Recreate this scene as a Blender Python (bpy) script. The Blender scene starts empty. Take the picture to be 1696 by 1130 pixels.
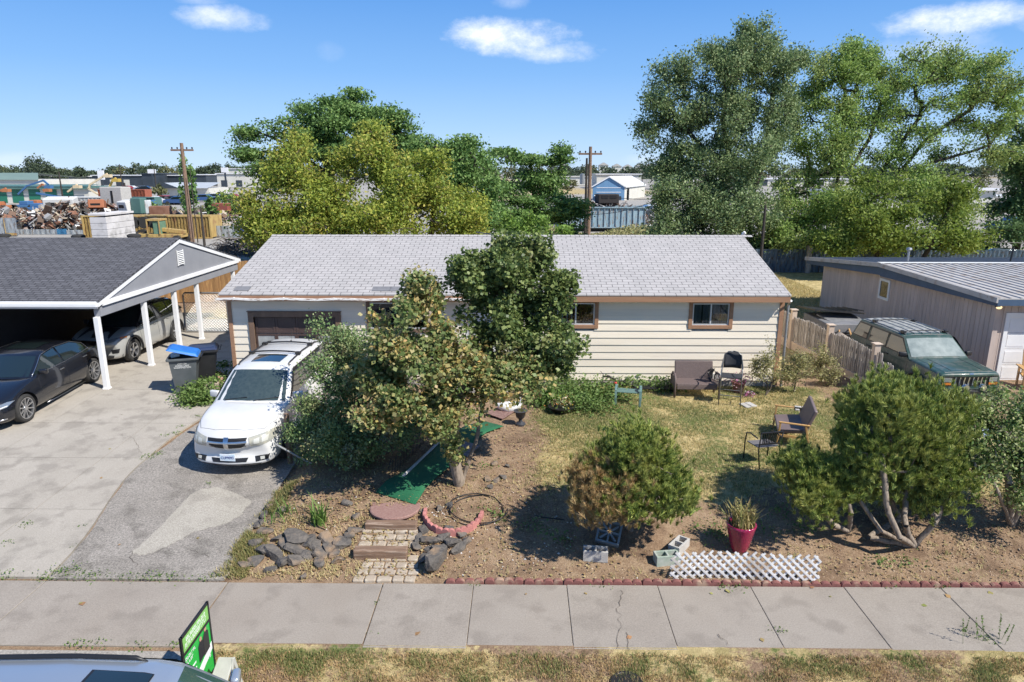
import bpy, bmesh, math, random
import numpy as np
from mathutils import Vector, Matrix, noise as mnoise
from mathutils.bvhtree import BVHTree
random.seed(7); RNG = np.random.default_rng(7)
R = math.radians
SC = bpy.context.scene
COL = SC.collection
# ------------------------------------------------------------ camera
CAMH, PITCH, YAW, FPX = 6.2, R(13.9), R(0.76), 1131.0
cd = bpy.data.cameras.new('camera'); cam = bpy.data.objects.new('camera', cd); COL.objects.link(cam)
cam.location = (0, 0, CAMH); cam.rotation_euler = (R(90) - PITCH, 0, YAW)
cd.sensor_width = 36; cd.lens = FPX / 1696 * 36; cd.clip_start = .1; cd.clip_end = 5000
SC.camera = cam
# ------------------------------------------------------------ sun and sky
SUN_EL, SUN_AZ = R(47), R(-33)           # azimuth from +X, negative = towards the camera side
sdir = Vector((math.cos(SUN_EL) * math.cos(SUN_AZ), math.cos(SUN_EL) * math.sin(SUN_AZ), math.sin(SUN_EL)))
sl = bpy.data.lights.new('sun', 'SUN'); sl.energy = 5.0; sl.angle = R(.5); sl.color = (1, .955, .88)
so = bpy.data.objects.new('sun', sl); COL.objects.link(so); so.rotation_euler = sdir.to_track_quat('Z', 'Y').to_euler()
so.location = (20, -10, 30)
W = bpy.data.worlds.new("World"); SC.world = W; W.use_nodes = True
wn = W.node_tree.nodes; wl = W.node_tree.links; wn.clear()
def wmath(op, a, b=None, c=None):
    n = wn.new('ShaderNodeMath'); n.operation = op
    for i, x in enumerate((a, b, c)):
        if x is None: continue
        if isinstance(x, (int, float)): n.inputs[i].default_value = x
        else: wl.new(x, n.inputs[i])
    return n.outputs[0]
sky = wn.new('ShaderNodeTexSky'); sky.sky_type = 'NISHITA'; sky.sun_disc = False
sky.sun_elevation = SUN_EL; sky.sun_rotation = R(90) - SUN_AZ; sky.altitude = 300; sky.air_density = 1.0; sky.dust_density = .2; sky.ozone_density = 3
bg = wn.new('ShaderNodeBackground'); bg.inputs[1].default_value = .092
hs = wn.new('ShaderNodeHueSaturation'); hs.inputs['Saturation'].default_value = 1.0; hs.inputs['Value'].default_value = 1.0
wl.new(sky.outputs[0], hs.inputs['Color'])
tc = wn.new('ShaderNodeTexCoord'); sx = wn.new('ShaderNodeSeparateXYZ'); wl.new(tc.outputs['Generated'], sx.inputs[0])
az = wmath('ARCTAN2', sx.outputs[0], sx.outputs[1]); el = wmath('ARCSINE', sx.outputs[2])
# the clear air of the day is bluer towards the horizon than the model's: tint by elevation only
gr = wn.new('ShaderNodeValToRGB'); ge = gr.color_ramp.elements; K = 1 / 11.2
for q in range(3): ge.new(.5)
for q, (p_, c_) in enumerate([(0., (5.4, 7.5, 10.2)), (.06, (3.7, 6.2, 9.9)), (.13, (2.2, 4.8, 9.3)), (.24, (1.0, 3.3, 8.2)), (.7, (.45, 1.5, 4.2))]): ge[q].position = p_; ge[q].color = (c_[0] * K, c_[1] * K, c_[2] * K, 1)
wl.new(sx.outputs[2], gr.inputs[0])
gm = wn.new('ShaderNodeVectorMath'); gm.operation = 'SCALE'; gm.inputs['Scale'].default_value = 10.; wl.new(gr.outputs[0], gm.inputs[0])
sm = wn.new('ShaderNodeMix'); sm.data_type = 'RGBA'; sm.inputs[0].default_value = .85; wl.new(hs.outputs[0], sm.inputs[6]); wl.new(gm.outputs[0], sm.inputs[7])
wnz = wn.new('ShaderNodeTexNoise'); wnz.inputs['Scale'].default_value = 11; wnz.inputs['Detail'].default_value = 10; wnz.inputs['Roughness'].default_value = .68
mp = wn.new('ShaderNodeMapping'); mp.inputs['Scale'].default_value = (1, 1, 1.7); wl.new(tc.outputs['Generated'], mp.inputs[0]); wl.new(mp.outputs[0], wnz.inputs[0])
nz = wnz.outputs[0]
tot = None
# clouds: direction (degrees right of +Y, degrees up), half sizes
for (a, e, sa, se, k) in [(-.6, 10.1, 5.4, 1.45, 1.), (2.9, 9.0, 3.8, .95, .8), (-22.1, 10.6, 3.2, .95, .8), (30.3, 9.75, 5.0, 1.05, 1.), (29.6, 7.9, 4.0, 1.5, .5),
                          (-.7, 12.5, 1.6, .6, .4), (-23.6, 11.7, 1.8, .4, .45), (35.5, 9.2, 2.5, .9, .6), (-14.6, 8.8, 1.2, .8, .22), (-36.1, .6, 2.6, .7, .4), (10.0, .9, 2.4, .6, .4), (60, 16, 9, 3, 1), (-60, 20, 10, 4, 1), (120, 25, 14, 5, 1), (180, 20, 16, 5, 1), (-120, 30, 12, 4, 1)]:
    dx = wmath('MULTIPLY', wmath('SUBTRACT', az, R(a)), 1 / R(sa)); dy = wmath('MULTIPLY', wmath('SUBTRACT', el, R(e)), 1 / R(se))
    d = wmath('ADD', wmath('MULTIPLY', dx, dx), wmath('MULTIPLY', dy, dy))
    m = wmath('SUBTRACT', 1.0, d)
    m = wmath('ADD', m, wmath('MULTIPLY', wmath('SUBTRACT', nz, .5), 3.5))
    m = wmath('MULTIPLY', wmath('MINIMUM', wmath('MAXIMUM', wmath('MULTIPLY', m, .8), 0), 1), k)
    tot = m if tot is None else wmath('MAXIMUM', tot, m)
mixc = wn.new('ShaderNodeMix'); mixc.data_type = 'RGBA'
ccol = wn.new('ShaderNodeMix'); ccol.data_type = 'RGBA'; ccol.inputs[6].default_value = (7.4, 8.2, 9.6, 1); ccol.inputs[7].default_value = (9.6, 9.9, 10.4, 1); wl.new(tot, ccol.inputs[0])
wl.new(wmath('MULTIPLY', wmath('POWER', tot, 1.3), .93), mixc.inputs[0]); wl.new(sm.outputs[2], mixc.inputs[6]); wl.new(ccol.outputs[2], mixc.inputs[7])
wl.new(mixc.outputs[2], bg.inputs[0])
wo = wn.new('ShaderNodeOutputWorld'); wl.new(bg.outputs[0], wo.inputs[0])
SC.view_settings.view_transform = 'Standard'; SC.view_settings.look = 'None'; SC.view_settings.gamma = 1; SC.view_settings.exposure = 0.42
SC.render.engine = 'CYCLES'

# ------------------------------------------------------------ measuring helpers
def ray(px, py):
    u = (px - 848) / FPX; v = (565 - py) / FPX
    x, y, z = u, math.cos(PITCH) + v * math.sin(PITCH), -math.sin(PITCH) + v * math.cos(PITCH)
    return Vector((x * math.cos(YAW) - y * math.sin(YAW), x * math.sin(YAW) + y * math.cos(YAW), z))
def at(px, py, Y):
    r = ray(px, py); return Vector((0, 0, CAMH)) + r * (Y / r.y)
def atx(px, py, X):
    r = ray(px, py); return Vector((0, 0, CAMH)) + r * (X / r.x)
def atz(px, py, z=0.):
    r = ray(px, py); return Vector((0, 0, CAMH)) + r * ((z - CAMH) / r.z)
def sstep(a, b, x):
    t = min(1, max(0, (x - a) / (b - a))); return t * t * (3 - 2 * t)
def hdrive(y): return .35 * min(1, max(0, (y - 9.4) / 8.6))
def hgt(x, y):
    if y < 6.35: return -.14
    if y < 9.45: return -.012
    d = hdrive(y)
    yd = .38 * sstep(9.4, 12.2, y)
    k = sstep(-4.75, -4.2, x)
    h = d * (1 - k) + yd * k
    if y > 22: h = .35 + (h - .35) * (1 - sstep(22, 24, y))
    if y > 90: h = .35 + (y - 90) * -.0005
    return h
def gp(px, py):
    z = .3
    for _ in range(8):
        p = atz(px, py, z); z = hgt(p.x, p.y)
    return p
# ------------------------------------------------------------ mesh helpers
class MB:
    def __init__(s, M=None): s.v = []; s.f = []; s.mi = []; s.M = M
    def add(s, vs, fs, m=0):
        o = len(s.v)
        if s.M is not None: vs = [s.M @ Vector(p) for p in vs]
        s.v += [tuple(p) for p in vs]; s.f += [tuple(o + i for i in f) for f in fs]; s.mi += [m] * len(fs)
        return s
    def box(s, x0, x1, y0, y1, z0, z1, m=0):
        return s.add([(x0,y0,z0),(x1,y0,z0),(x1,y1,z0),(x0,y1,z0),(x0,y0,z1),(x1,y0,z1),(x1,y1,z1),(x0,y1,z1)],
              [(0,3,2,1),(4,5,6,7),(0,1,5,4),(1,2,6,5),(2,3,7,6),(3,0,4,7)], m)
    def obox(s, c, size, rot=(0, 0, 0), m=0):
        from mathutils import Euler
        E = Euler(rot).to_matrix(); c = Vector(c); hx, hy, hz = [k / 2 for k in size]
        vs = [c + E @ Vector(p) for p in [(-hx,-hy,-hz),(hx,-hy,-hz),(hx,hy,-hz),(-hx,hy,-hz),(-hx,-hy,hz),(hx,-hy,hz),(hx,hy,hz),(-hx,hy,hz)]]
        return s.add(vs, [(0,3,2,1),(4,5,6,7),(0,1,5,4),(1,2,6,5),(2,3,7,6),(3,0,4,7)], m)
    def beam(s, a, b, w, h, m=0, up=(0, 0, 1)):
        a, b = Vector(a), Vector(b); d = (b - a).normalized(); up = Vector(up)
        if abs(d.dot(up)) > .98: up = Vector((0, 1, 0))
        sd = d.cross(up).normalized() * (w / 2); u = sd.cross(d).normalized() * (h / 2)
        vs = [a-sd-u, a+sd-u, a+sd+u, a-sd+u, b-sd-u, b+sd-u, b+sd+u, b-sd+u]
        return s.add(vs, [(0,3,2,1),(4,5,6,7),(0,1,5,4),(1,2,6,5),(2,3,7,6),(3,0,4,7)][0:0] + [(0,1,2,3),(7,6,5,4),(0,4,5,1),(1,5,6,2),(2,6,7,3),(3,7,4,0)], m)
    def tube(s, pts, r, n=8, m=0, cap=True):
        pts = [Vector(p) for p in pts]; k = len(pts)
        if not hasattr(r, '__len__'): r = [r] * k
        vs = []; prev = None
        for i, p in enumerate(pts):
            d = (pts[min(i + 1, k - 1)] - pts[max(i - 1, 0)]).normalized()
            if prev is None:
                a = Vector((0, 0, 1)) if abs(d.z) < .9 else Vector((1, 0, 0)); x = d.cross(a).normalized()
            else: x = (prev - d * prev.dot(d)).normalized()
            prev = x; y = d.cross(x)
            vs += [p + (x * math.cos(2*math.pi*j/n) + y * math.sin(2*math.pi*j/n)) * r[i] for j in range(n)]
        fs = [(i*n+j, i*n+(j+1)%n, (i+1)*n+(j+1)%n, (i+1)*n+j) for i in range(k-1) for j in range(n)]
        if cap: fs += [tuple(range(n-1, -1, -1)), tuple((k-1)*n + j for j in range(n))]
        return s.add(vs, fs, m)
    def lathe(s, prof, n=16, c=(0, 0, 0), axis='Z', m=0, cap=True):
        c = Vector(c); vs = []
        for (r, h) in prof:
            for j in range(n):
                a = 2 * math.pi * j / n; p = (r * math.cos(a), r * math.sin(a), h)
                if axis == 'X': p = (h, p[0], p[1])
                if axis == 'Y': p = (p[0], h, p[1])
                vs.append(c + Vector(p))
        k = len(prof)
        fs = [(i*n+j, i*n+(j+1)%n, (i+1)*n+(j+1)%n, (i+1)*n+j) for i in range(k-1) for j in range(n)]
        if cap and prof[0][0] > 1e-4: fs.append(tuple(range(n-1, -1, -1)))
        if cap and prof[-1][0] > 1e-4: fs.append(tuple((k-1)*n + j for j in range(n)))
        return s.add(vs, fs, m)
    def prism(s, poly, ext, m=0):
        """closed 3-D polygon pushed along vector ext"""
        poly = [Vector(p) for p in poly]; e = Vector(ext); n = len(poly)
        return s.add(poly + [p + e for p in poly], [tuple(range(n)), tuple(range(2*n-1, n-1, -1))] + [(i, i+n, (i+1) % n + n, (i+1) % n) for i in range(n)], m)
    def quad(s, a, b, c, d, m=0): return s.add([a, b, c, d], [(0, 1, 2, 3)], m)
    def poly(s, pts, m=0): return s.add(pts, [tuple(range(len(pts)))], m)
    def build(s, name, mats, parent=None, smooth=False, bevel=0, world=False, sub=0, seg=2):
        me = bpy.data.meshes.new(name)
        vs = s.v
        if world and parent is not None:
            w = wloc(parent); vs = [(a - w.x, b - w.y, c - w.z) for a, b, c in vs]
        me.from_pydata(vs, [], s.f)
        if not isinstance(mats, (list, tuple)): mats = [mats]
        for mm in mats: me.materials.append(mm)
        if len(mats) > 1: me.polygons.foreach_set('material_index', s.mi)
        bm = bmesh.new(); bm.from_mesh(me); bmesh.ops.recalc_face_normals(bm, faces=bm.faces[:]); bm.to_mesh(me); bm.free()
        if smooth:
            me.polygons.foreach_set('use_smooth', [True] * len(me.polygons))
            if smooth != 'all':
                try: me.set_sharp_from_angle(angle=R(40))
                except Exception: pass
        o = bpy.data.objects.new(name, me); COL.objects.link(o)
        if parent is not None: o.parent = parent
        if bevel:
            b = o.modifiers.new('bevel', 'BEVEL'); b.width = bevel; b.segments = seg; b.limit_method = 'ANGLE'; b.angle_limit = R(35)
        if sub:
            q = o.modifiers.new('sub', 'SUBSURF'); q.levels = q.render_levels = sub
        return o
def wloc(o):
    w = Vector((0, 0, 0))
    while o is not None: w = w + Vector(o.location); o = o.parent
    return w
def tag(o, label=None, cat=None, group=None, kind=None):
    if label: o['label'] = label
    if cat: o['category'] = cat
    if group: o['group'] = group
    if kind: o['kind'] = kind
    return o
def thing(name, label, cat, loc=(0, 0, 0), rotz=0, group=None):
    o = bpy.data.objects.new(name, None); COL.objects.link(o); o.location = loc; o.rotation_euler = (0, 0, rotz); o.empty_display_size = .2
    return tag(o, label, cat, group)
def copy_tree(o, parent=None):
    c = o.copy(); COL.objects.link(c); c.parent = parent
    for ch in list(o.children): copy_tree(ch, c)
    return c
def npmesh(name, V, F, mats, parent=None, mi=None, smooth=False):
    """numpy verts (N,3), faces (M,k)"""
    me = bpy.data.meshes.new(name); N = len(V); M, k = F.shape
    me.vertices.add(N); me.vertices.foreach_set('co', np.ascontiguousarray(V, dtype=np.float32).ravel())
    me.loops.add(M * k); me.loops.foreach_set('vertex_index', np.ascontiguousarray(F, dtype=np.int32).ravel())
    me.polygons.add(M); me.polygons.foreach_set('loop_start', np.arange(M, dtype=np.int32) * k); me.polygons.foreach_set('loop_total', np.full(M, k, dtype=np.int32))
    if not isinstance(mats, (list, tuple)): mats = [mats]
    for mm in mats: me.materials.append(mm)
    if mi is not None: me.polygons.foreach_set('material_index', np.ascontiguousarray(mi, dtype=np.int32))
    if smooth: me.polygons.foreach_set('use_smooth', np.ones(M, dtype=bool))
    me.update(calc_edges=True)
    o = bpy.data.objects.new(name, me); COL.objects.link(o)
    if parent is not None: o.parent = parent
    return o
# ------------------------------------------------------------ materials
MATS = {}
def pmat(name, col, col2=None, scale=4., rough=.7, metal=0., bump=0., bscale=60., coat=0., spec=.5, detail=5, lo=.35, hi=.65, alpha=1, col3=None, scale3=30, stretch=None, trans=0, bdist=.01):
    """principled material, up to three tones mixed by position noise, noise bump"""
    m = bpy.data.materials.new(name); m.use_nodes = True; n = m.node_tree.nodes; l = m.node_tree.links
    b = n['Principled BSDF']; b.inputs['Roughness'].default_value = rough; b.inputs['Metallic'].default_value = metal
    b.inputs['Coat Weight'].default_value = coat; b.inputs['Coat Roughness'].default_value = .05; b.inputs['Specular IOR Level'].default_value = spec
    c1 = (*col, 1)
    geo = n.new('ShaderNodeNewGeometry'); src = geo.outputs['Position']
    if stretch:
        mpn = n.new('ShaderNodeMapping'); mpn.inputs['Scale'].default_value = stretch; l.new(src, mpn.inputs[0]); src = mpn.outputs[0]
    out = None
    if col2:
        t = n.new('ShaderNodeTexNoise'); t.inputs['Scale'].default_value = scale; t.inputs['Detail'].default_value = detail; t.inputs['Roughness'].default_value = .6; l.new(src, t.inputs[0])
        r = n.new('ShaderNodeValToRGB'); r.color_ramp.elements[0].position = lo; r.color_ramp.elements[1].position = hi
        r.color_ramp.elements[0].color = c1; r.color_ramp.elements[1].color = (*col2, 1); l.new(t.outputs[0], r.inputs[0]); out = r.outputs[0]
        if col3:
            t3 = n.new('ShaderNodeTexNoise'); t3.inputs['Scale'].default_value = scale3; t3.inputs['Detail'].default_value = 4; l.new(src, t3.inputs[0])
            r3 = n.new('ShaderNodeMapRange'); r3.inputs[1].default_value = .52; r3.inputs[2].default_value = .66; l.new(t3.outputs[0], r3.inputs[0])
            mx = n.new('ShaderNodeMix'); mx.data_type = 'RGBA'; l.new(r3.outputs[0], mx.inputs[0]); l.new(out, mx.inputs[6]); mx.inputs[7].default_value = (*col3, 1); out = mx.outputs[2]
        l.new(out, b.inputs['Base Color'])
    else: b.inputs['Base Color'].default_value = c1
    if bump:
        t2 = n.new('ShaderNodeTexNoise'); t2.inputs['Scale'].default_value = bscale; t2.inputs['Detail'].default_value = 6; l.new(src, t2.inputs[0])
        bn = n.new('ShaderNodeBump'); bn.inputs['Strength'].default_value = bump; bn.inputs['Distance'].default_value = bdist; l.new(t2.outputs[0], bn.inputs['Height']); l.new(bn.outputs[0], b.inputs['Normal'])
    MATS[name] = m; return m
def leafmat(name, cols, trans=.35, clump=None, cscale=.6, rough=.6, clo=.45, chi=.6, gain=1.):
    """leaves: tone per leaf, optional second palette in clumps"""
    m = bpy.data.materials.new(name); m.use_nodes = True; n = m.node_tree.nodes; l = m.node_tree.links
    b = n['Principled BSDF']; b.inputs['Roughness'].default_value = rough; b.inputs['Specular IOR Level'].default_value = .35
    g = n.new('ShaderNodeNewGeometry')
    def ramp(cs):
        r = n.new('ShaderNodeValToRGB'); r.color_ramp.interpolation = 'LINEAR'
        e = r.color_ramp.elements
        while len(e) < len(cs): e.new(.5)
        for i, c in enumerate(cs): e[i].position = i / (len(cs) - 1); e[i].color = (*[min(.85, q * gain) for q in c], 1)
        l.new(g.outputs['Random Per Island'], r.inputs[0]); return r.outputs[0]
    out = ramp(cols)
    if clump:
        t = n.new('ShaderNodeTexNoise'); t.inputs['Scale'].default_value = cscale; t.inputs['Detail'].default_value = 3; l.new(g.outputs['Position'], t.inputs[0])
        mr = n.new('ShaderNodeMapRange'); mr.inputs[1].default_value = clo; mr.inputs[2].default_value = chi; l.new(t.outputs[0], mr.inputs[0])
        mx = n.new('ShaderNodeMix'); mx.data_type = 'RGBA'; l.new(mr.outputs[0], mx.inputs[0]); l.new(out, mx.inputs[6]); l.new(ramp(clump), mx.inputs[7]); out = mx.outputs[2]
    l.new(out, b.inputs['Base Color'])
    if trans:
        tr = n.new('ShaderNodeBsdfTranslucent'); l.new(out, tr.inputs[0]); ms = n.new('ShaderNodeMixShader'); ms.inputs[0].default_value = trans
        l.new(b.outputs[0], ms.inputs[1]); l.new(tr.outputs[0], ms.inputs[2]); l.new(ms.outputs[0], n['Material Output'].inputs[0])
    MATS[name] = m; return m
def basic(name, col, rough=.6, metal=0, coat=0, spec=.5): return pmat(name, col, rough=rough, metal=metal, coat=coat, spec=spec)
M_WHITE = pmat('white_paint', (.78, .78, .77), (.68, .68, .66), scale=3, rough=.5)
M_BLACK = basic('black_plastic', (.015, .015, .017), .45)
M_DKMETAL = pmat('dark_metal', (.03, .03, .033), (.05, .045, .04), rough=.4, metal=.4)
M_CHROME = basic('chrome', (.62, .63, .65), .28, 1)
M_SILVER = basic('silver_metal', (.55, .56, .58), .3, .9)
M_GALV = pmat('galvanised', (.45, .46, .47), (.33, .34, .35), scale=12, rough=.45, metal=.7)
M_RUBBER = pmat('rubber', (.022, .022, .022), (.04, .038, .035), scale=20, rough=.85)
M_CGLASS = basic('car_glass', (.012, .02, .02), .04, 0, 1, .8)
M_WGLASS = basic('window_glass', (.02, .025, .03), .03, 0, 0, .9)
def islandvar(m, lo, hi):
    n = m.node_tree.nodes; l = m.node_tree.links; b = n['Principled BSDF']; src = b.inputs['Base Color'].links[0].from_socket
    g = n.new('ShaderNodeNewGeometry'); r = n.new('ShaderNodeMapRange'); r.inputs[3].default_value = lo; r.inputs[4].default_value = hi; l.new(g.outputs['Random Per Island'], r.inputs[0])
    v = n.new('ShaderNodeVectorMath'); v.operation = 'SCALE'; l.new(src, v.inputs[0]); l.new(r.outputs[0], v.inputs['Scale']); l.new(v.outputs[0], b.inputs['Base Color'])
def text(parent, s, size, loc, rot, mat, ext=.0015, name='lettering', align='CENTER', sx=1, world=False, label=None):
    c = bpy.data.curves.new(name, 'FONT'); c.body = s; c.size = size; c.extrude = ext; c.align_x = align; c.align_y = 'CENTER'; c.resolution_u = 3
    t = bpy.data.objects.new('tmp', c); COL.objects.link(t)
    dg = bpy.context.evaluated_depsgraph_get(); me = bpy.data.meshes.new_from_object(t.evaluated_get(dg)); bpy.data.objects.remove(t)
    me.name = name; me.materials.clear(); me.materials.append(mat)
    o = bpy.data.objects.new(name, me); COL.objects.link(o)
    if parent is not None: o.parent = parent
    loc = Vector(loc)
    if world: loc = loc - wloc(parent)
    o.location = loc; o.rotation_euler = rot; o.scale = (sx, 1, 1); return o
# ============================================================ THE SETTING: ground, paving
def ground_mat():
    m = bpy.data.materials.new('ground_soil'); m.use_nodes = True; n = m.node_tree.nodes; l = m.node_tree.links
    b = n['Principled BSDF']; b.inputs['Roughness'].default_value = .95; b.inputs['Specular IOR Level'].default_value = .15
    g = n.new('ShaderNodeNewGeometry'); P = g.outputs['Position']
    def noise(s, d=6, r=.6):
        t = n.new('ShaderNodeTexNoise'); t.inputs['Scale'].default_value = s; t.inputs['Detail'].default_value = d; t.inputs['Roughness'].default_value = r; l.new(P, t.inputs[0]); return t.outputs[0]
    def ramp(f, cs, ps=None):
        r = n.new('ShaderNodeValToRGB'); e = r.color_ramp.elements
        while len(e) < len(cs): e.new(.5)
        for i, c in enumerate(cs): e[i].position = ps[i] if ps else i / (len(cs) - 1); e[i].color = (*c, 1)
        l.new(f, r.inputs[0]); return r.outputs[0]
    def mix(f, a, c):
        x = n.new('ShaderNodeMix'); x.data_type = 'RGBA'; l.new(f, x.inputs[0]); l.new(a, x.inputs[6]); l.new(c, x.inputs[7]); return x.outputs[2]
    def mr(f, a, c):
        r = n.new('ShaderNodeMapRange'); r.inputs[1].default_value = a; r.inputs[2].default_value = c; l.new(f, r.inputs[0]); return r.outputs[0]
    def att(nm):
        a = n.new('ShaderNodeAttribute'); a.attribute_name = nm; return a.outputs['Fac']
    def mul(a, c):
        q = n.new('ShaderNodeMath'); q.operation = 'MULTIPLY'; l.new(a, q.inputs[0]); l.new(c, q.inputs[1]); return q.outputs[0]
    def addsub(a, c, k):
        q = n.new('ShaderNodeMath'); q.operation = 'MULTIPLY_ADD'; l.new(c, q.inputs[0]); q.inputs[1].default_value = k; l.new(a, q.inputs[2]); return q.outputs[0]
    fine = noise(38, 8, .75); mid = noise(3.2, 6); big = noise(.45, 4)
    dirt = ramp(fine, [(.13, .082, .05), (.265, .175, .11), (.40, .285, .19)], [.3, .5, .72])
    dirt2 = ramp(fine, [(.17, .11, .067), (.33, .23, .145), (.47, .36, .25)], [.3, .5, .72])
    dirt = mix(mr(mid, .4, .6), dirt, dirt2)
    dark = ramp(fine, [(.09, .058, .036), (.17, .11, .07), (.26, .18, .12)], [.3, .5, .72])
    dirt = mix(mr(noise(1.1, 7, .7), .50, .62), dirt, dark)
    straw = ramp(noise(60, 8, .8), [(.30, .23, .10), (.56, .44, .22), (.70, .58, .33)], [.3, .5, .7])
    straw2 = ramp(fine, [(.22, .17, .07), (.36, .29, .13), (.48, .4, .2)], [.3, .5, .7])
    straw = mix(mr(mid, .42, .58), straw, straw2)
    green = ramp(noise(70, 6, .8), [(.05, .07, .02), (.13, .16, .05), (.25, .26, .09)], [.3, .5, .72])
    gravel = ramp(noise(8, 8, .8), [(.18, .165, .15), (.34, .32, .29), (.45, .43, .4)], [.3, .5, .7])
    # masks are broken up by noise so that edges are ragged
    def rag(a, k=1.2, t0=.45, t1=.62):
        sub = n.new('ShaderNodeMath'); sub.operation = 'SUBTRACT'; l.new(noise(9, 6, .7), sub.inputs[0]); sub.inputs[1].default_value = .5
        return mr(addsub(a, sub.outputs[0], k), t0, t1)
    c = mix(rag(att('grass')), dirt, straw)
    c = mix(rag(att('green'), 1.6, .5, .72), c, green)
    c = mix(rag(att('gravel'), .4), c, gravel)
    l.new(c, b.inputs['Base Color'])
    bn = n.new('ShaderNodeBump'); bn.inputs['Strength'].default_value = .9; bn.inputs['Distance'].default_value = .035; l.new(noise(14, 9, .75), bn.inputs['Height'])
    bn2 = n.new('ShaderNodeBump'); bn2.inputs['Strength'].default_value = .7; bn2.inputs['Distance'].default_value = .012; l.new(noise(70, 5, .8), bn2.inputs['Height']); l.new(bn.outputs[0], bn2.inputs['Normal']); l.new(bn2.outputs[0], b.inputs['Normal'])
    return m
M_GROUND = ground_mat()
def axis(fine0, fine1, step, far):
    a = list(np.arange(fine0, fine1 + 1e-6, step)); s = step; x = fine1
    while x < far: s *= 1.35; x += s; a.append(x)
    s = step; x = fine0
    while x > -far: s *= 1.35; x -= s; a.insert(0, x)
    return a
gx = axis(-13, 15, .14, 2200); gy = [y for y in axis(6.0, 20, .12, 2600) if y > -300]
def nz2(x, y, s, z=0.): return mnoise.noise((x * s, y * s, z))
def lawn_w(x, y):
    """how grassy the front yard is: 0 bare soil .. 1 turf"""
    e = 11.55 + .7 * nz2(x, 0, .7) + (1.2 if x > 3.4 else 0) * sstep(3.4, 4.5, x) * .2
    w = sstep(e - .7, e + .5, y) * sstep(-.1, 1.2, x + .4 * nz2(x, y, 1)) * (1 - sstep(18.1, 18.6, y))
    w *= 1 - .8 * sstep(7.4, 8.6, x) * sstep(14.5, 17, y)
    return w
V = []; zone = {'grass': [], 'green': [], 'gravel': []}
for y in gy:
    for x in gx:
        z = hgt(x, y) - .03
        g = gr = gv = 0.
        if 6.35 < y < 7.95 and x > -4.4:
            g = .55 + .5 * nz2(x, y, 1.1); gr = max(0, .42 * (1 - abs(y - 7.6) / .8) + .9 * nz2(x, y, 1.6, 3)) ; z += .02
        if 9.45 <= y < 20 and x > -4.7:
            amp = .03 * sstep(9.6, 10.2, y)
            z += amp * nz2(x, y, 1.7) + .5 * amp * nz2(x, y, 5) + .03
            w = lawn_w(x, y); g = w
            gr = w * (.52 + 1.1 * nz2(x, y, .8, 7)) + .55 * w * sstep(.05, .9, 1 - math.hypot((x - 1.8) / 2.0, (y - 16) / 2.6))
            g += .35 * sstep(9.4, 9.8, y) * (1 - sstep(9.9, 10.6, y)) * (1 if x < 0 else .5)
            # raised planter beds around the maple and pine
            z += .12 * math.exp(-((x - 2.2) ** 2 + (y - 11.0) ** 2) / .5)
        if y >= 20:
            g = .85 + .5 * nz2(x, y, .12)
            if x < -8.5: g = .35 + .6 * nz2(x, y, .12); 
            if y > 50 or (y > 43 and x > 4): gv = .75 + .8 * nz2(x, y, .03); g = .6
            if y > 160: gr = .3 + nz2(x, y, .02, 3)
        if 7.9 < y < 9.3: z += .028
        if y < 6.35: gv = 1.
        V.append((x, y, z)); zone['grass'].append(g); zone['green'].append(gr); zone['gravel'].append(gv)
nx = len(gx); ny = len(gy)
F = np.array([(j*nx+i, j*nx+i+1, (j+1)*nx+i+1, (j+1)*nx+i) for j in range(ny-1) for i in range(nx-1)])
GO = npmesh('ground', np.array(V), F, M_GROUND, smooth=True); tag(GO, kind='structure')
for k, vals in zone.items():
    a = GO.data.attributes.new(k, 'FLOAT', 'POINT'); a.data.foreach_set('value', np.array(vals, dtype=np.float32))
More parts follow.
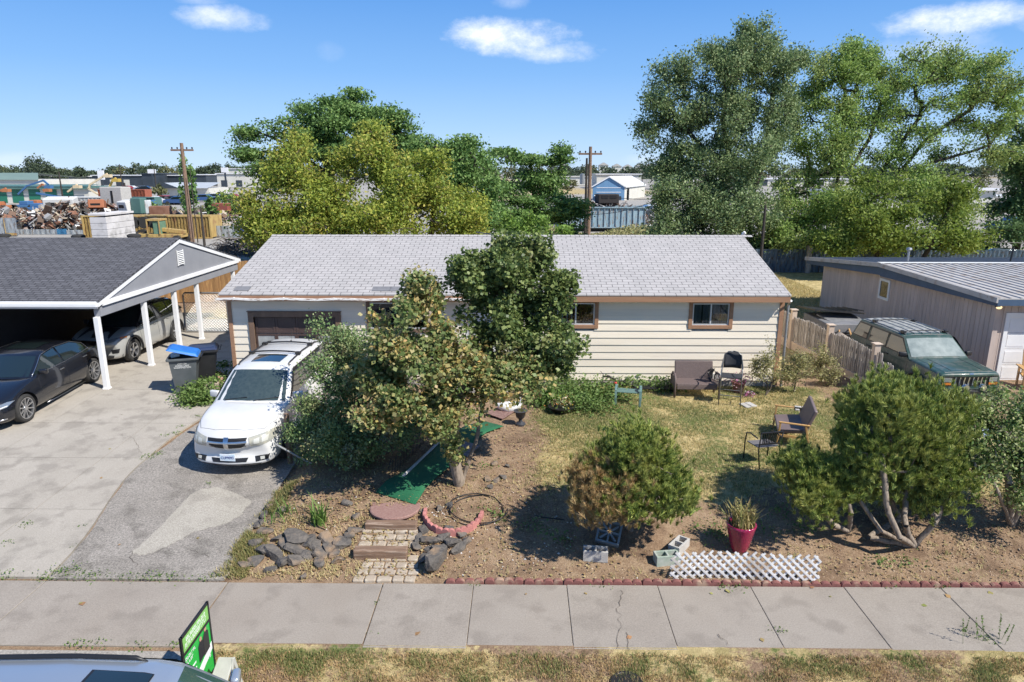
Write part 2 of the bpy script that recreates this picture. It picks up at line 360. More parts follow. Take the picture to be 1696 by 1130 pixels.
# asphalt street in front of the kerb
M_ASPH = pmat('asphalt', (.045, .045, .047), (.075, .073, .07), scale=30, rough=.9, bump=.5, bscale=120)
st = MB(); st.box(-200, 200, -40, 6.1, -.3, -.11); tag(st.build('street', M_ASPH), kind='structure')
def conc(name, c1, c2, c3, stain=(.2, .18, .15), bump=.35, agg=0.):
    m = pmat(name, c1, c2, scale=.9, rough=.88, bump=bump, bscale=150, col3=c3, scale3=2.3, lo=.3, hi=.7, bdist=.006, spec=.3)
    n = m.node_tree.nodes; l = m.node_tree.links; b = n['Principled BSDF']; src = b.inputs['Base Color'].links[0].from_socket
    g = n.new('ShaderNodeNewGeometry'); t = n.new('ShaderNodeTexNoise'); t.inputs['Scale'].default_value = 34 if agg > .3 else 46; t.inputs['Detail'].default_value = 6; t.inputs['Roughness'].default_value = .85; l.new(g.outputs['Position'], t.inputs[0])
    r = n.new('ShaderNodeMapRange'); r.inputs[1].default_value = .35; r.inputs[2].default_value = .65; r.inputs[3].default_value = .74 - agg * .7; r.inputs[4].default_value = 1.16 + agg * .7; l.new(t.outputs[0], r.inputs[0])
    mx = n.new('ShaderNodeVectorMath'); mx.operation = 'SCALE'; l.new(src, mx.inputs[0]); l.new(r.outputs[0], mx.inputs['Scale'])
    # stains
    t2 = n.new('ShaderNodeTexNoise'); t2.inputs['Scale'].default_value = .47; t2.inputs['Detail'].default_value = 8; t2.inputs['Roughness'].default_value = .7
    mp2 = n.new('ShaderNodeMapping'); mp2.inputs['Scale'].default_value = (1.5, .45, 1); mp2.inputs['Rotation'].default_value = (0, 0, .15); l.new(g.outputs['Position'], mp2.inputs[0]); l.new(mp2.outputs[0], t2.inputs[0])
    r2 = n.new('ShaderNodeMapRange'); r2.inputs[1].default_value = .5; r2.inputs[2].default_value = .9; r2.inputs[4].default_value = .42; l.new(t2.outputs[0], r2.inputs[0])
    m2 = n.new('ShaderNodeMix'); m2.data_type = 'RGBA'; l.new(r2.outputs[0], m2.inputs[0]); l.new(mx.outputs[0], m2.inputs[6]); m2.inputs[7].default_value = (*stain, 1)
    l.new(m2.outputs[2], b.inputs['Base Color']); return m
M_WALK = conc('sidewalk_concrete', (.30, .262, .222), (.345, .305, .26), (.27, .236, .20), (.29, .235, .18))
M_NDRV = conc('pale_concrete', (.37, .335, .285), (.43, .39, .335), (.31, .28, .24), (.26, .225, .18), .2)
M_ODRV = conc('worn_concrete', (.26, .235, .205), (.33, .30, .265), (.21, .19, .165), (.21, .185, .155), 1., .6)
M_PATCH = conc('patch_concrete', (.37, .34, .285), (.42, .385, .33), (.33, .30, .255), (.27, .24, .20), .6, .3)
M_KERBST = conc('rough_concrete', (.32, .29, .25), (.38, .35, .31), (.27, .24, .21), (.25, .22, .18), .6, .35)
def slab(mb, x0, x1, y0, y1, hf, th=.12, nx_=1, ny_=4, skew=0.):
    """slab draped on hf, with skewed side lines"""
    vs = []
    for j in range(ny_ + 1):
        y = y0 + (y1 - y0) * j / ny_
        for i in range(nx_ + 1):
            x = x0 + (x1 - x0) * i / nx_; vs.append((x, y, hf(x, y)))
    k = len(vs); vs += [(a, b_, c - th) for a, b_, c in vs]
    w = nx_ + 1; fs = [(j*w+i, j*w+i+1, (j+1)*w+i+1, (j+1)*w+i) for j in range(ny_) for i in range(nx_)]
    for i in range(nx_): fs += [(i+1, i, i+k, i+1+k), (ny_*w+i, ny_*w+i+1, ny_*w+i+1+k, ny_*w+i+k)]
    for j in range(ny_): fs += [(j*w, (j+1)*w, (j+1)*w+k, j*w+k), ((j+1)*w+nx_, j*w+nx_, j*w+nx_+k, (j+1)*w+nx_+k)]
    mb.add(vs, fs)
sw = MB(); xs = [-26.3, -22.4, -18.6, -14.8, -11.1, -7.4, -4.55, -2.12, -.72, .72, 2.12, 3.55, 4.98, 6.45, 7.95, 9.4, 10.9, 12.4, 15.4, 18.4]
for i in range(len(xs) - 1):
    g = .004 if i not in (6,) else .014
    dz = random.uniform(-.006, .006)
    slab(sw, xs[i] + g, xs[i+1] - g, 7.86 + .004 * i, 9.36, lambda x, y: .005 + dz, ny_=2)
tag(sw.build('sidewalk', M_WALK, bevel=.008), kind='structure')
# concrete apron by the kerb at the left, and the kerb itself
ap = MB(); slab(ap, -16, -4.05, 6.43, 7.80, lambda x, y: -.01); tag(ap.build('driveway_apron', M_KERBST, bevel=.01), kind='structure')
kb = MB(); kb.box(-60, 60, 6.26, 6.41, -.3, .0); tag(kb.build('kerb', M_KERBST, bevel=.02), kind='structure')
# neighbour's concrete drive, cut by saw joints
nd = MB(); ye = [9.44, 11.5, 13.65, 15.55, 17.9, 20.6, 23.5, 27.2]
def bx(y): # right edge of the neighbour's slab
    return -7.45 - .65 * sstep(9.6, 13.4, y) + .35 * sstep(14.5, 17.2, y)
for j in range(len(ye) - 1):
    for (xa, xb) in [(-22, -17.0), (-17, -14.3), (-14.3, -11.5), (-11.5, -9.05), (-9.05, None)]:
        a, b_ = ye[j] + .006, ye[j+1] - .006; n_ = 6; vs = []
        for k in range(n_ + 1):
            y = a + (b_ - a) * k / n_; xr = (bx(y) if xb is None else xb) if y < 17.6 or xb is not None else -8.02
            vs += [(xa + .006, y, hdrive(y) + .012), (xr - .006, y, hdrive(y) + .012)]
        m_ = len(vs); vs += [(p, q, r_ - .1) for p, q, r_ in vs]
        fs = [(2*k, 2*k+1, 2*k+3, 2*k+2) for k in range(n_)] + [(2*k+1, 2*k+1+m_, 2*k+3+m_, 2*k+3) for k in range(n_)] + [(2*k, 2*k+2, 2*k+2+m_, 2*k+m_) for k in range(n_)] + [(1, 0, m_, m_+1), (m_-2, m_-1, 2*m_-1, 2*m_-2)]
        nd.add(vs, fs)
tag(nd.build('neighbour_driveway', M_NDRV), kind='structure')
od = MB(); n_ = 30; vs = []
for k in range(n_ + 1):
    y = 9.42 + (18.3 - 9.42) * k / n_; xl = bx(y) + .03 + .05 * nz2(0, y, 2) + .10 * sstep(13.6, 14.6, y) * (1 - sstep(17.0, 17.8, y))
    xr = -4.62 - .16 * sstep(9.6, 11, y) + .06 * nz2(3, y, 1.5)
    for i in range(5): vs.append((xl + (xr - xl) * i / 4, y, hdrive(y) + .008))
k = len(vs); vs += [(a, b_, c - .1) for a, b_, c in vs]
fs = [(j*5+i, j*5+i+1, (j+1)*5+i+1, (j+1)*5+i) for j in range(n_) for i in range(4)] + [(i+1, i, i+k, i+1+k) for i in range(4)] + [((j+1)*5+4, j*5+4, j*5+4+k, (j+1)*5+4+k) for j in range(n_)]
od.add(vs, fs); tag(od.build('driveway', M_ODRV), kind='structure')
pp = [(220,915),(262,878),(290,848),(316,820),(338,810),(361,808),(392,818),(418,832),(400,852),(376,868),(345,876),(316,884),(292,898),(271,908),(250,918),(235,920)]
pt = MB(); pts0 = [gp(*q) for q in pp]; pts = [a.lerp(b_, t) + Vector((random.gauss(0, .014), random.gauss(0, .02), 0)) for a, b_ in zip(pts0, pts0[1:] + pts0[:1]) for t in (0, .17, .33, .5, .67, .83)]; pts = [(p.x, p.y, hdrive(p.y) + .012) for p in pts]; c0 = np.mean(np.array(pts), axis=0)
pt.poly(pts); tag(pt.build('driveway_patch', M_PATCH), kind='structure')

# cracks: narrow ragged openings filled with dirt
M_CRACK = pmat('crack_dirt', (.06, .045, .035), (.12, .09, .065), scale=20, rough=1)
def crack(pts, w=.0028, jit=.022):
    g = MB(); P = [gp(*p) for p in pts]; out = []
    for a, b_ in zip(P, P[1:]):
        k = max(2, int((b_ - a).length / .07))
        for i in range(k): c = a.lerp(b_, i / k); out.append((c.x + random.gauss(0, jit), c.y + random.gauss(0, jit * .4)))
    out.append((P[-1].x, P[-1].y)); vs = []
    for i, (x, y) in enumerate(out):
        ww = w * random.uniform(.4, 1.6); z = (hdrive(y) + .017) if y > 9.42 else .0145; vs += [(x - ww, y - ww * .3, z), (x + ww, y + ww * .3, z)]
    g.add(vs, [(2*i, 2*i+1, 2*i+3, 2*i+2) for i in range(len(out) - 1)]); tag(g.build('paving_crack', M_CRACK), kind='structure')
for c in [[(1030, 980), (1022, 1010), (1026, 1040), (1021, 1078)], [(1040, 1050), (1043, 1080)], [(1190, 1052), (1205, 1070)], [(300, 905), (350, 925), (395, 915)], [(218, 914), (214, 925), (228, 938)], [(200, 720), (222, 728), (235, 752)], [(330, 780), (380, 800), (440, 800)]]: crack(c)
# ============================================================ HOUSES
def shingle(name, c1, c2, mortar, bw, rh, y0, slope_cos, msize=.012, vary=.5, patches=None):
    m = bpy.data.materials.new(name); m.use_nodes = True; n = m.node_tree.nodes; l = m.node_tree.links
    b = n['Principled BSDF']; b.inputs['Roughness'].default_value = .92; b.inputs['Specular IOR Level'].default_value = .2
    g = n.new('ShaderNodeNewGeometry'); s = n.new('ShaderNodeSeparateXYZ'); l.new(g.outputs['Position'], s.inputs[0])
    d = n.new('ShaderNodeMath'); d.operation = 'DIVIDE'; d.inputs[1].default_value = slope_cos; l.new(s.outputs[1], d.inputs[0])
    c = n.new('ShaderNodeCombineXYZ'); l.new(s.outputs[0], c.inputs[0]); l.new(d.outputs[0], c.inputs[1])
    # wavy courses, as laid by hand
    nzv = n.new('ShaderNodeTexNoise'); nzv.inputs['Scale'].default_value = .8; l.new(g.outputs['Position'], nzv.inputs[0])
    mm = n.new('ShaderNodeVectorMath'); mm.operation = 'MULTIPLY_ADD'; l.new(nzv.outputs[1], mm.inputs[0]); mm.inputs[1].default_value = (.10, .05, 0); l.new(c.outputs[0], mm.inputs[2])
    br = n.new('ShaderNodeTexBrick'); l.new(mm.outputs[0], br.inputs[0]); br.offset = .5; br.inputs['Scale'].default_value = 1
    br.inputs['Brick Width'].default_value = bw; br.inputs['Row Height'].default_value = rh; br.inputs['Mortar Size'].default_value = msize; br.inputs['Mortar Smooth'].default_value = .2; br.inputs['Bias'].default_value = 0
    br.inputs['Color1'].default_value = (*c1, 1); br.inputs['Color2'].default_value = (*c2, 1); br.inputs['Mortar'].default_value = (*mortar, 1)
    t = n.new('ShaderNodeTexNoise'); t.inputs['Scale'].default_value = 1.6; t.inputs['Detail'].default_value = 8; t.inputs['Roughness'].default_value = .7; mps = n.new('ShaderNodeMapping'); mps.inputs['Scale'].default_value = (1.3, .35, 1); l.new(g.outputs['Position'], mps.inputs[0]); l.new(mps.outputs[0], t.inputs[0])
    r = n.new('ShaderNodeMapRange'); r.inputs[1].default_value = .3; r.inputs[2].default_value = .7; r.inputs[3].default_value = .91; r.inputs[4].default_value = 1.06; l.new(t.outputs[0], r.inputs[0])
    t2 = n.new('ShaderNodeTexNoise'); t2.inputs['Scale'].default_value = 45; t2.inputs['Detail'].default_value = 4; l.new(g.outputs['Position'], t2.inputs[0])
    r2 = n.new('ShaderNodeMapRange'); r2.inputs[1].default_value = .3; r2.inputs[2].default_value = .7; r2.inputs[3].default_value = .94; r2.inputs[4].default_value = 1.06; l.new(t2.outputs[0], r2.inputs[0])
    q = n.new('ShaderNodeMath'); q.operation = 'MULTIPLY'; l.new(r.outputs[0], q.inputs[0]); l.new(r2.outputs[0], q.inputs[1])
    v = n.new('ShaderNodeVectorMath'); v.operation = 'SCALE'; l.new(br.outputs[0], v.inputs[0]); l.new(q.outputs[0], v.inputs['Scale'])
    l.new(v.outputs[0], b.inputs['Base Color'])
    bp = n.new('ShaderNodeBump'); bp.inputs['Strength'].default_value = .6; bp.inputs['Distance'].default_value = .012; bp.invert = True; l.new(br.outputs['Fac'], bp.inputs['Height']); l.new(bp.outputs[0], b.inputs['Normal'])
    MATS[name] = m; return m
M_SHG = shingle('grey_shingle', (.42, .40, .39), (.385, .37, .36), (.17, .16, .16), .30, .178, 0, .963, .011)
M_SHD = shingle('dark_shingle', (.088, .088, .096), (.13, .13, .142), (.045, .045, .05), .24, .13, 0, .95, .014)
M_SIDE = pmat('siding_cream', (.82, .735, .605), (.77, .685, .555), scale=1.4, rough=.6, col3=(.72, .64, .53), scale3=.9, stretch=(.5, 1, 5), bump=.15, bscale=40)
islandvar(M_SIDE, .93, 1.04)
M_FOUND = pmat('foundation_concrete', (.30, .28, .26), (.38, .36, .33), scale=5, rough=.95, bump=.5)
M_FASC = pmat('orange_brown_wood', (.36, .20, .115), (.29, .155, .09), scale=3, rough=.65, stretch=(.4, 3, 4), bump=.2)
M_BRTRIM = pmat('brown_wood', (.20, .125, .085), (.14, .09, .062), scale=3, rough=.65, bump=.2, stretch=(2, 2, .6))
M_PEEL = pmat('peeling_gutter_paint', (.80, .78, .75), (.30, .20, .15), scale=5, lo=.52, hi=.60, rough=.7, stretch=(1, 6, 8), detail=9, bump=.4, bscale=30)
M_GDOOR = pmat('garage_door_brown', (.085, .055, .048), (.065, .042, .038), scale=3, rough=.5)
M_DARK = basic('dark_interior', (.012, .012, .014), .9)
M_CURT = pmat('curtain', (.30, .31, .33), (.16, .17, .19), scale=6, stretch=(5, 1, .3), rough=.9)
M_CURTR = pmat('red_curtain', (.16, .035, .03), (.05, .02, .02), scale=6, stretch=(6, 1, .3), rough=.9)
M_WFRAME = basic('window_aluminium', (.60, .62, .63), .35, .3)
HX0, HX1, HYF, HYB = -8.04, 7.12, 18.34, 26.5; HZ0, HZT = .35, 2.94
house = thing('bungalow', 'long low cream bungalow with pale grey shingle roof and orange brown trim in the middle', 'house', (-.5, 22.4, .35))
def lap(mb, x0, x1, z0, z1, y, holes=(), ex=.203, first=0):
    """lapped boards with real overhangs; holes = (x0,x1,z0,z1)"""
    z = z0
    while z < z1 - .01:
        zt = min(z + ex, z1); segs = [(x0, x1)]
        for (a, b_, c, d) in holes:
            if zt > c + .02 and z < d - .02:
                segs = [s2 for (p, q) in segs for s2 in ([(p, min(q, a))] if p < a else []) + ([(max(p, b_), q)] if q > b_ else [])] if True else segs
        for (p, q) in segs:
            if q - p < .01: continue
            w = random.uniform(-.002, .002)
            mb.add([(p, y - .028 + w, z), (q, y - .028 + w, z), (q, y - .006, zt + .004), (p, y - .006, zt + .004), (p, y + .02, z), (q, y + .02, z), (q, y + .02, zt + .004), (p, y + .02, zt + .004)],
                   [(0,1,2,3),(0,4,5,1),(3,2,6,7),(0,3,7,4),(1,5,6,2)])
        z = zt
GD = (-7.36, -5.1, .3, 2.33)
wins = [(-4.14, -2.3, 2.0, 2.74), (.98, 2.02, 2.13, 2.74), (4.68, 5.68, 2.13, 2.74)]
doorh = (-1.55, -.6, .4, 2.45)
wl_ = MB(); lap(wl_, HX0, HX1, .55, HZT, HYF, [GD, doorh] + wins)
wl_.box(HX0 + .02, HX1 - .02, HYF + .10, HYF + .20, .5, HZT)   # sheathing (openings are covered by doors and windows)
for X in (HX0, HX1 - .12): wl_.box(X, X + .12, HYF + .03, HYB, .35, HZT)
wl_.box(HX0, HX1, HYB - .12, HYB + .001, .35, HZT)
# gable triangles
RZ, RY, EY, EZ = 4.20, 22.42, 18.02, 3.02
for X in (HX0, HX1 - .12):
    wl_.prism([(X, HYF + .1, HZT), (X, RY, RZ - .10), (X, HYB, HZT)], (.12, 0, 0))
wl_.build('wall', M_SIDE, house, world=True)
fd = MB(); fd.box(HX0 - .01, HX1 + .01, HYF - .01, HYF + .029, .2, .552); fd.box(HX1 - .1, HX1 + .012, HYF + .03, HYB, .1, .36); fd.build('foundation', M_FOUND, house, world=True, bevel=.01)
# roof: two slopes with thickness
rf = MB(); sl_ = (RZ - EZ) / (RY - EY); BYE = 26.9
rx0, rx1 = HX0 - .10, HX1 + .08
rf.add([(rx0, EY, EZ), (rx1, EY, EZ), (rx1, RY, RZ), (rx0, RY, RZ), (rx0, BYE, RZ - sl_ * (BYE - RY)), (rx1, BYE, RZ - sl_ * (BYE - RY)),
        (rx0, EY, EZ - .035), (rx1, EY, EZ - .035), (rx1, RY, RZ - .035), (rx0, RY, RZ - .035), (rx0, BYE, RZ - .035 - sl_ * (BYE - RY)), (rx1, BYE, RZ - .035 - sl_ * (BYE - RY))],
       [(0,1,2,3),(3,2,5,4),(0,6,7,1),(6,9,8,7),(9,10,11,8),(0,3,9,6),(1,7,8,2),(3,4,10,9),(2,8,11,5),(4,5,11,10)])
roof = rf.build('roof', M_SHG, house, world=True)
rc = MB(); k = 0; x = rx0
while x < rx1:   # ridge caps
    rc.add([(x, RY - .14, RZ - .14 * sl_ + .012), (x + .31, RY - .14, RZ - .14 * sl_ + .006), (x + .31, RY, RZ + .012), (x, RY, RZ + .02), (x, RY + .14, RZ - .14 * sl_ + .012), (x + .31, RY + .14, RZ - .14 * sl_ + .006)], [(0,1,2,3),(3,2,5,4)]); x += .30
rc.build('ridge_cap', M_SHG, roof)
for c in roof.children: c.data.transform(Matrix.Translation(-wloc(house)))
# loose repair shingles near the eave
rp = MB()
for (px_, py_, w) in [(402, 477, .42), (632, 477, .5), (655, 478, .3)]:
    p = at(px_, py_, 18.35); y0 = 18.2; z0 = EZ + (y0 - EY) * sl_ + .012; rp.quad((p.x - w/2, y0, z0), (p.x + w/2, y0, z0), (p.x + w/2, y0 + .28, z0 + .28 * sl_), (p.x - w/2, y0 + .28, z0 + .28 * sl_))
o = rp.build('repair_shingle', pmat('old_shingle', (.20, .20, .21), (.16, .16, .17), scale=9, rough=.9), roof, world=False); o.data.transform(Matrix.Translation(-wloc(house)))
fa = MB(); fa.box(rx0 + .01, rx1 - .01, EY + .01, EY + .045, EZ - .20, EZ - .037)
for X in (rx0 + .01, rx1 - .045):
    fa.prism([(X, EY + .05, EZ - .04), (X, RY, RZ - .037), (X, RY, RZ - .19), (X, EY + .05, EZ - .19)], (.035, 0, 0)); fa.prism([(X, RY, RZ - .037), (X, BYE, RZ - .037 - sl_ * (BYE - RY)), (X, BYE, RZ - .19 - sl_ * (BYE - RY)), (X, RY, RZ - .19)], (.035, 0, 0))
fa.build('fascia', M_FASC, house, world=True)
sf = MB(); sf.box(rx0 + .05, rx1 - .05, EY + .05, HYF - .01, EZ - .115, EZ - .085); sf.build('soffit', M_WHITE, house, world=True)
gt = MB()
x = rx0 - .05; pts = []
while x < .3: pts.append(x); x += .45
for i in range(len(pts) - 1):
    z0 = EZ - .135 + .014 * math.sin(i * 1.9) ; z1 = EZ - .135 + .014 * math.sin((i + 1) * 1.9)
    gt.beam((pts[i], EY - .045, z0), (pts[i+1], EY - .045, z1), .075, .05)
    if i % 3 == 1: gt.beam((pts[i], EY - .05, z0 - .05), (pts[i] + .02, EY + .0, z0 + .03), .03, .02)
gt.build('gutter', M_PEEL, house, world=True, label=None) if False else gt.build('gutter', M_PEEL, house, world=True)
dw = MB(); dw.tube([(HX1 + .12, EY + .1, 2.85), (HX1 + .14, HYF - .02, 2.7), (HX1 + .14, HYF - .04, .38)], .035, 8); dw.build('downspout', M_GALV, house, world=True)
ct = MB(); ct.box(HX0 - .02, HX0 + .09, HYF - .045, HYF - .03, .55, HZT - .02); ct.build('corner_trim', M_FASC, house, world=True, bevel=.004); ct = MB(); ct.box(HX1 - .09, HX1 + .03, HYF - .045, HYF - .03, .42, HZT - .02); ct.box(HX1 + .001, HX1 + .03, HYF - .03, HYF + .1, .42, HZT - .02); ct.build('corner_trim', M_FASC, house, world=True, bevel=.004)
# garage door and its frame
gd = MB(); x0, x1 = GD[0] + .0, GD[1]; cw = (x1 - x0) / 4
for j, (za, zb) in enumerate([(.38, .86), (.88, 1.36), (1.38, 1.84), (1.86, 2.31)]):
    for i in range(4):
        a, b_ = x0 + cw * i, x0 + cw * (i + 1)
        if j == 2:
            gd.box(a, b_, HYF + .03, HYF + .05, za, za + .07); gd.box(a, b_, HYF + .03, HYF + .05, zb - .06, zb); gd.box(a, a + .05, HYF + .028, HYF + .05, za, zb); gd.box(b_ - .05, b_, HYF + .028, HYF + .05, za, zb)
        else:
            gd.box(a, b_, HYF + .035, HYF + .06, za, zb); gd.box(a + .005, a + .07, HYF + .02, HYF + .034, za, zb); gd.box(b_ - .07, b_ - .005, HYF + .02, HYF + .034, za, zb); gd.box(a + .075, b_ - .075, HYF + .022, HYF + .034, zb - .07, zb); gd.box(a + .075, b_ - .075, HYF + .022, HYF + .034, za, za + .07)
gdo = gd.build('garage_door', M_GDOOR, house, world=True, bevel=.005)
pn = MB(); M_PAPER = pmat('papered_glass', (.42, .43, .42), (.26, .27, .27), scale=4, rough=.3, spec=.8)
for i in range(4):
    a = x0 + cw * i; pn.box(a + .05, a + cw - .05, HYF + .04, HYF + .048, 1.45, 1.78, 0 if i in (2,) else 1)
    if i == 3: pn.box(a + .25, a + cw - .06, HYF + .036, HYF + .039, 1.5, 1.78, 1)
o = pn.build('door_pane', [M_WGLASS, M_PAPER], gdo); o.data.transform(Matrix.Translation(-wloc(house)))
gf = MB(); gf.box(GD[0] - .15, GD[0], HYF - .06, HYF + .05, .36, 2.46); gf.box(GD[1], GD[1] + .15, HYF - .06, HYF + .05, .36, 2.46); gf.box(GD[0] - .001, GD[1] + .001, HYF - .062, HYF + .05, 2.33, 2.47)
gf.box(GD[0] - .17, GD[1] + .17, HYF - .075, HYF + .0, 2.47, 2.495)
gf.build('door_frame', M_BRTRIM, house, world=True, bevel=.006)
# windows: outer board trim, aluminium frame, panes and what shows behind them
for i, (a, b_, c, d) in enumerate(wins):
    f = MB(); t = .10; f.box(a - t, a, HYF - .05, HYF + .03, c - t, d + t); f.box(b_, b_ + t, HYF - .05, HYF + .03, c - t, d + t); f.box(a, b_, HYF - .05, HYF + .03, c - t, c); f.box(a, b_, HYF - .05, HYF + .03, d, d + t)
    w = f.build('window', M_BRTRIM if i == 0 else M_FASC, house, world=True, bevel=.004)
    mid = (a + b_) / 2
    s = MB(); k = .035
    for (p, q, yy) in [(a, mid + .02, HYF - .022), (mid - .02, b_, HYF - .014)]:
        s.box(p, p + k, yy, yy + .02, c, d); s.box(q - k, q, yy, yy + .02, c, d); s.box(p + k, q - k, yy, yy + .02, c, c + k); s.box(p + k, q - k, yy, yy + .02, d - k, d)
    o = s.build('sash', M_WFRAME, w); o.data.transform(Matrix.Translation(-wloc(house)))
    g = MB(); g.box(a + .01, b_ - .01, HYF + .012, HYF + .018, c + .01, d - .01)
    gl = bpy.data.materials.get('clear_glass')
    if gl is None:
        gl = bpy.data.materials.new('clear_glass'); gl.use_nodes = True; nn = gl.node_tree.nodes; ll = gl.node_tree.links; nn.clear()
        fr = nn.new('ShaderNodeFresnel'); fr.inputs[0].default_value = 1.5; tr = nn.new('ShaderNodeBsdfTransparent'); tr.inputs[0].default_value = (.75, .8, .8, 1); gs = nn.new('ShaderNodeBsdfGlossy'); gs.inputs['Roughness'].default_value = .02
        ad = nn.new('ShaderNodeMath'); ad.operation = 'ADD'; ad.inputs[1].default_value = .06; ll.new(fr.outputs[0], ad.inputs[0]); ms = nn.new('ShaderNodeMixShader'); ll.new(ad.outputs[0], ms.inputs[0]); ll.new(tr.outputs[0], ms.inputs[1]); ll.new(gs.outputs[0], ms.inputs[2]); oo = nn.new('ShaderNodeOutputMaterial'); ll.new(ms.outputs[0], oo.inputs[0])
    o = g.build('pane', gl, w); o.data.transform(Matrix.Translation(-wloc(house)))
    cu = MB(); n_ = 24
    for j in range(n_):
        p, q = a + (b_ - a) * j / n_, a + (b_ - a) * (j + 1) / n_; y0 = HYF + .024 + .004 * (j % 2)
        cu.quad((p, y0, c), (q, HYF + .024 + .004 * ((j + 1) % 2), c), (q, HYF + .024 + .004 * ((j + 1) % 2), d), (p, y0, d), 1 if (i == 2 and j % 12 == 6) or (i == 1 and j < 11 and j % 3 == 0) else 0)
    o = cu.build('curtain', [M_CURT if i == 2 else M_CURTR, M_DARK if i == 2 else M_WHITE], w); o.data.transform(Matrix.Translation(-wloc(house)))
fdr = MB(); a, b_, c, d = doorh; fdr.box(a, b_, HYF + .0, HYF + .045, c, d)
for (p, q, r_, s_) in [(.1, .45, .3, .9), (.52, .85, .3, .9), (.1, .45, 1.1, 1.8), (.52, .85, 1.1, 1.8)]: fdr.box(a + p, a + q, HYF - .012, HYF, c + r_, c + s_)
dd = fdr.build('front_door', M_WHITE, house, world=True, bevel=.006)
o = MB(); o.lathe([(.0, -.03), (.03, -.025), (.03, 0), (.012, .01), (.012, .03)], 10, (b_ - .08, HYF - .03, 1.4), 'Y'); o = o.build('door_knob', M_SILVER, dd); o.data.transform(Matrix.Translation(-wloc(house)))
stp = MB(); stp.box(-1.75, -.35, 17.4, HYF - .02, .2, .52); stp.build('doorstep', M_FOUND, house, world=True, bevel=.02)
vt = MB()
for k in range(2):
    xa = 5.06 + k * .3
    vt.box(xa - .01, xa + .22, HYF - .04, HYF - .03, .6, .76)
    for j in range(5): vt.obox((xa + .105, HYF - .045, .62 + j * .03), (.2, .012, .008), (R(30), 0, 0))
vt.build('crawl_vent', M_WHITE, house, world=True)
vp = MB(); vp.tube([at(1230, 396, 22.9) - Vector((0, 0, .25)), at(1230, 388, 22.9)], .05, 10); vp.tube([at(1230, 388, 22.9), at(1230, 388, 22.9) + Vector((.05, -.03, .05)), at(1226, 388, 22.9) + Vector((.1, -.06, .03))], .055, 10); vp.build('vent_pipe', M_WHITE, house, world=True)

# ------------------------------------------------------------ left neighbour with carport gable
lh = thing('carport_house', 'house with dark grey shingle roof and white trimmed carport gable at the left edge', 'house', (-15, 22.5, .35))
LEY, LEZ, LRY, LRZ, LBY = 17.86, 2.85, 22.63, 4.09, 27.4; LX1, LX0 = -11.32, -32
M_LTRIM = pmat('fresh_white_paint', (.80, .80, .80), (.74, .74, .74), scale=2, rough=.45)
M_LGREY = pmat('grey_gable_board', (.27, .275, .295), (.24, .245, .265), scale=2, rough=.7, bump=.2, bscale=30)
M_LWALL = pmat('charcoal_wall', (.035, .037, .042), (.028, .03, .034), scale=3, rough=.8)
r_ = MB()
def gab(mb, X0, X1, t, dz=0):
    mb.add([(X0, LEY, LEZ+dz), (X1, LEY, LEZ+dz), (X1, LRY, LRZ+dz), (X0, LRY, LRZ+dz), (X0, LBY, LEZ+dz), (X1, LBY, LEZ+dz)] + [(X0, LEY, LEZ-t+dz), (X1, LEY, LEZ-t+dz), (X1, LRY, LRZ-t+dz), (X0, LRY, LRZ-t+dz), (X0, LBY, LEZ-t+dz), (X1, LBY, LEZ-t+dz)],
       [(0,1,2,3),(3,2,5,4),(0,6,7,1),(6,9,8,7),(9,10,11,8),(0,3,9,6),(1,7,8,2),(3,4,10,9),(2,8,11,5),(4,5,11,10)])
gab(r_, LX0, LX1, .05); lroof = r_.build('roof', M_SHD, lh, world=True)
g = MB(); g.prism([(LX1 - .05, LEY + .12, LEZ - .06), (LX1 - .05, LRY, LRZ - .06), (LX1 - .05, LBY - .12, LEZ - .06)], (-.06, 0, 0)); g.build('gable', M_LGREY, lh, world=True)
g = MB(); t = .115
for (ya, za, yb, zb) in [(LEY, LEZ, LRY, LRZ), (LRY, LRZ, LBY, LEZ)]:
    g.prism([(LX1 - .045, ya, za - .052), (LX1 - .045, yb, zb - .052), (LX1 - .045, yb, zb - .052 - t), (LX1 - .045, ya, za - .052 - t)], (.04, 0, 0))
g.box(LX1 - .043, LX1 + .001, LEY + .2, LBY - .2, LEZ - .17, LEZ - .045); g.build('rake_trim', M_LTRIM, lh, world=True)
g = MB(); g.box(LX1 - .26, LX1 - .06, LEY + .15, LBY - .2, LEZ - .46, LEZ - .19); g.build('beam', M_LGREY, lh, world=True, bevel=.01)
g = MB(); g.box(LX0, LX1 - .05, LEY - .03, LEY + .02, LEZ - .21, LEZ - .02); g.box(LX0, LX1 + .0, LEY - .12, LEY - .032, LEZ - .15, LEZ - .06); g.build('gutter', M_LTRIM, lh, world=True, bevel=.008)
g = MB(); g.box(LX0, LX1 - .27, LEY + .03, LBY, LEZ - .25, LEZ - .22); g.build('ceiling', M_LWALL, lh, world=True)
for i, Yp in enumerate([17.95, 20.3, 22.15, 23.75, 26.9]):
    p = MB(); z0 = hdrive(Yp); p.box(LX1 - .23, LX1 - .10, Yp - .065, Yp + .065, z0, LEZ - .46); p.box(LX1 - .25, LX1 - .08, Yp - .085, Yp + .085, z0, z0 + .05)
    p.build('post', M_LTRIM, lh, world=True, bevel=.006)
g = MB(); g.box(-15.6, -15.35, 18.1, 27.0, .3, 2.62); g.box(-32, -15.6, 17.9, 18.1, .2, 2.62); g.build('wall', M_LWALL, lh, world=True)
lv = MB(); lv.box(LX1 - .05, LX1 - .02, 22.4, 22.78, LEZ + .33, LEZ + .84)
lvo = lv.build('gable_vent', M_LGREY, lh, world=True)
lv = MB()
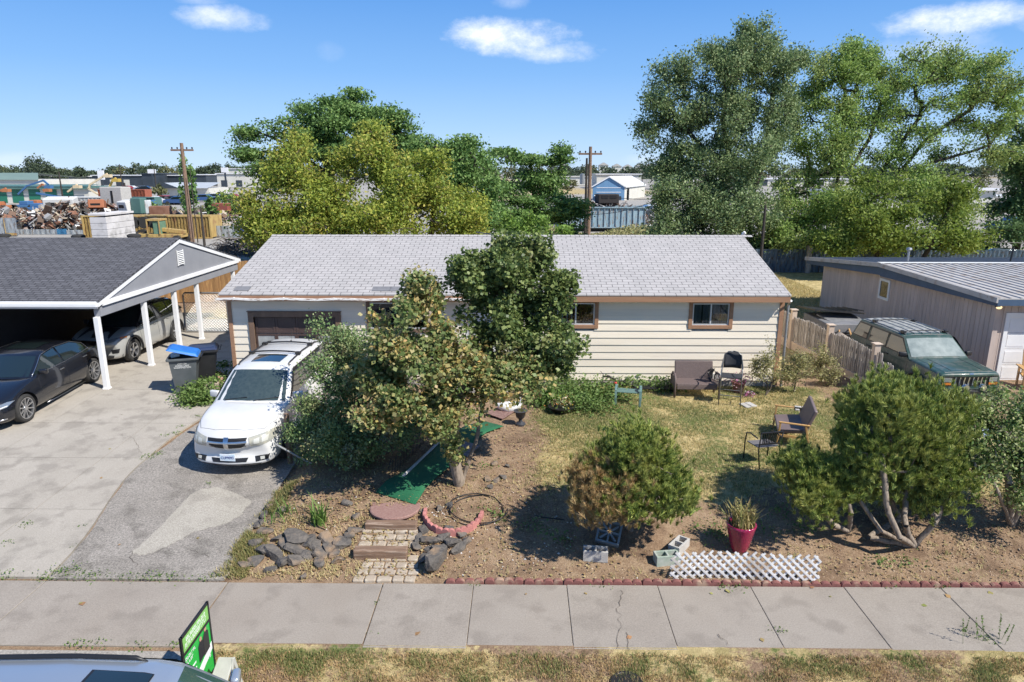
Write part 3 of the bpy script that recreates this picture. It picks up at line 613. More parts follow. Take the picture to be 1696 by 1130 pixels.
for k in range(8): lv.obox((LX1 - .012, 22.59, LEZ + .37 + k * .06), (.03, .33, .022), (0, R(35), 0))
lv.box(LX1 - .03, LX1 - .0, 22.38, 22.41, LEZ + .33, LEZ + .84); lv.box(LX1 - .03, LX1, 22.77, 22.80, LEZ + .33, LEZ + .84)
o = lv.build('vent_slat', M_WHITE, lvo); o.data.transform(Matrix.Translation(-wloc(lh)))
# block chimney
M_BLOCK = pmat('painted_block', (.66, .63, .61), (.56, .53, .51), scale=2.5, rough=.85, bump=.35, bscale=40, col3=(.42, .40, .38), scale3=3)
c1 = at(186, 396, 22.9); ch = MB(); cx1, cx0, cy0, cy1 = c1.x, c1.x - .55, 22.7, 24.35; bh = .2
for k in range(8):
    z0 = 3.55 + k * bh - .0
    if z0 > 4.7: break
    zt = min(z0 + bh - .012, 4.83)
    nx_ = 4; off = .2 if k % 2 else 0
    ch.box(cx0, cx1, cy0, cy1, z0, zt); ch.box(cx0 + .012, cx1 - .012, cy0 + .012, cy1 - .012, zt, z0 + bh)
ch.box(cx0 - .02, cx1 + .02, cy0 - .02, cy1 + .02, 4.80, 4.87)
cho = ch.build('chimney', M_BLOCK, lh, world=True, bevel=.006)
for (px_, py_) in [(130, 393), (222, 392), (6, 392)]:
    rv = MB(); p = at(px_, py_, 23.2); rv.lathe([(.0, .15), (.16, .14), (.22, .10), (.22, .04), (.15, .02), (.15, -.3)], 16, (p.x, p.y, p.z - .05))
    rv.build('roof_vent', M_RUBBER, lh, world=True, smooth=True)

# ------------------------------------------------------------ right neighbour's garage house
rh = thing('taupe_garage', 'low taupe plank sided garage with ribbed metal roof and blue fascia at the right edge', 'garage', (18, 24, .35))
M_TAUPE = pmat('taupe_siding', (.55, .455, .40), (.49, .40, .35), scale=1.2, rough=.8, stretch=(3, 3, .5), bump=.3, bscale=30, col3=(.44, .36, .315), scale3=2); islandvar(M_TAUPE, .9, 1.06)
M_BLUEF = pmat('slate_blue_paint', (.055, .10, .17), (.045, .08, .14), scale=3, rough=.6)
M_METR = pmat('pale_metal_roof', (.47, .445, .42), (.41, .39, .37), scale=1.5, rough=.65, metal=.0, col3=(.34, .29, .25), scale3=3)
M_METB = pmat('grey_metal_roof', (.27, .265, .27), (.22, .22, .225), scale=1.5, rough=.6, metal=.0)
GX, GY0, GY1 = 13.35, 19.0, 30.2
GEY, GEZ, GRY, GRZ, GBY, GBZ = 18.58, 2.84, 24.96, 2.97, 31.46, 2.40
def gz_(y): return GEZ + (GRZ - GEZ) * (y - GEY) / (GRY - GEY) if y < GRY else GRZ + (GBZ - GRZ) * (y - GRY) / (GBY - GRY)
w = MB(); y = GY0; pw = .203
while y < GY1:    # side planks with grooves
    y2 = min(y + pw, GY1); w.prism([(GX, y + .012, .3), (GX, y2, .3), (GX, y2, gz_(y2) - .10), (GX, y + .012, gz_(y) - .10)], (.05, 0, 0)); y = y2
w.prism([(GX + .014, GY0 + .02, .3), (GX + .014, GY1 - .02, .3), (GX + .014, GY1 - .02, gz_(GY1) - .12), (GX + .014, GRY, GRZ - .12), (GX + .014, GY0 + .02, gz_(GY0) - .12)], (.1, 0, 0))
x = GX
while x < 22:
    if x > GX + .3 and x < 16.6: w.box(x + .012, x + pw, GY0 - .002, GY0 + .05, 2.36, 2.75)
    else: w.box(x + .012, x + pw, GY0 - .002, GY0 + .05, .3, 2.75)
    x += pw
w.box(GX + .05, 24, GY0 + .012, GY0 + .1, 2.38, 2.74); w.box(GX + .05, GX + .28, GY0 + .012, GY0 + .1, .3, 2.38); w.box(16.6, 24, GY0 + .012, GY0 + .1, .3, 2.38); w.box(GX + .2, 24, GY1 - .1, GY1, .3, 2.4)
w.build('wall', M_TAUPE, rh, world=True)
def slope(mb, x0, x1, ya, za, yb, zb, rib=.30):
    mb.add([(x0, ya, za), (x1, ya, za), (x1, yb, zb), (x0, yb, zb), (x0, ya, za - .03), (x1, ya, za - .03), (x1, yb, zb - .03), (x0, yb, zb - .03)], [(0,1,2,3),(4,7,6,5),(0,4,5,1),(3,2,6,7),(0,3,7,4),(1,5,6,2)])
    x = x0 + .02
    while x < x1:
        mb.add([(x, ya, za + .001), (x + .05, ya, za + .001), (x + .036, ya, za + .027), (x + .014, ya, za + .027), (x, yb, zb + .001), (x + .05, yb, zb + .001), (x + .036, yb, zb + .027), (x + .014, yb, zb + .027)], [(0,1,2,3),(0,4,5,1),(1,5,6,2),(2,6,7,3),(3,7,4,0),(4,7,6,5)]); x += rib
w = MB(); slope(w, 13.05, 32, GEY, GEZ, GRY, GRZ); w.build('front_roof', M_METR, rh, world=True)
w = MB(); slope(w, 13.05, 32, GRY, GRZ, GBY, GBZ); w.build('back_roof', M_METB, rh, world=True)
w = MB(); w.box(13.0, 32, GRY - .14, GRY + .10, GRZ + .03, GRZ + .045); w.build('ridge_cap', M_WHITE, rh, world=True)
w = MB()
for (ya, za, yb, zb) in [(GEY - .03, GEZ, GRY, GRZ), (GRY, GRZ, GBY, GBZ)]:
    w.prism([(13.0, ya, za + .03), (13.0, yb, zb + .03), (13.0, yb, zb - .12), (13.0, ya, za - .12)], (.045, 0, 0))
w.build('rake_trim', M_METR, rh, world=True)
w = MB()
for (ya, za, yb, zb) in [(GEY - .0, GEZ, GRY, GRZ), (GRY, GRZ, GBY, GBZ)]:
    d0 = .15 if ya < 20 else .34; d1 = .34 if yb < 28 else .16
    w.prism([(13.10, ya, za - .05), (13.10, yb, zb - .05), (13.10, yb, zb - d1 - .12), (13.10, ya, za - d0 - .08)], (.05, 0, 0))
w.box(13.05, 32, GEY - .02, GEY + .03, GEZ - .2, GEZ - .035); w.build('fascia', M_BLUEF, rh, world=True)
w = MB(); w.box(13.05, 24, GEY + .03, GY0, GEZ - .12, GEZ - .10); w.build('soffit', M_TAUPE, rh, world=True)
w = MB(); w.box(GX - .04, GX - .002, GY0 - .04, GY0 + .10, .35, 2.6); w.box(GX - .002, GX + .10, GY0 - .04, GY0 - .003, .35, 2.6); w.build('corner_trim', M_TAUPE, rh, world=True)
wy0, wy1 = atx(1474, 480, GX).y, atx(1456, 480, GX).y; wz1 = atx(1465, 462, GX).z; wz0 = atx(1465, 497, GX).z
w = MB(); w.box(GX - .03, GX + .01, wy0, wy1, wz1 - .09, wz1); w.box(GX - .03, GX + .01, wy0, wy1, wz0, wz0 + .09); w.box(GX - .031, GX + .01, wy0, wy0 + .10, wz0 + .09, wz1 - .09); w.box(GX - .031, GX + .01, wy1 - .10, wy1, wz0 + .09, wz1 - .09)
wo_ = w.build('window', M_WHITE, rh, world=True)
w = MB(); w.box(GX - .012, GX - .006, wy0 + .1, wy1 - .1, wz0 + .09, wz1 - .09); o = w.build('pane', M_WGLASS, wo_); o.data.transform(Matrix.Translation(-wloc(rh)))
w = MB(); w.box(GX + .29, GX + .40, GY0 - .03, GY0 + .05, .35, 2.36); w.box(16.5, 16.6, GY0 - .03, GY0 + .05, .35, 2.36); w.box(GX + .4, 16.5, GY0 - .03, GY0 + .05, 2.25, 2.36); fro = w.build('door_frame', M_LTRIM, rh, world=True)
w = MB()
for j in range(4):
    za = .37 + j * .47
    w.box(GX + .4, 16.5, GY0 + .03, GY0 + .06, za, za + .462)
    for i in range(5): a = GX + .46 + i * .61; w.box(a, a + .5, GY0 + .022, GY0 + .03, za + .06, za + .4)
w.build('garage_door', M_LTRIM, rh, world=True, bevel=.008)
p = at(1645, 500, GY0); w = MB(); w.tube([(p.x - .22, GY0 - .05, p.z + .16), (p.x, GY0 - .16, p.z)], .02, 8); w.tube([(p.x, GY0 - .16, p.z + .03), (p.x + .03, GY0 - .20, p.z - .10)], [.05, .09], 12)
lo_ = w.build('flood_lamp', M_DKMETAL, rh, world=True)
em = bpy.data.materials.new('lit_bulb'); em.use_nodes = True; b = em.node_tree.nodes['Principled BSDF']; b.inputs['Emission Color'].default_value = (1, .75, .4, 1); b.inputs['Emission Strength'].default_value = 1.0; b.inputs['Base Color'].default_value = (.8, .7, .5, 1)
w = MB(); w.lathe([(0, -.05), (.055, -.035), (.08, .01), (.05, .05), (0, .06)], 12, (p.x + .04, GY0 - .21, p.z - .12)); o = w.build('bulb', em, lo_, smooth=True); o.data.transform(Matrix.Translation(-wloc(rh)))
w = MB(); q = at(1506, 412, 26.5); w.tube([(q.x, q.y, 2.7), (q.x, q.y, q.z - .02)], .045, 8); w.lathe([(.0, .11), (.09, .08), (.11, .02), (.07, -.03), (.04, -.05)], 12, (q.x, q.y, q.z - .05)); w.build('vent_pipe', M_GALV, rh, world=True, smooth=True)
w = MB(); q = at(1679, 410, 26.5); w.tube([(q.x - .05, q.y, 2.7), (q.x, q.y, q.z)], .03, 6); w.build('stove_pipe', M_BLACK, rh, world=True)

# ------------------------------------------------------------ fences
M_PICKET = pmat('weathered_picket', (.40, .36, .33), (.23, .205, .185), scale=4, rough=.95, stretch=(5, 5, .8), bump=.5, bscale=50, col3=(.50, .46, .42), scale3=6, lo=.3, hi=.7)
islandvar(M_PICKET, .65, 1.25)
M_BEIGE = pmat('beige_post', (.60, .48, .38), (.52, .41, .32), scale=3, rough=.8)
M_CEDAR = pmat('orange_cedar', (.42, .24, .10), (.30, .16, .065), scale=2.5, rough=.8, stretch=(5, 5, .5), bump=.3, col3=(.55, .33, .13), scale3=4)
islandvar(M_CEDAR, .75, 1.2)
pf = thing('picket_fence', 'weathered grey picket fence with beige posts beside the dark green off-roader', 'fence', (9.4, 20, .35))
def fx(y): return 9.63 - (y - 18.17) * .088
def dogear(mb, y, x, z0, z1, w=.085, t=.018, tilt=0.):
    pts = [(x, y - w/2, z0), (x, y + w/2, z0), (x, y + w/2 + tilt, z1 - .04), (x, y + w*.25 + tilt, z1), (x, y - w*.25 + tilt, z1), (x, y - w/2 + tilt, z1 - .04)]
    mb.prism(pts, (t, 0, 0))
y = 17.3; segs_ = MB()
while y < 24.9:
    z1 = 1.50 + .03 * math.sin(y * 3) + random.uniform(-.02, .02) - (.22 if y < 17.8 else 0)
    dogear(segs_, y, fx(y) + random.uniform(-.006, .006), .62 if y > 18 else .42, z1, .088, .018, random.uniform(-.008, .008)); y += .1
segs_.build('picket_panel', M_PICKET, pf, world=True)
g = MB()
for (ya, yb) in [(18.25, 24.9)]:
    for z in (.8, 1.3): g.beam((fx(ya) + .045, ya, z), (fx(yb) + .045, yb, z), .04, .08)
g.build('rail', M_PICKET, pf, world=True)
g = MB(); g.prism([(fx(17.9) - .03, 17.9, .2), (fx(24.9) - .03, 24.9, .2), (fx(24.9) - .03, 24.9, .62), (fx(17.9) - .03, 17.9, .60)], (.12, 0, 0)); g.build('plinth', M_BEIGE, pf, world=True, bevel=.01)
for Yp in (18.05, 20.4, 22.75, 24.8):
    g = MB(); X = fx(Yp); g.box(X - .08, X + .08, Yp - .08, Yp + .08, .25, 1.68); g.box(X - .11, X + .11, Yp - .11, Yp + .11, 1.68, 1.71); g.build('post', M_BEIGE, pf, world=True, bevel=.006)
cf = thing('cedar_fence', 'tall orange cedar board fence behind the carport', 'fence', (-14, 30.8, .35))
g = MB(); x = -23
while x < -9.0:
    g.box(x, x + .135, 30.8, 30.82, .36, 2.28 + random.uniform(-.012, .012)); x += .143
g.build('board_panel', M_CEDAR, cf, world=True)
g = MB(); g.box(-23, -9.0, 30.83, 30.88, .7, .8); g.box(-23, -9.0, 30.83, 30.88, 1.9, 2.0); g.build('rail', M_CEDAR, cf, world=True)
c2 = thing('cedar_fence', 'short bit of orange cedar fence against the bungalow corner beside the chain link gate', 'fence', (-8.7, 25, .35))
g = MB(); x = -8.95
while x < -8.1: g.box(x, x + .135, 24.6, 24.62, .36, 2.55); x += .143
g.build('board_panel', M_CEDAR, c2, world=True); g = MB(); g.box(-8.99, -8.9, 24.63, 24.72, .3, 2.5); g.box(-8.95, -8.1, 24.63, 24.67, .7, .8); g.build('post', M_CEDAR, c2, world=True)
# chain link gate
cg = thing('chain_link_gate', 'silver chain link gate across the driveway behind the carport', 'gate', (-10.5, 24.7, .35))
a, b_ = Vector((-12.5, 24.75, .42)), Vector((-9.15, 24.75, .42)); H_ = 1.45
g = MB(); rr = .03
for (p, q) in [(-12.5, -10.9), (-10.8, -9.2)]:
    g.tube([(p, 24.75, .42), (p, 24.75, .42 + H_ - .08), (p + .08, 24.75, .42 + H_), (q - .08, 24.75, .42 + H_), (q, 24.75, .42 + H_ - .08), (q, 24.75, .42), (p, 24.75, .42)], rr, 8)
g.tube([(-9.08, 24.75, .3), (-9.08, 24.75, 2.1)], .035, 8); g.build('frame', M_GALV, cg, world=True, smooth=True)
g = MB(); s_ = .11
for sgn in (1, -1):
    k = -14.
    while k < -7.5:
        # diagonal wires clipped to the frame rectangle
        pts = []
        for t in np.linspace(0, H_, 2): pts.append((k + sgn * t, t))
        (xa, za), (xb, zb) = pts
        lo_x, hi_x = -12.5, -9.2
        def clipx(xa, za, xb, zb):
            out = []
            for X in (lo_x, hi_x):
                t = (X - xa) / (xb - xa)
                if 0 < t < 1: out.append((X, za + t * (zb - za)))
            ins = [(x_, z_) for x_, z_ in ((xa, za), (xb, zb)) if lo_x <= x_ <= hi_x]
            return (ins + out)[:2]
        c = clipx(xa, za, xb, zb)
        if len(c) == 2: g.tube([(c[0][0], 24.75, .42 + c[0][1]), (c[1][0], 24.75, .42 + c[1][1])], .0065, 4, cap=False)
        k += s_
g.build('mesh_wire', M_GALV, cg, world=True)
# blue corrugated fence at the back of the yard, right of the bungalow
bf = thing('corrugated_fence', 'faded blue corrugated metal fence under the elm trees right of the bungalow', 'fence', (14, 41, .35))
M_BLUEC = pmat('faded_blue_metal', (.10, .17, .26), (.20, .26, .32), scale=2, rough=.6, metal=.2, col3=(.12, .1, .09), scale3=3, stretch=(3, 1, 1))
def corr(mb, x0, y0, x1, y1, z0, z1, p=.25, d=.04, m=0):
    L = math.hypot(x1 - x0, y1 - y0); n = max(2, int(L / (p / 2))); dx, dy = (x1 - x0) / L, (y1 - y0) / L
    vs = []
    for i in range(n + 1):
        s = L * i / n; o_ = d / 2 if i % 2 else -d / 2; vs += [(x0 + dx * s - dy * o_, y0 + dy * s + dx * o_, z0), (x0 + dx * s - dy * o_, y0 + dy * s + dx * o_, z1)]
    k = len(vs); vs += [(a + dy * .02, b_ - dx * .02 + .02, c) for a, b_, c in vs]
    fs = [(2*i, 2*i+2, 2*i+3, 2*i+1) for i in range(n)] + [(k+2*i, k+2*i+1, k+2*i+3, k+2*i+2) for i in range(n)] + [(2*i+1, 2*i+3, k+2*i+3, k+2*i+1) for i in range(n)]
    mb.add(vs, fs, m)
g = MB(); corr(g, 7.5, 41, 17.0, 41, .35, 1.75); corr(g, 17.3, 41, 42, 41, .35, 1.7); g.build('metal_sheet', M_BLUEC, bf, world=True)
g = MB(); g.box(17.0, 17.28, 40.85, 41.1, .3, 1.95); g.build('post', M_PICKET, bf, world=True)
# ============================================================ CARS
def lerp(a, b, t): return a + (b - a) * t
def interp(tab, x):
    if x <= tab[0][0]: return tab[0][1]
    for (a, va), (b, vb) in zip(tab, tab[1:]):
        if x <= b:
            t = (x - a) / (b - a) if b > a else 0; return va + (vb - va) * t
    return tab[-1][1]
def evalmesh(o):
    dg = bpy.context.evaluated_depsgraph_get(); dg.update(); return bpy.data.meshes.new_from_object(o.evaluated_get(dg))
class Car:
    """body lofted from a side profile and plan curves; nose points along -Y; origin on the ground below the middle"""
    def __init__(s, root, paint, spec):
        s.root = root; s.p = spec; s.paint = paint; sp = spec
        L, Wd = sp['L'], sp['W']; hw = Wd / 2
        ys = sp['ys']; mb = MB(); rings = []
        for (y, zb, zt, kw, kt, crown) in ys:
            w = hw * kw; h = zt - zb
            half = [(0, zb), (w * .80, zb), (w * .965, zb + .10 * h), (w, zb + .36 * h), (w * .985, zb + .62 * h), (w * .975 * (1 + kt) / 2 * 1.01, zb + .86 * h), (w * kt, zt - .012), (w * kt * .88, zt + crown * .35), (w * kt * .45, zt + crown * .85), (0, zt + crown)]
            ring = []
            for (x, z) in half: ring.append((x, z))
            full = [(-x, z) for (x, z) in half[::-1][:-1]] + ring   # top centre .. left .. bottom .. right .. top
            rings.append((y, full[:-0] if False else full))
        n = len(rings[0][1])
        vs = []
        for (y, full) in rings:
            fy = sp['bow'](y)
            for (x, z) in full: vs.append((x, y + fy * (x / hw) ** 2, z))
        # ring is open at the top centre duplicate: first and last are both (0,ztop)
        fs = []
        k = n - 1
        idx = lambda i, j: i * n + (j % k if j == k else j)
        for i in range(len(rings) - 1):
            for j in range(k): fs.append((idx(i, j), idx(i, j + 1), idx(i + 1, j + 1), idx(i + 1, j)))
        fs.append(tuple(idx(0, j) for j in range(k))[::-1]); fs.append(tuple(idx(len(rings) - 1, j) for j in range(k)))
        mb.add(vs, fs)
        o = mb.build('body', [paint], root, smooth='all')
        bm = bmesh.new(); bm.from_mesh(o.data); bmesh.ops.delete(bm, geom=[v for v in bm.verts if not v.link_faces], context='VERTS'); bm.to_mesh(o.data); bm.free()
        md = o.modifiers.new('s', 'SUBSURF'); md.levels = md.render_levels = sp.get('sub', 2)
        # wheel wells
        cut = MB()
        for y in sp['wy']:
            for sg in (-1, 1):
                c = (sg * (hw - .02), y, sp['wr'] + .0); rr = sp['wr'] * sp.get('arch', 1.17)
                x0, x1 = (hw - .27, hw + .12) if sg > 0 else (-hw - .12, -hw + .27)
                cut.lathe([(rr, x0), (rr, x1)], 28, (0, y, sp['wr']), 'X')
        co = cut.build('cut', paint, root)
        bo = o.modifiers.new('b', 'BOOLEAN'); bo.operation = 'DIFFERENCE'; bo.object = co; bo.solver = 'EXACT'
        me = evalmesh(o); o.modifiers.clear(); o.data = me; bpy.data.objects.remove(co)
        me.polygons.foreach_set('use_smooth', [True] * len(me.polygons))
        try: me.set_sharp_from_angle(angle=R(38))
        except Exception: pass
        s.body = o
        bm = bmesh.new(); bm.from_mesh(me); s.bvh = BVHTree.FromBMesh(bm); bm.free()
        # dark liners inside the wells
        for y in sp['wy']:
            for sg in (-1, 1):
                ln = MB(); rr = sp['wr'] * sp.get('arch', 1.17) - .004; xa = sg * (hw - .262); xb = sg * (hw - .035); n2 = 20; vv = []
                for x in (xa, xb): vv += [(x, y + rr * math.cos(math.pi * j / n2 * 1.0), sp['wr'] + rr * math.sin(math.pi * j / n2)) for j in range(n2 + 1)]
                ln.add(vv, [(j, j + 1, j + n2 + 2, j + n2 + 1) for j in range(n2)] + [tuple(range(n2 + 1))]); ln.build('wheel_well', M_BLACK, root)
        for y in sp['wy']:
            for sg in (-1, 1): s.wheel(sg, y)
        s.green()
    def wheel(s, sg, y):
        sp = s.p; r = sp['wr']; w = .22; hw = sp['W'] / 2; x = sg * (hw - .125)
        e = bpy.data.objects.new('wheel', None); COL.objects.link(e); e.parent = s.root; e.location = (x, y, r)
        rim = sp.get('rim', .68) * r
        t = MB(); t.lathe([(rim, -w/2 + .01), (rim + .02, -w/2), (r * .93, -w/2 + .005), (r, -w/2 + .035), (r, w/2 - .035), (r * .93, w/2 - .005), (rim + .02, w/2), (rim, w/2 - .01)], 28, (0, 0, 0), 'X', cap=False); t.build('tyre', M_RUBBER, e, smooth='all')
        q = MB(); o_ = sg * (w / 2 - .03); q.lathe([(rim + .004, -w/2 + .012), (rim + .004, w/2 - .012)], 24, (0, 0, 0), 'X', cap=False)
        q.lathe([(rim * .97, o_ - sg * .07), (.0, o_ - sg * .075)], 24, (0, 0, 0), 'X', m=1, cap=False)
        q.lathe([(rim, o_ + sg * .018), (rim * .93, o_ + sg * .016), (rim * .91, o_ - sg * .03), (rim * .99, o_ - sg * .05)], 24, (0, 0, 0), 'X', cap=False)
        ns = sp.get('spokes', 5)
        for k in range(ns):
            a = 2 * math.pi * k / ns + .3; c, d = math.cos(a), math.sin(a)
            wd = sp.get('spw', .06)
            for off in ([-1, 1] if sp.get('twin') else [0]):
                a2 = a + off * .13; 
                q.beam((o_ - sg * .03, c * .05, d * .05), (o_ + sg * .0, math.cos(a2) * rim * .95, math.sin(a2) * rim * .95), wd, .03, up=(1, 0, 0))
        q.lathe([(.065, o_ - sg * .06), (.06, o_ + sg * .0), (.0, o_ + sg * .005)], 14, (0, 0, 0), 'X')
        q.build('rim', [sp.get('rimmat', M_SILVER), M_BLACK], e, smooth=True)
    # ---- cabin
    def hb(s, y): return interp(s.p['belt_w'], y) * s.p['W'] / 2
    def zb(s, y): return interp(s.p['belt_z'], y)
    def sidex(s, y, z):
        b = s.hb(y); t = (z - s.zb(y)); return b - s.p['tumble'] * t - .10 * t * t
    def T(s, u, t):
        pf = s.p['prof']; i = min(int(u), len(pf) - 2); f = u - i; (ya, za, ba, ca), (yb, zb_, bb, cb) = pf[i], pf[i+1]
        y, z, b, c = lerp(ya, yb, f), lerp(za, zb_, f), lerp(ba, bb, f), lerp(ca, cb, f)
        return Vector((s.sidex(y, z) * t, y + b * t * t, z - c * t * t - .03 * max(0, abs(t) - .8) ** 2 / .04))
    def green(s):
        sp = s.p; pf = sp['prof']; n = len(pf) - 1; ts = [-1, -.93, -.8, -.5, -.2, .2, .5, .8, .93, 1]; us = [i / 4 for i in range(4 * n + 1)]
        mb = MB(); vs = []; K = len(ts)
        for u in us:
            for t in ts: vs.append(s.T(u, t))
        fs = [(i*K+j, i*K+j+1, (i+1)*K+j+1, (i+1)*K+j) for i in range(len(us)-1) for j in range(K-1)]
        o = len(vs)
        for u in us:
            for sg in (-1, 1):
                p = s.T(u, sg); zb_ = s.zb(p.y) - .05
                for q in (1, .66, .33, 0):
                    z = lerp(zb_, p.z, q); vs.append((sg * s.sidex(p.y, z) if q < 1 else p.x, p.y, z))
        for i in range(len(us) - 1):
            for sd in (0, 1):
                for q in range(3):
                    a = o + i * 8 + sd * 4 + q; fs.append((a, a + 1, a + 9, a + 8))
        mb.add(vs, fs); sh = mb.build('cabin', s.p.get('roofmat', s.paint), s.root, smooth=True); s.cabin = sh
    def glass_top(s, name, u0, u1, w0, w1, off=.006, mat=None, m=6, rows=3, parent=None):
        mb = MB(); vs = []
        for i in range(rows + 1):
            u = lerp(u0, u1, i / rows); w = lerp(w0, w1, i / rows)
            for j in range(m + 1):
                t = lerp(-w, w, j / m); p = s.T(u, t); e = .02
                n = (s.T(min(u + e, len(s.p['prof']) - 1.001), t) - s.T(max(u - e, 0), t)).cross(s.T(u, t + e) - s.T(u, t - e)).normalized()
                if n.z < 0: n = -n
                vs.append(p + n * off)
        mb.add(vs, [(i*(m+1)+j, i*(m+1)+j+1, (i+1)*(m+1)+j+1, (i+1)*(m+1)+j) for i in range(rows) for j in range(m)])
        return mb.build(name, mat or M_CGLASS, parent or s.root, smooth='all')
    def glass_side(s, name, poly, off=.008, mat=None, sides=(-1, 1), parent=None):
        for sg in sides:
            c = (sum(p[0] for p in poly) / len(poly), sum(p[1] for p in poly) / len(poly)); d = []
            for (a, b) in zip(poly, poly[1:] + poly[:1]):
                for q in (0, .33, .67): d.append((lerp(a[0], b[0], q), lerp(a[1], b[1], q)))
            vs = [(sg * (s.sidex(c[0], c[1]) + off), c[0], c[1])]; N = len(d)
            for f in (.5, 1.):
                for (y, z) in d:
                    Y, Z = lerp(c[0], y, f), lerp(c[1], z, f); vs.append((sg * (s.sidex(Y, Z) + off), Y, Z))
            mb = MB(); mb.add(vs, [(0, 1 + i, 1 + (i + 1) % N) for i in range(N)] + [(1 + i, 1 + N + i, 1 + N + (i + 1) % N, 1 + (i + 1) % N) for i in range(N)])
            mb.build(name, mat or M_CGLASS, parent or s.root, smooth='all')
    # ---- things projected on the body
    def hit(s, o, d):
        h = s.bvh.ray_cast(Vector(o), Vector(d)); return (h[0], h[1]) if h[0] is not None else (None, None)
    def front(s, name, poly, mat, off=.006, parent=None, inner=None, rear=False, th=.0):
        """patch given in (x,z), pressed onto the nose from the front"""
        d = []
        for (a, b) in zip(poly, poly[1:] + poly[:1]):
            for q in (0, .25, .5, .75): d.append((lerp(a[0], b[0], q), lerp(a[1], b[1], q)))
        c = (sum(p[0] for p in poly) / len(poly), sum(p[1] for p in poly) / len(poly)); N = len(d); sgn = 1 if rear else -1; last = None
        def pj(x, z):
            h, nrm = s.hit((x, sgn * 4, z), (0, -sgn, 0))
            if h is None or abs(h.y - sgn * s.p['L'] / 2) > 1.2: return None
            return h + (nrm if nrm.y * sgn > 0 else -nrm) * off
        pts = [(c[0], c[1])] + [(lerp(c[0], x, f), lerp(c[1], z, f)) for f in (.25, .5, .75, 1.) for (x, z) in d]
        vs = []
        for (x, z) in pts:
            h = pj(x, z)
            if h is None:
                h = last if last is not None else Vector((x, sgn * s.p['L'] / 2, z)); h = Vector((x, h.y, z))
            last = h; vs.append(h)
        fs = [(0, 1 + i, 1 + (i + 1) % N) for i in range(N)]
        for r in range(3): fs += [(1 + r*N + i, 1 + (r+1)*N + i, 1 + (r+1)*N + (i+1) % N, 1 + r*N + (i+1) % N) for i in range(N)]
        mb = MB(); mb.add(vs, fs); return mb.build(name, mat, parent or s.root, smooth='all')
    def line(s, pts, mat=None, r=.005, name='panel_gap', parent=None, sides=(-1, 1), dirx=True):
        """thin dark shut lines pressed on the flanks; pts in (y,z)"""
        mb = MB()
        for sg in sides:
            out = []
            for (a, b) in zip(pts, pts[1:]):
                for q in range(8):
                    y, z = lerp(a[0], b[0], q / 8), lerp(a[1], b[1], q / 8); h, nr = s.hit((sg * 2, y, z), (-sg, 0, 0))
                    if h is not None and abs(h.x) > .5: out.append(h)
            if len(out) > 2: mb.tube(out, r, 4)
        if mb.v: mb.build(name, mat or M_BLACK, parent or s.root)
    def mirror(s, y, z, mat, size=.12, sides=(-1, 1)):
        for sg in sides:
            x = sg * (s.sidex(y, z) + .10); m_ = MB(); m_.obox((x, y, z + .03), (size * 1.5, .09, size), (0, 0, sg * .25)); o = m_.build('wing_mirror', mat, s.root, bevel=.03, seg=3, smooth='all')
            m_ = MB(); m_.beam((sg * (s.sidex(y, z) - .02), y, z - .01), (x, y, z), .05, .03); m_.build('mirror_arm', M_BLACK, o)
            m_ = MB(); m_.obox((x, y + .05, z + .03), (size * 1.25, .006, size * .78), (0, 0, sg * .25)); m_.build('mirror_glass', M_CHROME, o)
    def handles(s, spots, mat):
        for sg in (-1, 1):
            for (y, z) in spots:
                h, nr = s.hit((sg * 2, y, z), (-sg, 0, 0))
                if h is None: continue
                m_ = MB(); m_.obox(h + Vector((sg * .02, 0, 0)), (.025, .17, .028)); m_.build('door_handle', mat, s.root, bevel=.008)
def prof_ys(L, zfront, rows): return rows
def paint(name, c, rough=.25, metal=0.): return pmat(name, c, rough=rough, metal=metal, coat=1., spec=.5)
M_VWHITE = pmat('white_car_paint', (.68, .68, .67), (.61, .605, .59), scale=2.2, rough=.35, coat=.8)
M_CBLACK = paint('black_car_paint', (.008, .009, .013), .2)
M_CGREY = paint('light_grey_car_paint', (.36, .36, .345), .3, .15)
M_CGREEN = pmat('dusty_green_car_paint', (.025, .065, .052), (.05, .085, .07), scale=3, rough=.4, coat=.4, col3=(.10, .115, .10), scale3=8)
M_CSILV = paint('silver_blue_car_paint', (.42, .47, .53), .3, .55)
M_LAMP = basic('headlight_lens', (.50, .50, .46), .12, 0, 1)
M_LAMPD = basic('clear_headlight', (.30, .33, .36), .08, .5, 1)
M_RED = basic('tail_light', (.30, .01, .01), .15, 0, 1); M_AMBER = basic('amber_lens', (.55, .16, .02), .2, 0, 1)
M_DUSTG = pmat('dusty_windscreen', (.24, .28, .26), (.14, .18, .17), scale=5, rough=.35, coat=.7, spec=.8)
M_VGLASS = pmat('hazy_windscreen', (.035, .052, .050), (.055, .075, .070), scale=14, rough=.12, coat=1, spec=.8, detail=8)
def blackout(car, poly_groups):
    for p in poly_groups: car.glass_side('window_surround', p, .004, M_BLACK)

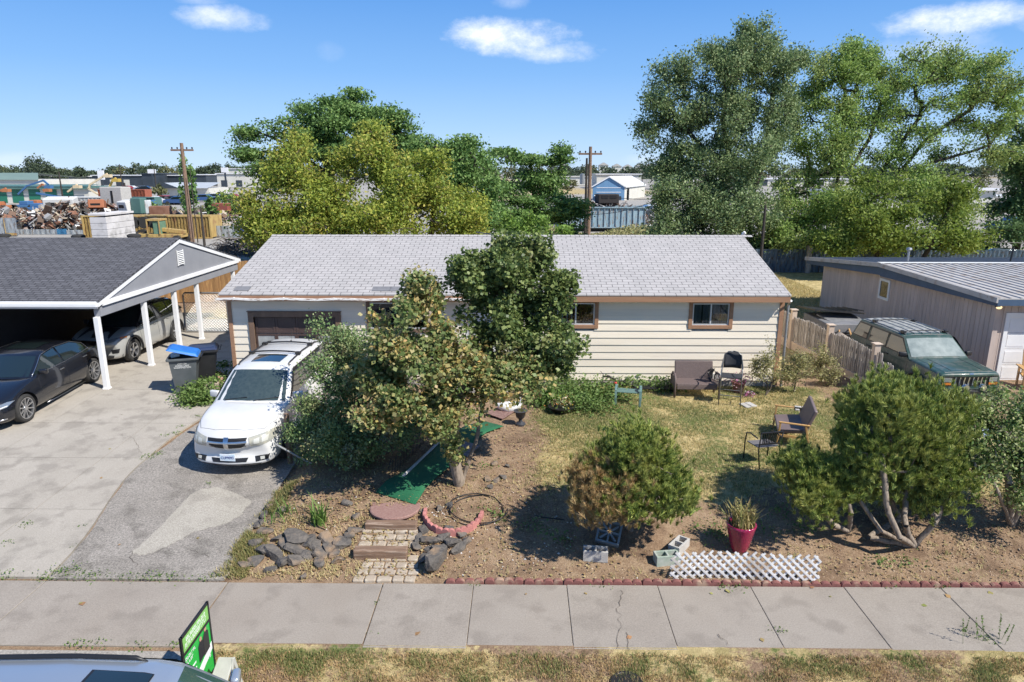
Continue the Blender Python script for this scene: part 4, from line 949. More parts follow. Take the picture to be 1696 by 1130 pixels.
# ---------------------------------------------------------------- white people carrier on the drive
def wagon_spec(L, W, H, hood0, hood1, belt0, belt1, cowl, wst, rtop, rbase, wy, wr, **k):
    f = -L / 2; r = L / 2
    ys = [(f, .34, hood0 - .22, .80, .86, .0), (f + .02, .24, hood0 - .13, .86, .88, .02), (f + .12, .20, hood0 - .02, .93, .88, .03), (f + .38, .19, hood0 + .05, .985, .88, .045), (f + .75, .19, lerp(hood0, hood1, .65) + .03, 1., .885, .05),
          (cowl - .05, .19, hood1, 1., .90, .04), (cowl + .25, .18, belt0, 1., .925, .0), (.2, .18, lerp(belt0, belt1, .5), 1., .93, 0), (wy[1] - .1, .19, belt1, 1., .93, 0), (r - .5, .22, belt1 + .02, .985, .93, 0), (r - .15, .26, belt1 + .02, .95, .92, 0), (r - .03, .30, belt1 - .04, .90, .9, 0), (r, .36, belt1 - .12, .86, .9, 0)]
    def bow(y):
        if y < f + .9: return .34 * (1 - (y - f) / .9)
        if y > r - .6: return -.16 * (1 - (r - y) / .6)
        return 0
    d = dict(L=L, W=W, H=H, ys=ys, bow=bow, wy=wy, wr=wr, belt_w=[(cowl - .1, .90), (cowl + .5, .93), (rtop, .93), (rbase + .05, .90)], belt_z=[(cowl, hood1 - .01), (cowl + .5, belt0 + .01), (rbase, belt1 + .01)],
             tumble=.28, prof=[(cowl - .06, hood1 + .03, .17, .045), (wst, H - .075, .10, .04), (wst + .28, H - .02, .03, .045), (lerp(wst, rtop, .5), H, .0, .045), (rtop, H - .06, -.05, .04), (rbase, belt1 + .02, -.10, .01)])
    d.update(k); return d
vr = thing('white_minivan', 'white people carrier with roof rails parked nose out before the brown garage door', 'car', (-5.86, 15.22, hdrive(15.2) + .01), R(-1.2))
vr.rotation_euler = (R(2.1), 0, R(-1.2))
sp = wagon_spec(5.0, 1.82, 1.76, .90, 1.14, 1.13, 1.20, -1.22, -.46, 1.95, 2.38, (-1.46, 1.35), .345, spokes=7, spw=.05, rim=.70)
v = Car(vr, M_VWHITE, sp)
v.glass_top('windscreen', .06, .96, .93, .90, mat=M_VGLASS); v.glass_top('sunroof', 2.05, 2.62, .52, .55, mat=M_CGLASS); v.glass_top('rear_window', 4.1, 4.8, .85, .85)
zb = lambda y: v.zb(y) + .03
v.glass_side('window_surround', [(-1.0, zb(-1)), (-.27, 1.65), (1.92, 1.62), (2.16, zb(2.0) + .05)], .004, M_BLACK)
v.glass_side('side_window', [(-.86, zb(-.8) + .02), (-.25, 1.61), (.18, 1.63), (.20, zb(.2))]); v.glass_side('side_window', [(.27, zb(.27)), (.25, 1.63), (1.10, 1.62), (1.18, zb(1.1))]); v.glass_side('side_window', [(1.26, zb(1.26)), (1.18, 1.615), (1.84, 1.59), (2.05, zb(1.9) + .05)])
for pts in ([(-.95, 1.08), (-.92, .4), (-.8, .27)], [(.23, 1.12), (.25, .27)], [(1.22, 1.14), (1.2, .85), (.98, .6)], [(-.8, .27), (1.0, .27)]): v.line(pts)
M_HAZL = pmat('hazed_headlight', (.30, .31, .29), (.44, .42, .34), scale=12, rough=.2, coat=1)
M_HAZ2 = basic('clouded_reflector', (.55, .55, .50), .35, .1)
for sg in (-1, 1):
    h = v.front('headlight', [(sg * .42, .84), (sg * .80, .90), (sg * .87, .86), (sg * .84, .72), (sg * .62, .66), (sg * .46, .66)], M_HAZL, .012)
    v.front('lamp_reflector', [(sg * .52, .80), (sg * .62, .82), (sg * .62, .72), (sg * .52, .71)], M_HAZ2, .016, parent=h); v.front('lamp_reflector', [(sg * .66, .83), (sg * .76, .84), (sg * .75, .74), (sg * .66, .73)], M_HAZ2, .016, parent=h)
    v.front('fog_light', [(sg * .50, .42), (sg * .78, .45), (sg * .74, .34), (sg * .52, .31)], M_BLACK, .008); v.front('fog_lens', [(sg * .60, .41), (sg * .68, .42), (sg * .69, .355), (sg * .61, .345)], M_LAMP, .016)
g = v.front('grille', [(-.40, .84), (.40, .84), (.36, .70), (.26, .635), (-.26, .635), (-.36, .70)], M_BLACK, .010)
v.front('grille_bar', [(-.40, .78), (.40, .78), (.39, .74), (-.39, .74)], M_CHROME, .022, parent=g); v.front('grille_bar', [(-.05, .85), (.05, .85), (.045, .63), (-.045, .63)], M_CHROME, .028, parent=g)
for z in (.81, .71, .675): v.front('grille_slat', [(-.37, z + .006), (.37, z + .006), (.37, z - .006), (-.37, z - .006)], M_DKMETAL, .016, parent=g)
v.front('grille_rim', [(-.27, .64), (.27, .64), (.25, .62), (-.25, .62)], M_CHROME, .016, parent=g)
v.front('lower_intake', [(-.38, .40), (.38, .40), (.34, .32), (-.34, .32)], M_BLACK, .008)
v.front('bumper_chin', [(-.62, .28), (.62, .28), (.60, .255), (-.60, .255)], M_BLACK, .008)
M_PLATE = pmat('plate_blue_white', (.55, .72, .85), (.75, .8, .85), scale=6, rough=.4)
h, nr = v.hit((0, -4, .42), (0, 1, 0)); y0 = h.y - .035
pl = MB(); pl.obox((-.02, y0, .43), (.31, .012, .155), (R(4), R(2), 0)); plo = pl.build('licence_plate', M_PLATE, vr, bevel=.004)
M_TBLUE = basic('plate_blue', (.03, .06, .25), .5)
text(plo, 'CUP9093', .085, (-.02, y0 - .009, .425), (R(94), 0, 0), M_TBLUE, .001, sx=.80); text(plo, 'WASHINGTON', .025, (-.02, y0 - .009, .49), (R(94), 0, 0), M_TBLUE, .001)
v.mirror(-.78, 1.16, M_VWHITE, .15); v.handles([(.05, .98), (1.02, 1.02)], M_VWHITE)
for sg in (-1, 1):
    rr = MB(); pts = [v.T(u, sg * .88) + Vector((0, 0, .035 if .05 < (u - 1.7) / 2.2 < .95 else -.01)) for u in np.linspace(1.7, 3.9, 14)]; rr.tube(pts, .018, 8); rr.build('roof_rail', M_DKMETAL, vr, smooth=True)
for u in (2.72, 3.5):
    pts = [v.T(u, t) + Vector((0, 0, .055)) for t in np.linspace(-.88, .88, 9)]; c = MB(); c.tube(pts, .02, 8)
    for t in (-.86, .86): c.obox(v.T(u, t) + Vector((0, 0, .045)), (.12, .10, .05), (0, 0, 0))
    c.build('cross_bar', M_DKMETAL, vr, smooth=True)
c = MB(); p = v.T(3.7, 0); c.tube([p, p + Vector((0, .08, .30))], .004, 5); c.lathe([(.025, 0), (.02, .03), (0, .04)], 10, p); c.build('aerial', M_BLACK, vr)
c = MB()
for x0 in (-.55, .12):
    a = v.T(.05, x0 / .8) + Vector((0, -.01, .018)); b = v.T(.13, (x0 + .5) / .8) + Vector((0, 0, .022)); c.tube([a, b], .009, 6)
c.build('wiper', M_BLACK, vr)
c = MB(); c.tube([(-.42, -2.1, .97), (-.48, -1.4, 1.105)], .004, 4)
for x in (-.25, .25): c.obox((x, -1.42, 1.145), (.05, .02, .012))
c.build('washer_jet', M_BLACK, vr)
# front strut of the bonnet: shut line
def topline(car, pts, r=.004):
    mb = MB(); out = []
    for (a, b) in zip(pts, pts[1:]):
        for q in range(7):
            x, y = lerp(a[0], b[0], q / 7), lerp(a[1], b[1], q / 7); h, n_ = car.hit((x, y, 3), (0, 0, -1))
            if h is not None: out.append(h + Vector((0, 0, .001)))
    mb.tube(out, r, 4); mb.build('bonnet_gap', M_DKMETAL, car.root)
topline(v, [(-.80, -1.30), (-.80, -1.8), (-.66, -2.1), (-.3, -2.22), (.3, -2.22), (.66, -2.1), (.80, -1.8), (.80, -1.30)])

# ---------------------------------------------------------------- black saloon
sr = thing('black_sedan', 'glossy black saloon car parked nose out at the front of the carport', 'car', (-13.0, 17.1, hdrive(17) + .01), R(2)); sr.rotation_euler = (R(2.1), 0, R(2.2))
L, W_ = 4.9, 1.86
f, r = -L / 2, L / 2
ys = [(f, .32, .56, .80, .86, 0), (f + .02, .22, .62, .86, .88, .02), (f + .14, .17, .72, .93, .86, .03), (f + .45, .16, .79, .985, .86, .045), (f + .9, .16, .88, 1., .87, .05), (-1.12, .16, .96, 1., .89, .03), (-.8, .15, .965, 1., .92, 0), (.3, .15, .965, 1., .93, 0), (1.3, .16, .98, 1., .92, 0), (1.75, .17, 1.00, .99, .90, .02), (2.2, .2, .99, .96, .88, .03), (r - .06, .26, .95, .90, .86, .02), (r, .34, .84, .84, .86, 0)]
sp = dict(L=L, W=W_, H=1.45, ys=ys, bow=lambda y: .38 * (1 - (y - f) / .9) if y < f + .9 else (-.2 * (1 - (r - y) / .6) if y > r - .6 else 0), wy=(-1.5, 1.42), wr=.345, rim=.76, spokes=10, spw=.028,
          belt_w=[(-1.2, .88), (-.7, .92), (1.0, .92), (1.9, .86)], belt_z=[(-1.2, .94), (0, .96), (2, .99)], tumble=.42,
          prof=[(-1.18, .98, .16, .02), (-.42, 1.37, .10, .03), (-.1, 1.44, .03, .035), (.35, 1.455, 0, .035), (1.0, 1.38, -.06, .03), (1.85, 1.03, -.12, .01)])
s_ = Car(sr, M_CBLACK, sp)
s_.glass_top('windscreen', .06, .95, .92, .88); s_.glass_top('sunroof', 2.0, 3.4, .6, .62); s_.glass_top('rear_window', 4.12, 4.9, .85, .8)
s_.glass_side('side_window', [(-.95, 1.00), (-.35, 1.33), (.18, 1.38), (.20, .995)]); s_.glass_side('side_window', [(.27, .995), (.25, 1.38), (.85, 1.34), (1.22, 1.20), (1.35, 1.03)])
def sidebar(car, pts, mat, r=.009, name='window_trim', sides=(-1, 1)):
    for sg in sides:
        mb = MB(); out = []
        for (a, b) in zip(pts, pts[1:]):
            for q in range(5): y, z = lerp(a[0], b[0], q / 5), lerp(a[1], b[1], q / 5); out.append((sg * (car.sidex(y, z) + .012), y, z))
        mb.tube(out, r, 6); mb.build(name, mat, car.root, smooth='all')
sidebar(s_, [(-1.02, .985), (-.37, 1.355), (.2, 1.405), (.86, 1.365), (1.27, 1.21), (1.42, 1.02), (.3, .98), (-1.0, .985)], M_CHROME, .008)
for pts in ([(-.85, .95), (-.88, .4)], [(.23, .95), (.25, .3)], [(1.25, .95), (1.1, .55)], [(-.8, .25), (1.0, .25)]): s_.line(pts)
for sg in (-1, 1):
    h = s_.front('headlight', [(sg * .50, .60), (sg * .80, .68), (sg * .86, .66), (sg * .82, .57), (sg * .56, .52)], M_LAMPD, .01); s_.front('lamp_strip', [(sg * .55, .55), (sg * .82, .61), (sg * .82, .59), (sg * .56, .53)], M_WHITE, .016, parent=h)
    s_.front('side_intake', [(sg * .55, .40), (sg * .80, .44), (sg * .78, .28), (sg * .58, .24)], M_BLACK, .008); s_.front('intake_trim', [(sg * .5, .27), (sg * .82, .33), (sg * .82, .30), (sg * .5, .24)], M_CHROME, .018)
s_.front('grille', [(-.42, .62), (.42, .62), (.36, .26), (-.36, .26)], M_DKMETAL, .012)
s_.mirror(-.72, 1.0, M_CBLACK, .13); s_.handles([(.05, .85), (1.12, .87)], M_CHROME)
sidebar(s_, [(-1.0, .3), (1.0, .3)], M_CHROME, .006, 'sill_trim')
# ---------------------------------------------------------------- light grey crossover under the carport
cr = thing('grey_crossover', 'light grey compact crossover with black bonnet stripe parked under the carport behind the black car', 'car', (-13.12, 22.15, hdrive(22) + .01), R(-1))
sp = wagon_spec(4.35, 1.82, 1.64, .86, 1.03, 1.04, 1.13, -1.12, -.42, 1.45, 2.05, (-1.32, 1.30), .36, spokes=5, spw=.07, rim=.66, roofmat=M_CBLACK, rimmat=M_SILVER)
c_ = Car(cr, M_CGREY, sp)
c_.glass_top('windscreen', .06, .95, .93, .9); c_.glass_top('rear_window', 4.1, 4.8, .85, .85)
zb = lambda y: c_.zb(y) + .03
c_.glass_side('window_surround', [(-.95, zb(-1)), (-.25, 1.56), (1.4, 1.53), (1.75, zb(1.75) + .05)], .004, M_BLACK)
c_.glass_side('side_window', [(-.78, zb(-.8)), (-.24, 1.51), (.14, 1.53), (.16, zb(.2))]); c_.glass_side('side_window', [(.22, zb(.27)), (.2, 1.53), (.92, 1.51), (1.0, zb(1.1))]); c_.glass_side('side_window', [(1.06, zb(1.06)), (1.0, 1.5), (1.32, 1.48), (1.6, zb(1.6) + .05)])
for pts in ([(-.85, 1.03), (-.85, .45)], [(.19, 1.07), (.2, .35)], [(1.05, 1.09), (.95, .7)]): c_.line(pts)
for sg in (-1, 1):
    c_.front('headlight', [(sg * .42, .82), (sg * .80, .88), (sg * .84, .80), (sg * .5, .74)], M_LAMPD, .012); c_.front('indicator', [(sg * .74, .865), (sg * .82, .875), (sg * .83, .83), (sg * .76, .82)], M_AMBER, .018); c_.front('fog_light', [(sg * .55, .52), (sg * .78, .55), (sg * .76, .42), (sg * .58, .40)], M_BLACK, .01)
c_.front('grille', [(-.42, .82), (.42, .82), (.42, .73), (-.42, .73)], M_BLACK, .012); c_.front('lower_bumper', [(-.82, .36), (.82, .36), (.78, .24), (-.78, .24)], M_BLACK, .01)
for y in sp['wy']:   # black arch trims
    for sg in (-1, 1):
        m_ = MB(); pts = [(sg * (.91 + .006), y + .45 * math.cos(a), .36 + .45 * math.sin(a)) for a in np.linspace(-.15, math.pi + .15, 16)]; m_.tube(pts, .035, 6); m_.build('arch_trim', M_BLACK, cr, smooth='all')
m_ = MB(); vs = []
for i in range(9):
    for x in (-.5, 0, .5):
        y = lerp(-1.95, -1.2, i / 8); h, n2 = c_.hit((x, y, 3), (0, 0, -1)); vs.append((h if h else Vector((x, y, 1))) + Vector((0, 0, .006)))
m_.add(vs, [(i*3+j, i*3+j+1, i*3+j+4, i*3+j+3) for i in range(8) for j in range(2)]); m_.build('bonnet_stripe', M_BLACK, cr, smooth='all')
c_.mirror(-.72, 1.1, M_BLACK, .14); c_.handles([(.02, .93), (.85, .95)], M_CGREY)
for sg in (-1, 1): rr = MB(); rr.tube([c_.T(u, sg * .9) + Vector((0, 0, .03)) for u in np.linspace(1.8, 3.9, 12)], .016, 8); rr.build('roof_rail', M_CHROME, cr, smooth=True)
# ---------------------------------------------------------------- dark green boxy off-roader
jr = thing('green_offroader', 'dusty dark green boxy off-roader between the picket fence and the taupe garage', 'car', (10.98, 18.35, .36), R(4))
L, W_ = 4.15, 1.72; f, r = -L / 2, L / 2
ys = [(f, .52, .96, .93, .93, 0), (f + .01, .50, .985, .935, .93, .01), (f + .03, .48, 1.0, .94, .93, .02), (f + .10, .42, 1.02, .96, .93, .025), (f + .6, .40, 1.05, 1., .93, .03), (-.88, .40, 1.08, 1., .94, .03), (-.8, .40, 1.075, 1., .955, 0), (.3, .40, 1.07, 1., .96, 0), (1.5, .40, 1.07, 1., .96, 0), (r - .12, .42, 1.07, .985, .96, 0), (r - .03, .45, 1.07, .97, .96, 0), (r, .48, 1.05, .96, .96, 0)]
sp = dict(L=L, W=W_, H=1.62, ys=ys, bow=lambda y: .07 * (1 - (y - f) / .5) if y < f + .5 else 0, wy=(-1.28, 1.26), wr=.36, rim=.6, spokes=5, spw=.1, sub=1,
          belt_w=[(-1.0, .95), (2.1, .95)], belt_z=[(-1.0, 1.07), (2.1, 1.06)], tumble=.20,
          prof=[(-.90, 1.09, .07, .015), (-.34, 1.54, .05, .02), (-.22, 1.595, .02, .02), (.6, 1.62, 0, .02), (1.82, 1.60, -.01, .02), (2.03, 1.08, -.02, .0)])
j_ = Car(jr, M_CGREEN, sp)
M_DUSTR = pmat('dusty_grey_roof', (.36, .36, .34), (.27, .28, .27), scale=3, rough=.7, col3=(.19, .21, .2), scale3=5)
j_.glass_top('roof_panel', 1.6, 3.97, .95, .95, .012, M_DUSTR)
j_.glass_top('windscreen', .08, .94, .92, .91, .008, M_DUSTG); j_.glass_top('rear_window', 4.15, 4.7, .85, .85)
for (a, b, dm) in [(-.72, .22, 1), (.30, 1.10, 0), (1.22, 1.86, 0)]:
    top = 1.49; fr = [(a + (.42 if dm else .03), top), (b, top), (b + (-.0 if not a > 1 else .08), 1.13), (a - (.0), 1.13)]
    if a > 1: fr = [(a, top), (b - .1, top), (b + .03, 1.13), (a, 1.13)]
    j_.glass_side('window_surround', [(q[0] + (.035 if q[0] > (a + b) / 2 else -.035), q[1] + (.03 if q[1] > 1.3 else -.03)) for q in fr], .004, M_BLACK); j_.glass_side('side_window', fr, .009)
for pts in ([(-.78, 1.06), (-.78, .48)], [(.26, 1.06), (.26, .48)], [(1.16, 1.06), (1.1, .7)], [(-.78, .48), (1.0, .48)]): j_.line(pts)
j_.line([(-.9, .66), (1.0, .66)], M_BLACK, .022, 'side_moulding')
for y in sp['wy']:
    for sg in (-1, 1):
        m_ = MB(); pts = [(sg * (.86 + .02), y + .47 * math.cos(a), .36 + .44 * math.sin(a)) for a in np.linspace(0, math.pi, 12)]; m_.tube(pts, .04, 6); m_.build('arch_trim', M_BLACK, jr, smooth='all')
g = j_.front('grille', [(-.72, .94), (.72, .94), (.72, .70), (-.72, .70)], M_BLACK, .01)
M_GREENT = M_CGREEN
for k in range(8): x = -.39 + k * .111; j_.front('grille_bar', [(x - .014, .93), (x + .014, .93), (x + .014, .71), (x - .014, .71)], M_SILVER, .03, parent=g)
for sg in (-1, 1):
    j_.front('headlight', [(sg * .48, .92), (sg * .69, .92), (sg * .69, .80), (sg * .48, .80)], M_LAMPD, .03); j_.front('indicator', [(sg * .48, .785), (sg * .71, .785), (sg * .71, .725), (sg * .48, .725)], M_AMBER, .03)
    m_ = MB(); m_.lathe([(0, -.03), (.075, -.028), (.09, .03), (.05, .06)], 14, (sg * .22, f - .14, .70), 'Y'); m_.build('driving_lamp', [M_CHROME], jr, smooth=True)
m_ = MB(); m_.box(-.86, .86, f - .14, f + .02, .46, .62); m_.build('front_bumper', M_DKMETAL, jr, bevel=.02)
m_ = MB(); m_.obox((0, f + .02, 1.005), (.10, .008, .025), (R(-20), 0, 0)); m_.build('bonnet_badge', M_CHROME, jr)
j_.mirror(-.66, 1.12, M_BLACK, .13); j_.handles([(.15, .97), (1.0, .97)], M_BLACK)
rr = MB()
for t in (-.86, -.5, -.17, .17, .5, .86): rr.tube([j_.T(u, t) + Vector((0, 0, .020)) for u in np.linspace(1.9, 3.95, 6)], .009 if abs(t) < .8 else .015, 6)
rr.build('roof_strip', M_GALV, jr, smooth=True)
for u in (2.15, 3.55):
    c = MB(); c.tube([j_.T(u, t) + Vector((0, 0, .06)) for t in np.linspace(-.9, .9, 5)], .016, 6)
    for t in (-.86, .86): c.obox(j_.T(u, t) + Vector((0, 0, .04)), (.09, .15, .07)); 
    c.build('cross_bar', M_BLACK, jr, bevel=.01)
topline(j_, [(-.66, -.95), (-.62, -1.95), (.62, -1.95), (.66, -.95)])
topline(j_, [(-.42, -.95), (-.40, -2.0)], .006); topline(j_, [(.42, -.95), (.40, -2.0)], .006)
# ---------------------------------------------------------------- silver car at the kerb, seen from above
kr = thing('silver_crossover', 'silver crossover with roof window at the kerb, cut off by the bottom edge', 'car', (-3.72, 5.16, -.11), R(90))
sp = wagon_spec(4.7, 1.86, 1.66, .90, 1.05, 1.05, 1.13, -1.15, -.42, 1.85, 2.28, (-1.42, 1.36), .36, spokes=5, spw=.06)
k_ = Car(kr, M_CSILV, sp)
k_.glass_top('windscreen', .06, .95, .93, .90, mat=basic('green_tinted_glass', (.035, .075, .065), .05, 0, 1, .8)); k_.glass_top('roof_window', 1.75, 2.6, .58, .62, .010); k_.glass_top('window_seal', 1.71, 2.64, .60, .64, .006, M_BLACK); k_.glass_top('rear_window', 4.1, 4.8, .85, .85)
zb = lambda y: k_.zb(y) + .03
k_.glass_side('side_window', [(-.8, zb(-.8)), (-.25, 1.53), (.18, 1.55), (.20, zb(.2))]); k_.glass_side('side_window', [(.27, zb(.27)), (.25, 1.55), (1.05, 1.54), (1.12, zb(1.1))]); k_.glass_side('side_window', [(1.2, zb(1.2)), (1.14, 1.53), (1.65, 1.5), (1.9, zb(1.9) + .05)])
k_.mirror(-.72, 1.08, M_CSILV, .13)
for sg in (-1, 1):
    k_.front('headlight', [(sg * .45, .80), (sg * .80, .86), (sg * .84, .78), (sg * .5, .70)], M_LAMPD, .012)
    rr = MB(); rr.tube([k_.T(u, sg * .90) + Vector((0, 0, .035 if u > 2.2 else .0)) for u in np.linspace(2.1, 3.95, 14)], [.005] + [.024] * 12 + [.01], 8); rr.build('roof_rail', M_BLACK, kr, smooth='all')
k_.line([(-.95, 1.08), (-.92, .4)]); k_.line([(.23, 1.08), (.25, .3)])
# ---------------------------------------------------------------- grey saloon far behind the taupe garage
gr_ = copy_tree(sr); gr_.location = (30.6, 44.0, .05); gr_.rotation_euler = (0, 0, R(-92)); gr_.name = 'grey_sedan'
tag(gr_, 'blue grey saloon car showing only its roof above the metal roof at the right edge', 'car')
M_CBG = paint('blue_grey_car_paint', (.20, .25, .30), .3, .4)
for c in gr_.children:
    if c.name.split('.')[0] in ('body', 'cabin'): c.data = c.data.copy(); c.data.materials[0] = M_CBG
# ============================================================ PLANTS
def unit(n):
    v = RNG.normal(size=(n, 3)); return v / np.linalg.norm(v, axis=1, keepdims=True)
def gsn(n): return np.clip(RNG.normal(size=(n, 3)), -1.7, 1.7)
def leaf_arrays(C, size, bias=.5, aspect=.6, droop=0.):
    n = len(C); nr = unit(n) + np.array([0, 0, bias]); nr /= np.linalg.norm(nr, axis=1, keepdims=True)
    t = unit(n) + np.array([0, 0, -droop]); t -= nr * np.sum(t * nr, axis=1, keepdims=True); t /= np.linalg.norm(t, axis=1, keepdims=True) + 1e-9
    b = np.cross(nr, t); s = size * RNG.uniform(.45, 1.35, n)[:, None]
    V = np.stack([C - t * s * .5, C + b * s * aspect * .5 + nr * s * .06, C + t * s * .5, C - b * s * aspect * .5 + nr * s * .06], axis=1).reshape(-1, 3)
    return V, np.arange(4 * n).reshape(n, 4)
def wood_mesh(name, P, par, rad, mat, parent, n=6):
    idx = [i for i in range(len(P)) if par[i] >= 0]; a = np.array([P[par[i]] for i in idx]); b = np.array([P[i] for i in idx]); ra = np.array([min(rad[par[i]], rad[i] * 1.6) for i in idx]); rb = np.array([rad[i] for i in idx])
    d = b - a; L = np.linalg.norm(d, axis=1, keepdims=True) + 1e-9; d = d / L; a = a - d * ra[:, None] * .3
    ref = np.where(np.abs(d[:, 2:3]) < .9, np.array([[0, 0, 1.]]), np.array([[1., 0, 0]])); x = np.cross(d, ref); x /= np.linalg.norm(x, axis=1, keepdims=True); y = np.cross(d, x)
    ang = 2 * np.pi * np.arange(n) / n; ring = x[:, None] * np.cos(ang)[None, :, None] + y[:, None] * np.sin(ang)[None, :, None]
    A = a[:, None] + ring * ra[:, None, None]; Bv = b[:, None] + ring * rb[:, None, None]
    V = np.concatenate([A, Bv], axis=1).reshape(-1, 3); m = len(idx); base = (np.arange(m) * 2 * n)[:, None]
    j = np.arange(n)[None]; j2 = (np.arange(n) + 1)[None] % n
    F = np.stack([base + j, base + j2, base + j2 + n, base + j + n], axis=2).reshape(-1, 4)
    return npmesh(name, V, F, mat, parent, smooth=True)
def skeleton(trunks, tips, seg=.4, rtip=.008, power=.5, jit=.12, sag=.0, r0=None):
    P = []; par = []
    for path in trunks:
        path = [np.array(p, dtype=float) for p in path]; st = -1
        if P:
            dd = [np.linalg.norm(q - path[0]) for q in P]; k = int(np.argmin(dd)); st = k if dd[k] < .6 else -1
        last = st
        if st < 0: P.append(path[0]); par.append(-1); last = len(P) - 1
        for a, b in zip(path, path[1:]):
            k = max(1, int(np.linalg.norm(b - a) / seg))
            for i in range(1, k + 1): P.append(a + (b - a) * i / k + (RNG.normal(size=3) * seg * .06 if i < k else 0)); par.append(last); last = len(P) - 1
    T = np.array(tips); base = np.array(P); d0 = np.min(np.linalg.norm(T[:, None] - base[None], axis=2), axis=1)
    tipn = []
    for ti in np.argsort(d0):
        t = T[ti]; Q = np.array(P); d = np.linalg.norm(Q - t, axis=1); cost = d * (1 + .9 * np.clip((Q[:, 2] - t[2]) / (d + .01), 0, 1)); k = int(np.argmin(cost)); L = d[k]
        m = max(1, int(L / seg)); last = k; a = Q[k]
        off = RNG.normal(size=3) * L * jit
        for i in range(1, m + 1):
            f = i / m; p = a + (t - a) * f + off * math.sin(math.pi * f) + np.array([0, 0, -sag * L * f * f * 0 + .12 * L * math.sin(math.pi * f)]); P.append(p); par.append(last); last = len(P) - 1
        tipn.append(last)
    cnt = np.zeros(len(P))
    for t in tipn: cnt[t] += 1
    for i in range(len(P) - 1, -1, -1):
        if par[i] >= 0: cnt[par[i]] += cnt[i]
    rad = rtip * np.maximum(cnt, 1) ** power
    if r0: rad *= 1; rad = np.minimum(rad, r0)
    return P, par, rad, tipn
CL = 5.5; OUT = .12
def blob_tips(blobs):
    blobs = [(c, r, int(n * NM)) for c, r, n in blobs]
    out = []
    for (c, r, n) in blobs:
        k = max(3, int(n / CL)); u = unit(k) * (RNG.uniform(.10, 1, k) ** .45)[:, None] * .90
        w = u[RNG.integers(0, k, n)] + unit(n) * (RNG.uniform(0, 1, n) ** .5)[:, None] * (.72 / k ** .33) * np.array([1, 1, .75]); w = w * np.where(RNG.random(n) < OUT, RNG.uniform(1.1, 1.4, n), 1.)[:, None]; out.append(np.array(c) + w * np.array(r))
    return np.concatenate(out)
def BP(px, py, Y, rx, ry, rd, n):
    """crown lump measured in the photo: centre pixel, distance, half sizes in pixels (rx, ry) and metres (depth)"""
    c = at(px, py, Y); s = (Y * math.cos(PITCH) + (CAMH - c.z) * math.sin(PITCH)) / FPX
    return ((c.x, c.y, c.z), (rx * s, rd, ry * s), n)
def tree(name, label, cat, trunks, blobs, leaf, bark, per, rc, size, group=None, bias=.5, aspect=.6, flat=1., seg=.45, rtip=.009, power=.5, zmin=.45, along=.35, droop=0, jit=.12, r0=None, extra=None, nside=6, wood='trunk', crown='crown'):
    base = trunks[0][0]; root = thing(name, label, cat, base, 0, group)
    tips = blob_tips(blobs); tips = tips[tips[:, 2] > zmin]
    P, par, rad, tn = skeleton(trunks, tips, seg, rtip, power, jit, r0=r0)
    w = wood_mesh(wood, [p - np.array(base) for p in P], par, rad, bark, root, nside)
    Pa = np.array(P); tp = Pa[tn]; C = []
    n1 = int(per * (1 - along)); C.append(np.repeat(tp, n1, axis=0) + gsn(len(tp) * n1) * rc * np.array([1, 1, flat]) * .55)
    n2 = per - n1
    if n2 > 0:
        par_ = np.array(par); q = np.array(tn); anc = par_[q]; anc2 = np.where(par_[anc] >= 0, par_[anc], anc); f = RNG.uniform(0, 1, (len(q), n2, 1)); C.append((tp[:, None] * (1 - f) + Pa[anc2][:, None] * f + RNG.normal(size=(len(q), n2, 3)) * rc * .42 * np.array([1, 1, flat])).reshape(-1, 3))
    C = np.concatenate(C); C = C[C[:, 2] > zmin - .1]
    V, F = leaf_arrays(C - np.array(base), size, bias, aspect, droop)
    npmesh(crown, V, F, leaf, root); return root
NM = 1.6
M_BARK = pmat('grey_brown_bark', (.16, .125, .10), (.09, .07, .055), scale=6, rough=.95, stretch=(3, 3, .6), bump=.6, bscale=30)
M_BARKP = pmat('pale_bark', (.33, .27, .21), (.22, .175, .135), scale=7, rough=.95, stretch=(3, 3, .8), bump=.5, bscale=40, col3=(.14, .11, .085), scale3=9)
M_BARKD = pmat('dark_bark', (.055, .045, .038), (.035, .03, .025), scale=6, rough=.95)
L_MAPG = leafmat('maple_green', [(.030, .050, .016), (.055, .08, .024), (.09, .115, .035), (.13, .15, .055)], .3, [(.16, .11, .05), (.07, .095, .035), (.25, .17, .09), (.05, .08, .03)], .9, .45, .55, .72, gain=2.25)
L_MAPO = leafmat('maple_turning', [(.05, .085, .028), (.10, .13, .045), (.07, .11, .035), (.22, .18, .08), (.11, .145, .05), (.06, .10, .03)], .35, [(.32, .21, .10), (.10, .14, .045), (.09, .12, .04), (.38, .25, .09), (.10, .13, .04), (.30, .24, .13)], 1.6, .5, .42, .62, gain=1.95)
L_SHRUB = leafmat('dark_shrub', [(.032, .06, .022), (.055, .09, .032), (.085, .12, .045), (.12, .14, .06)], .25, [(.17, .13, .06), (.09, .10, .05), (.05, .07, .03)], 1.4, .55, .5, .7, gain=2.7)
L_YEL = leafmat('yellow_green', [(.12, .17, .03), (.20, .25, .04), (.31, .32, .055), (.10, .16, .03)], .4, [(.11, .17, .03), (.20, .25, .04), (.34, .29, .07), (.16, .2, .04)], .55, .6, .42, .6, gain=1.5)
L_LOC = leafmat('locust_green', [(.03, .065, .018), (.055, .10, .028), (.09, .14, .04)], .3, [(.04, .08, .02), (.08, .13, .04), (.12, .17, .05)], .5, gain=2.4)
L_DKG = leafmat('deep_green', [(.025, .05, .018), (.05, .085, .03), (.08, .12, .045)], .28, gain=2.4)
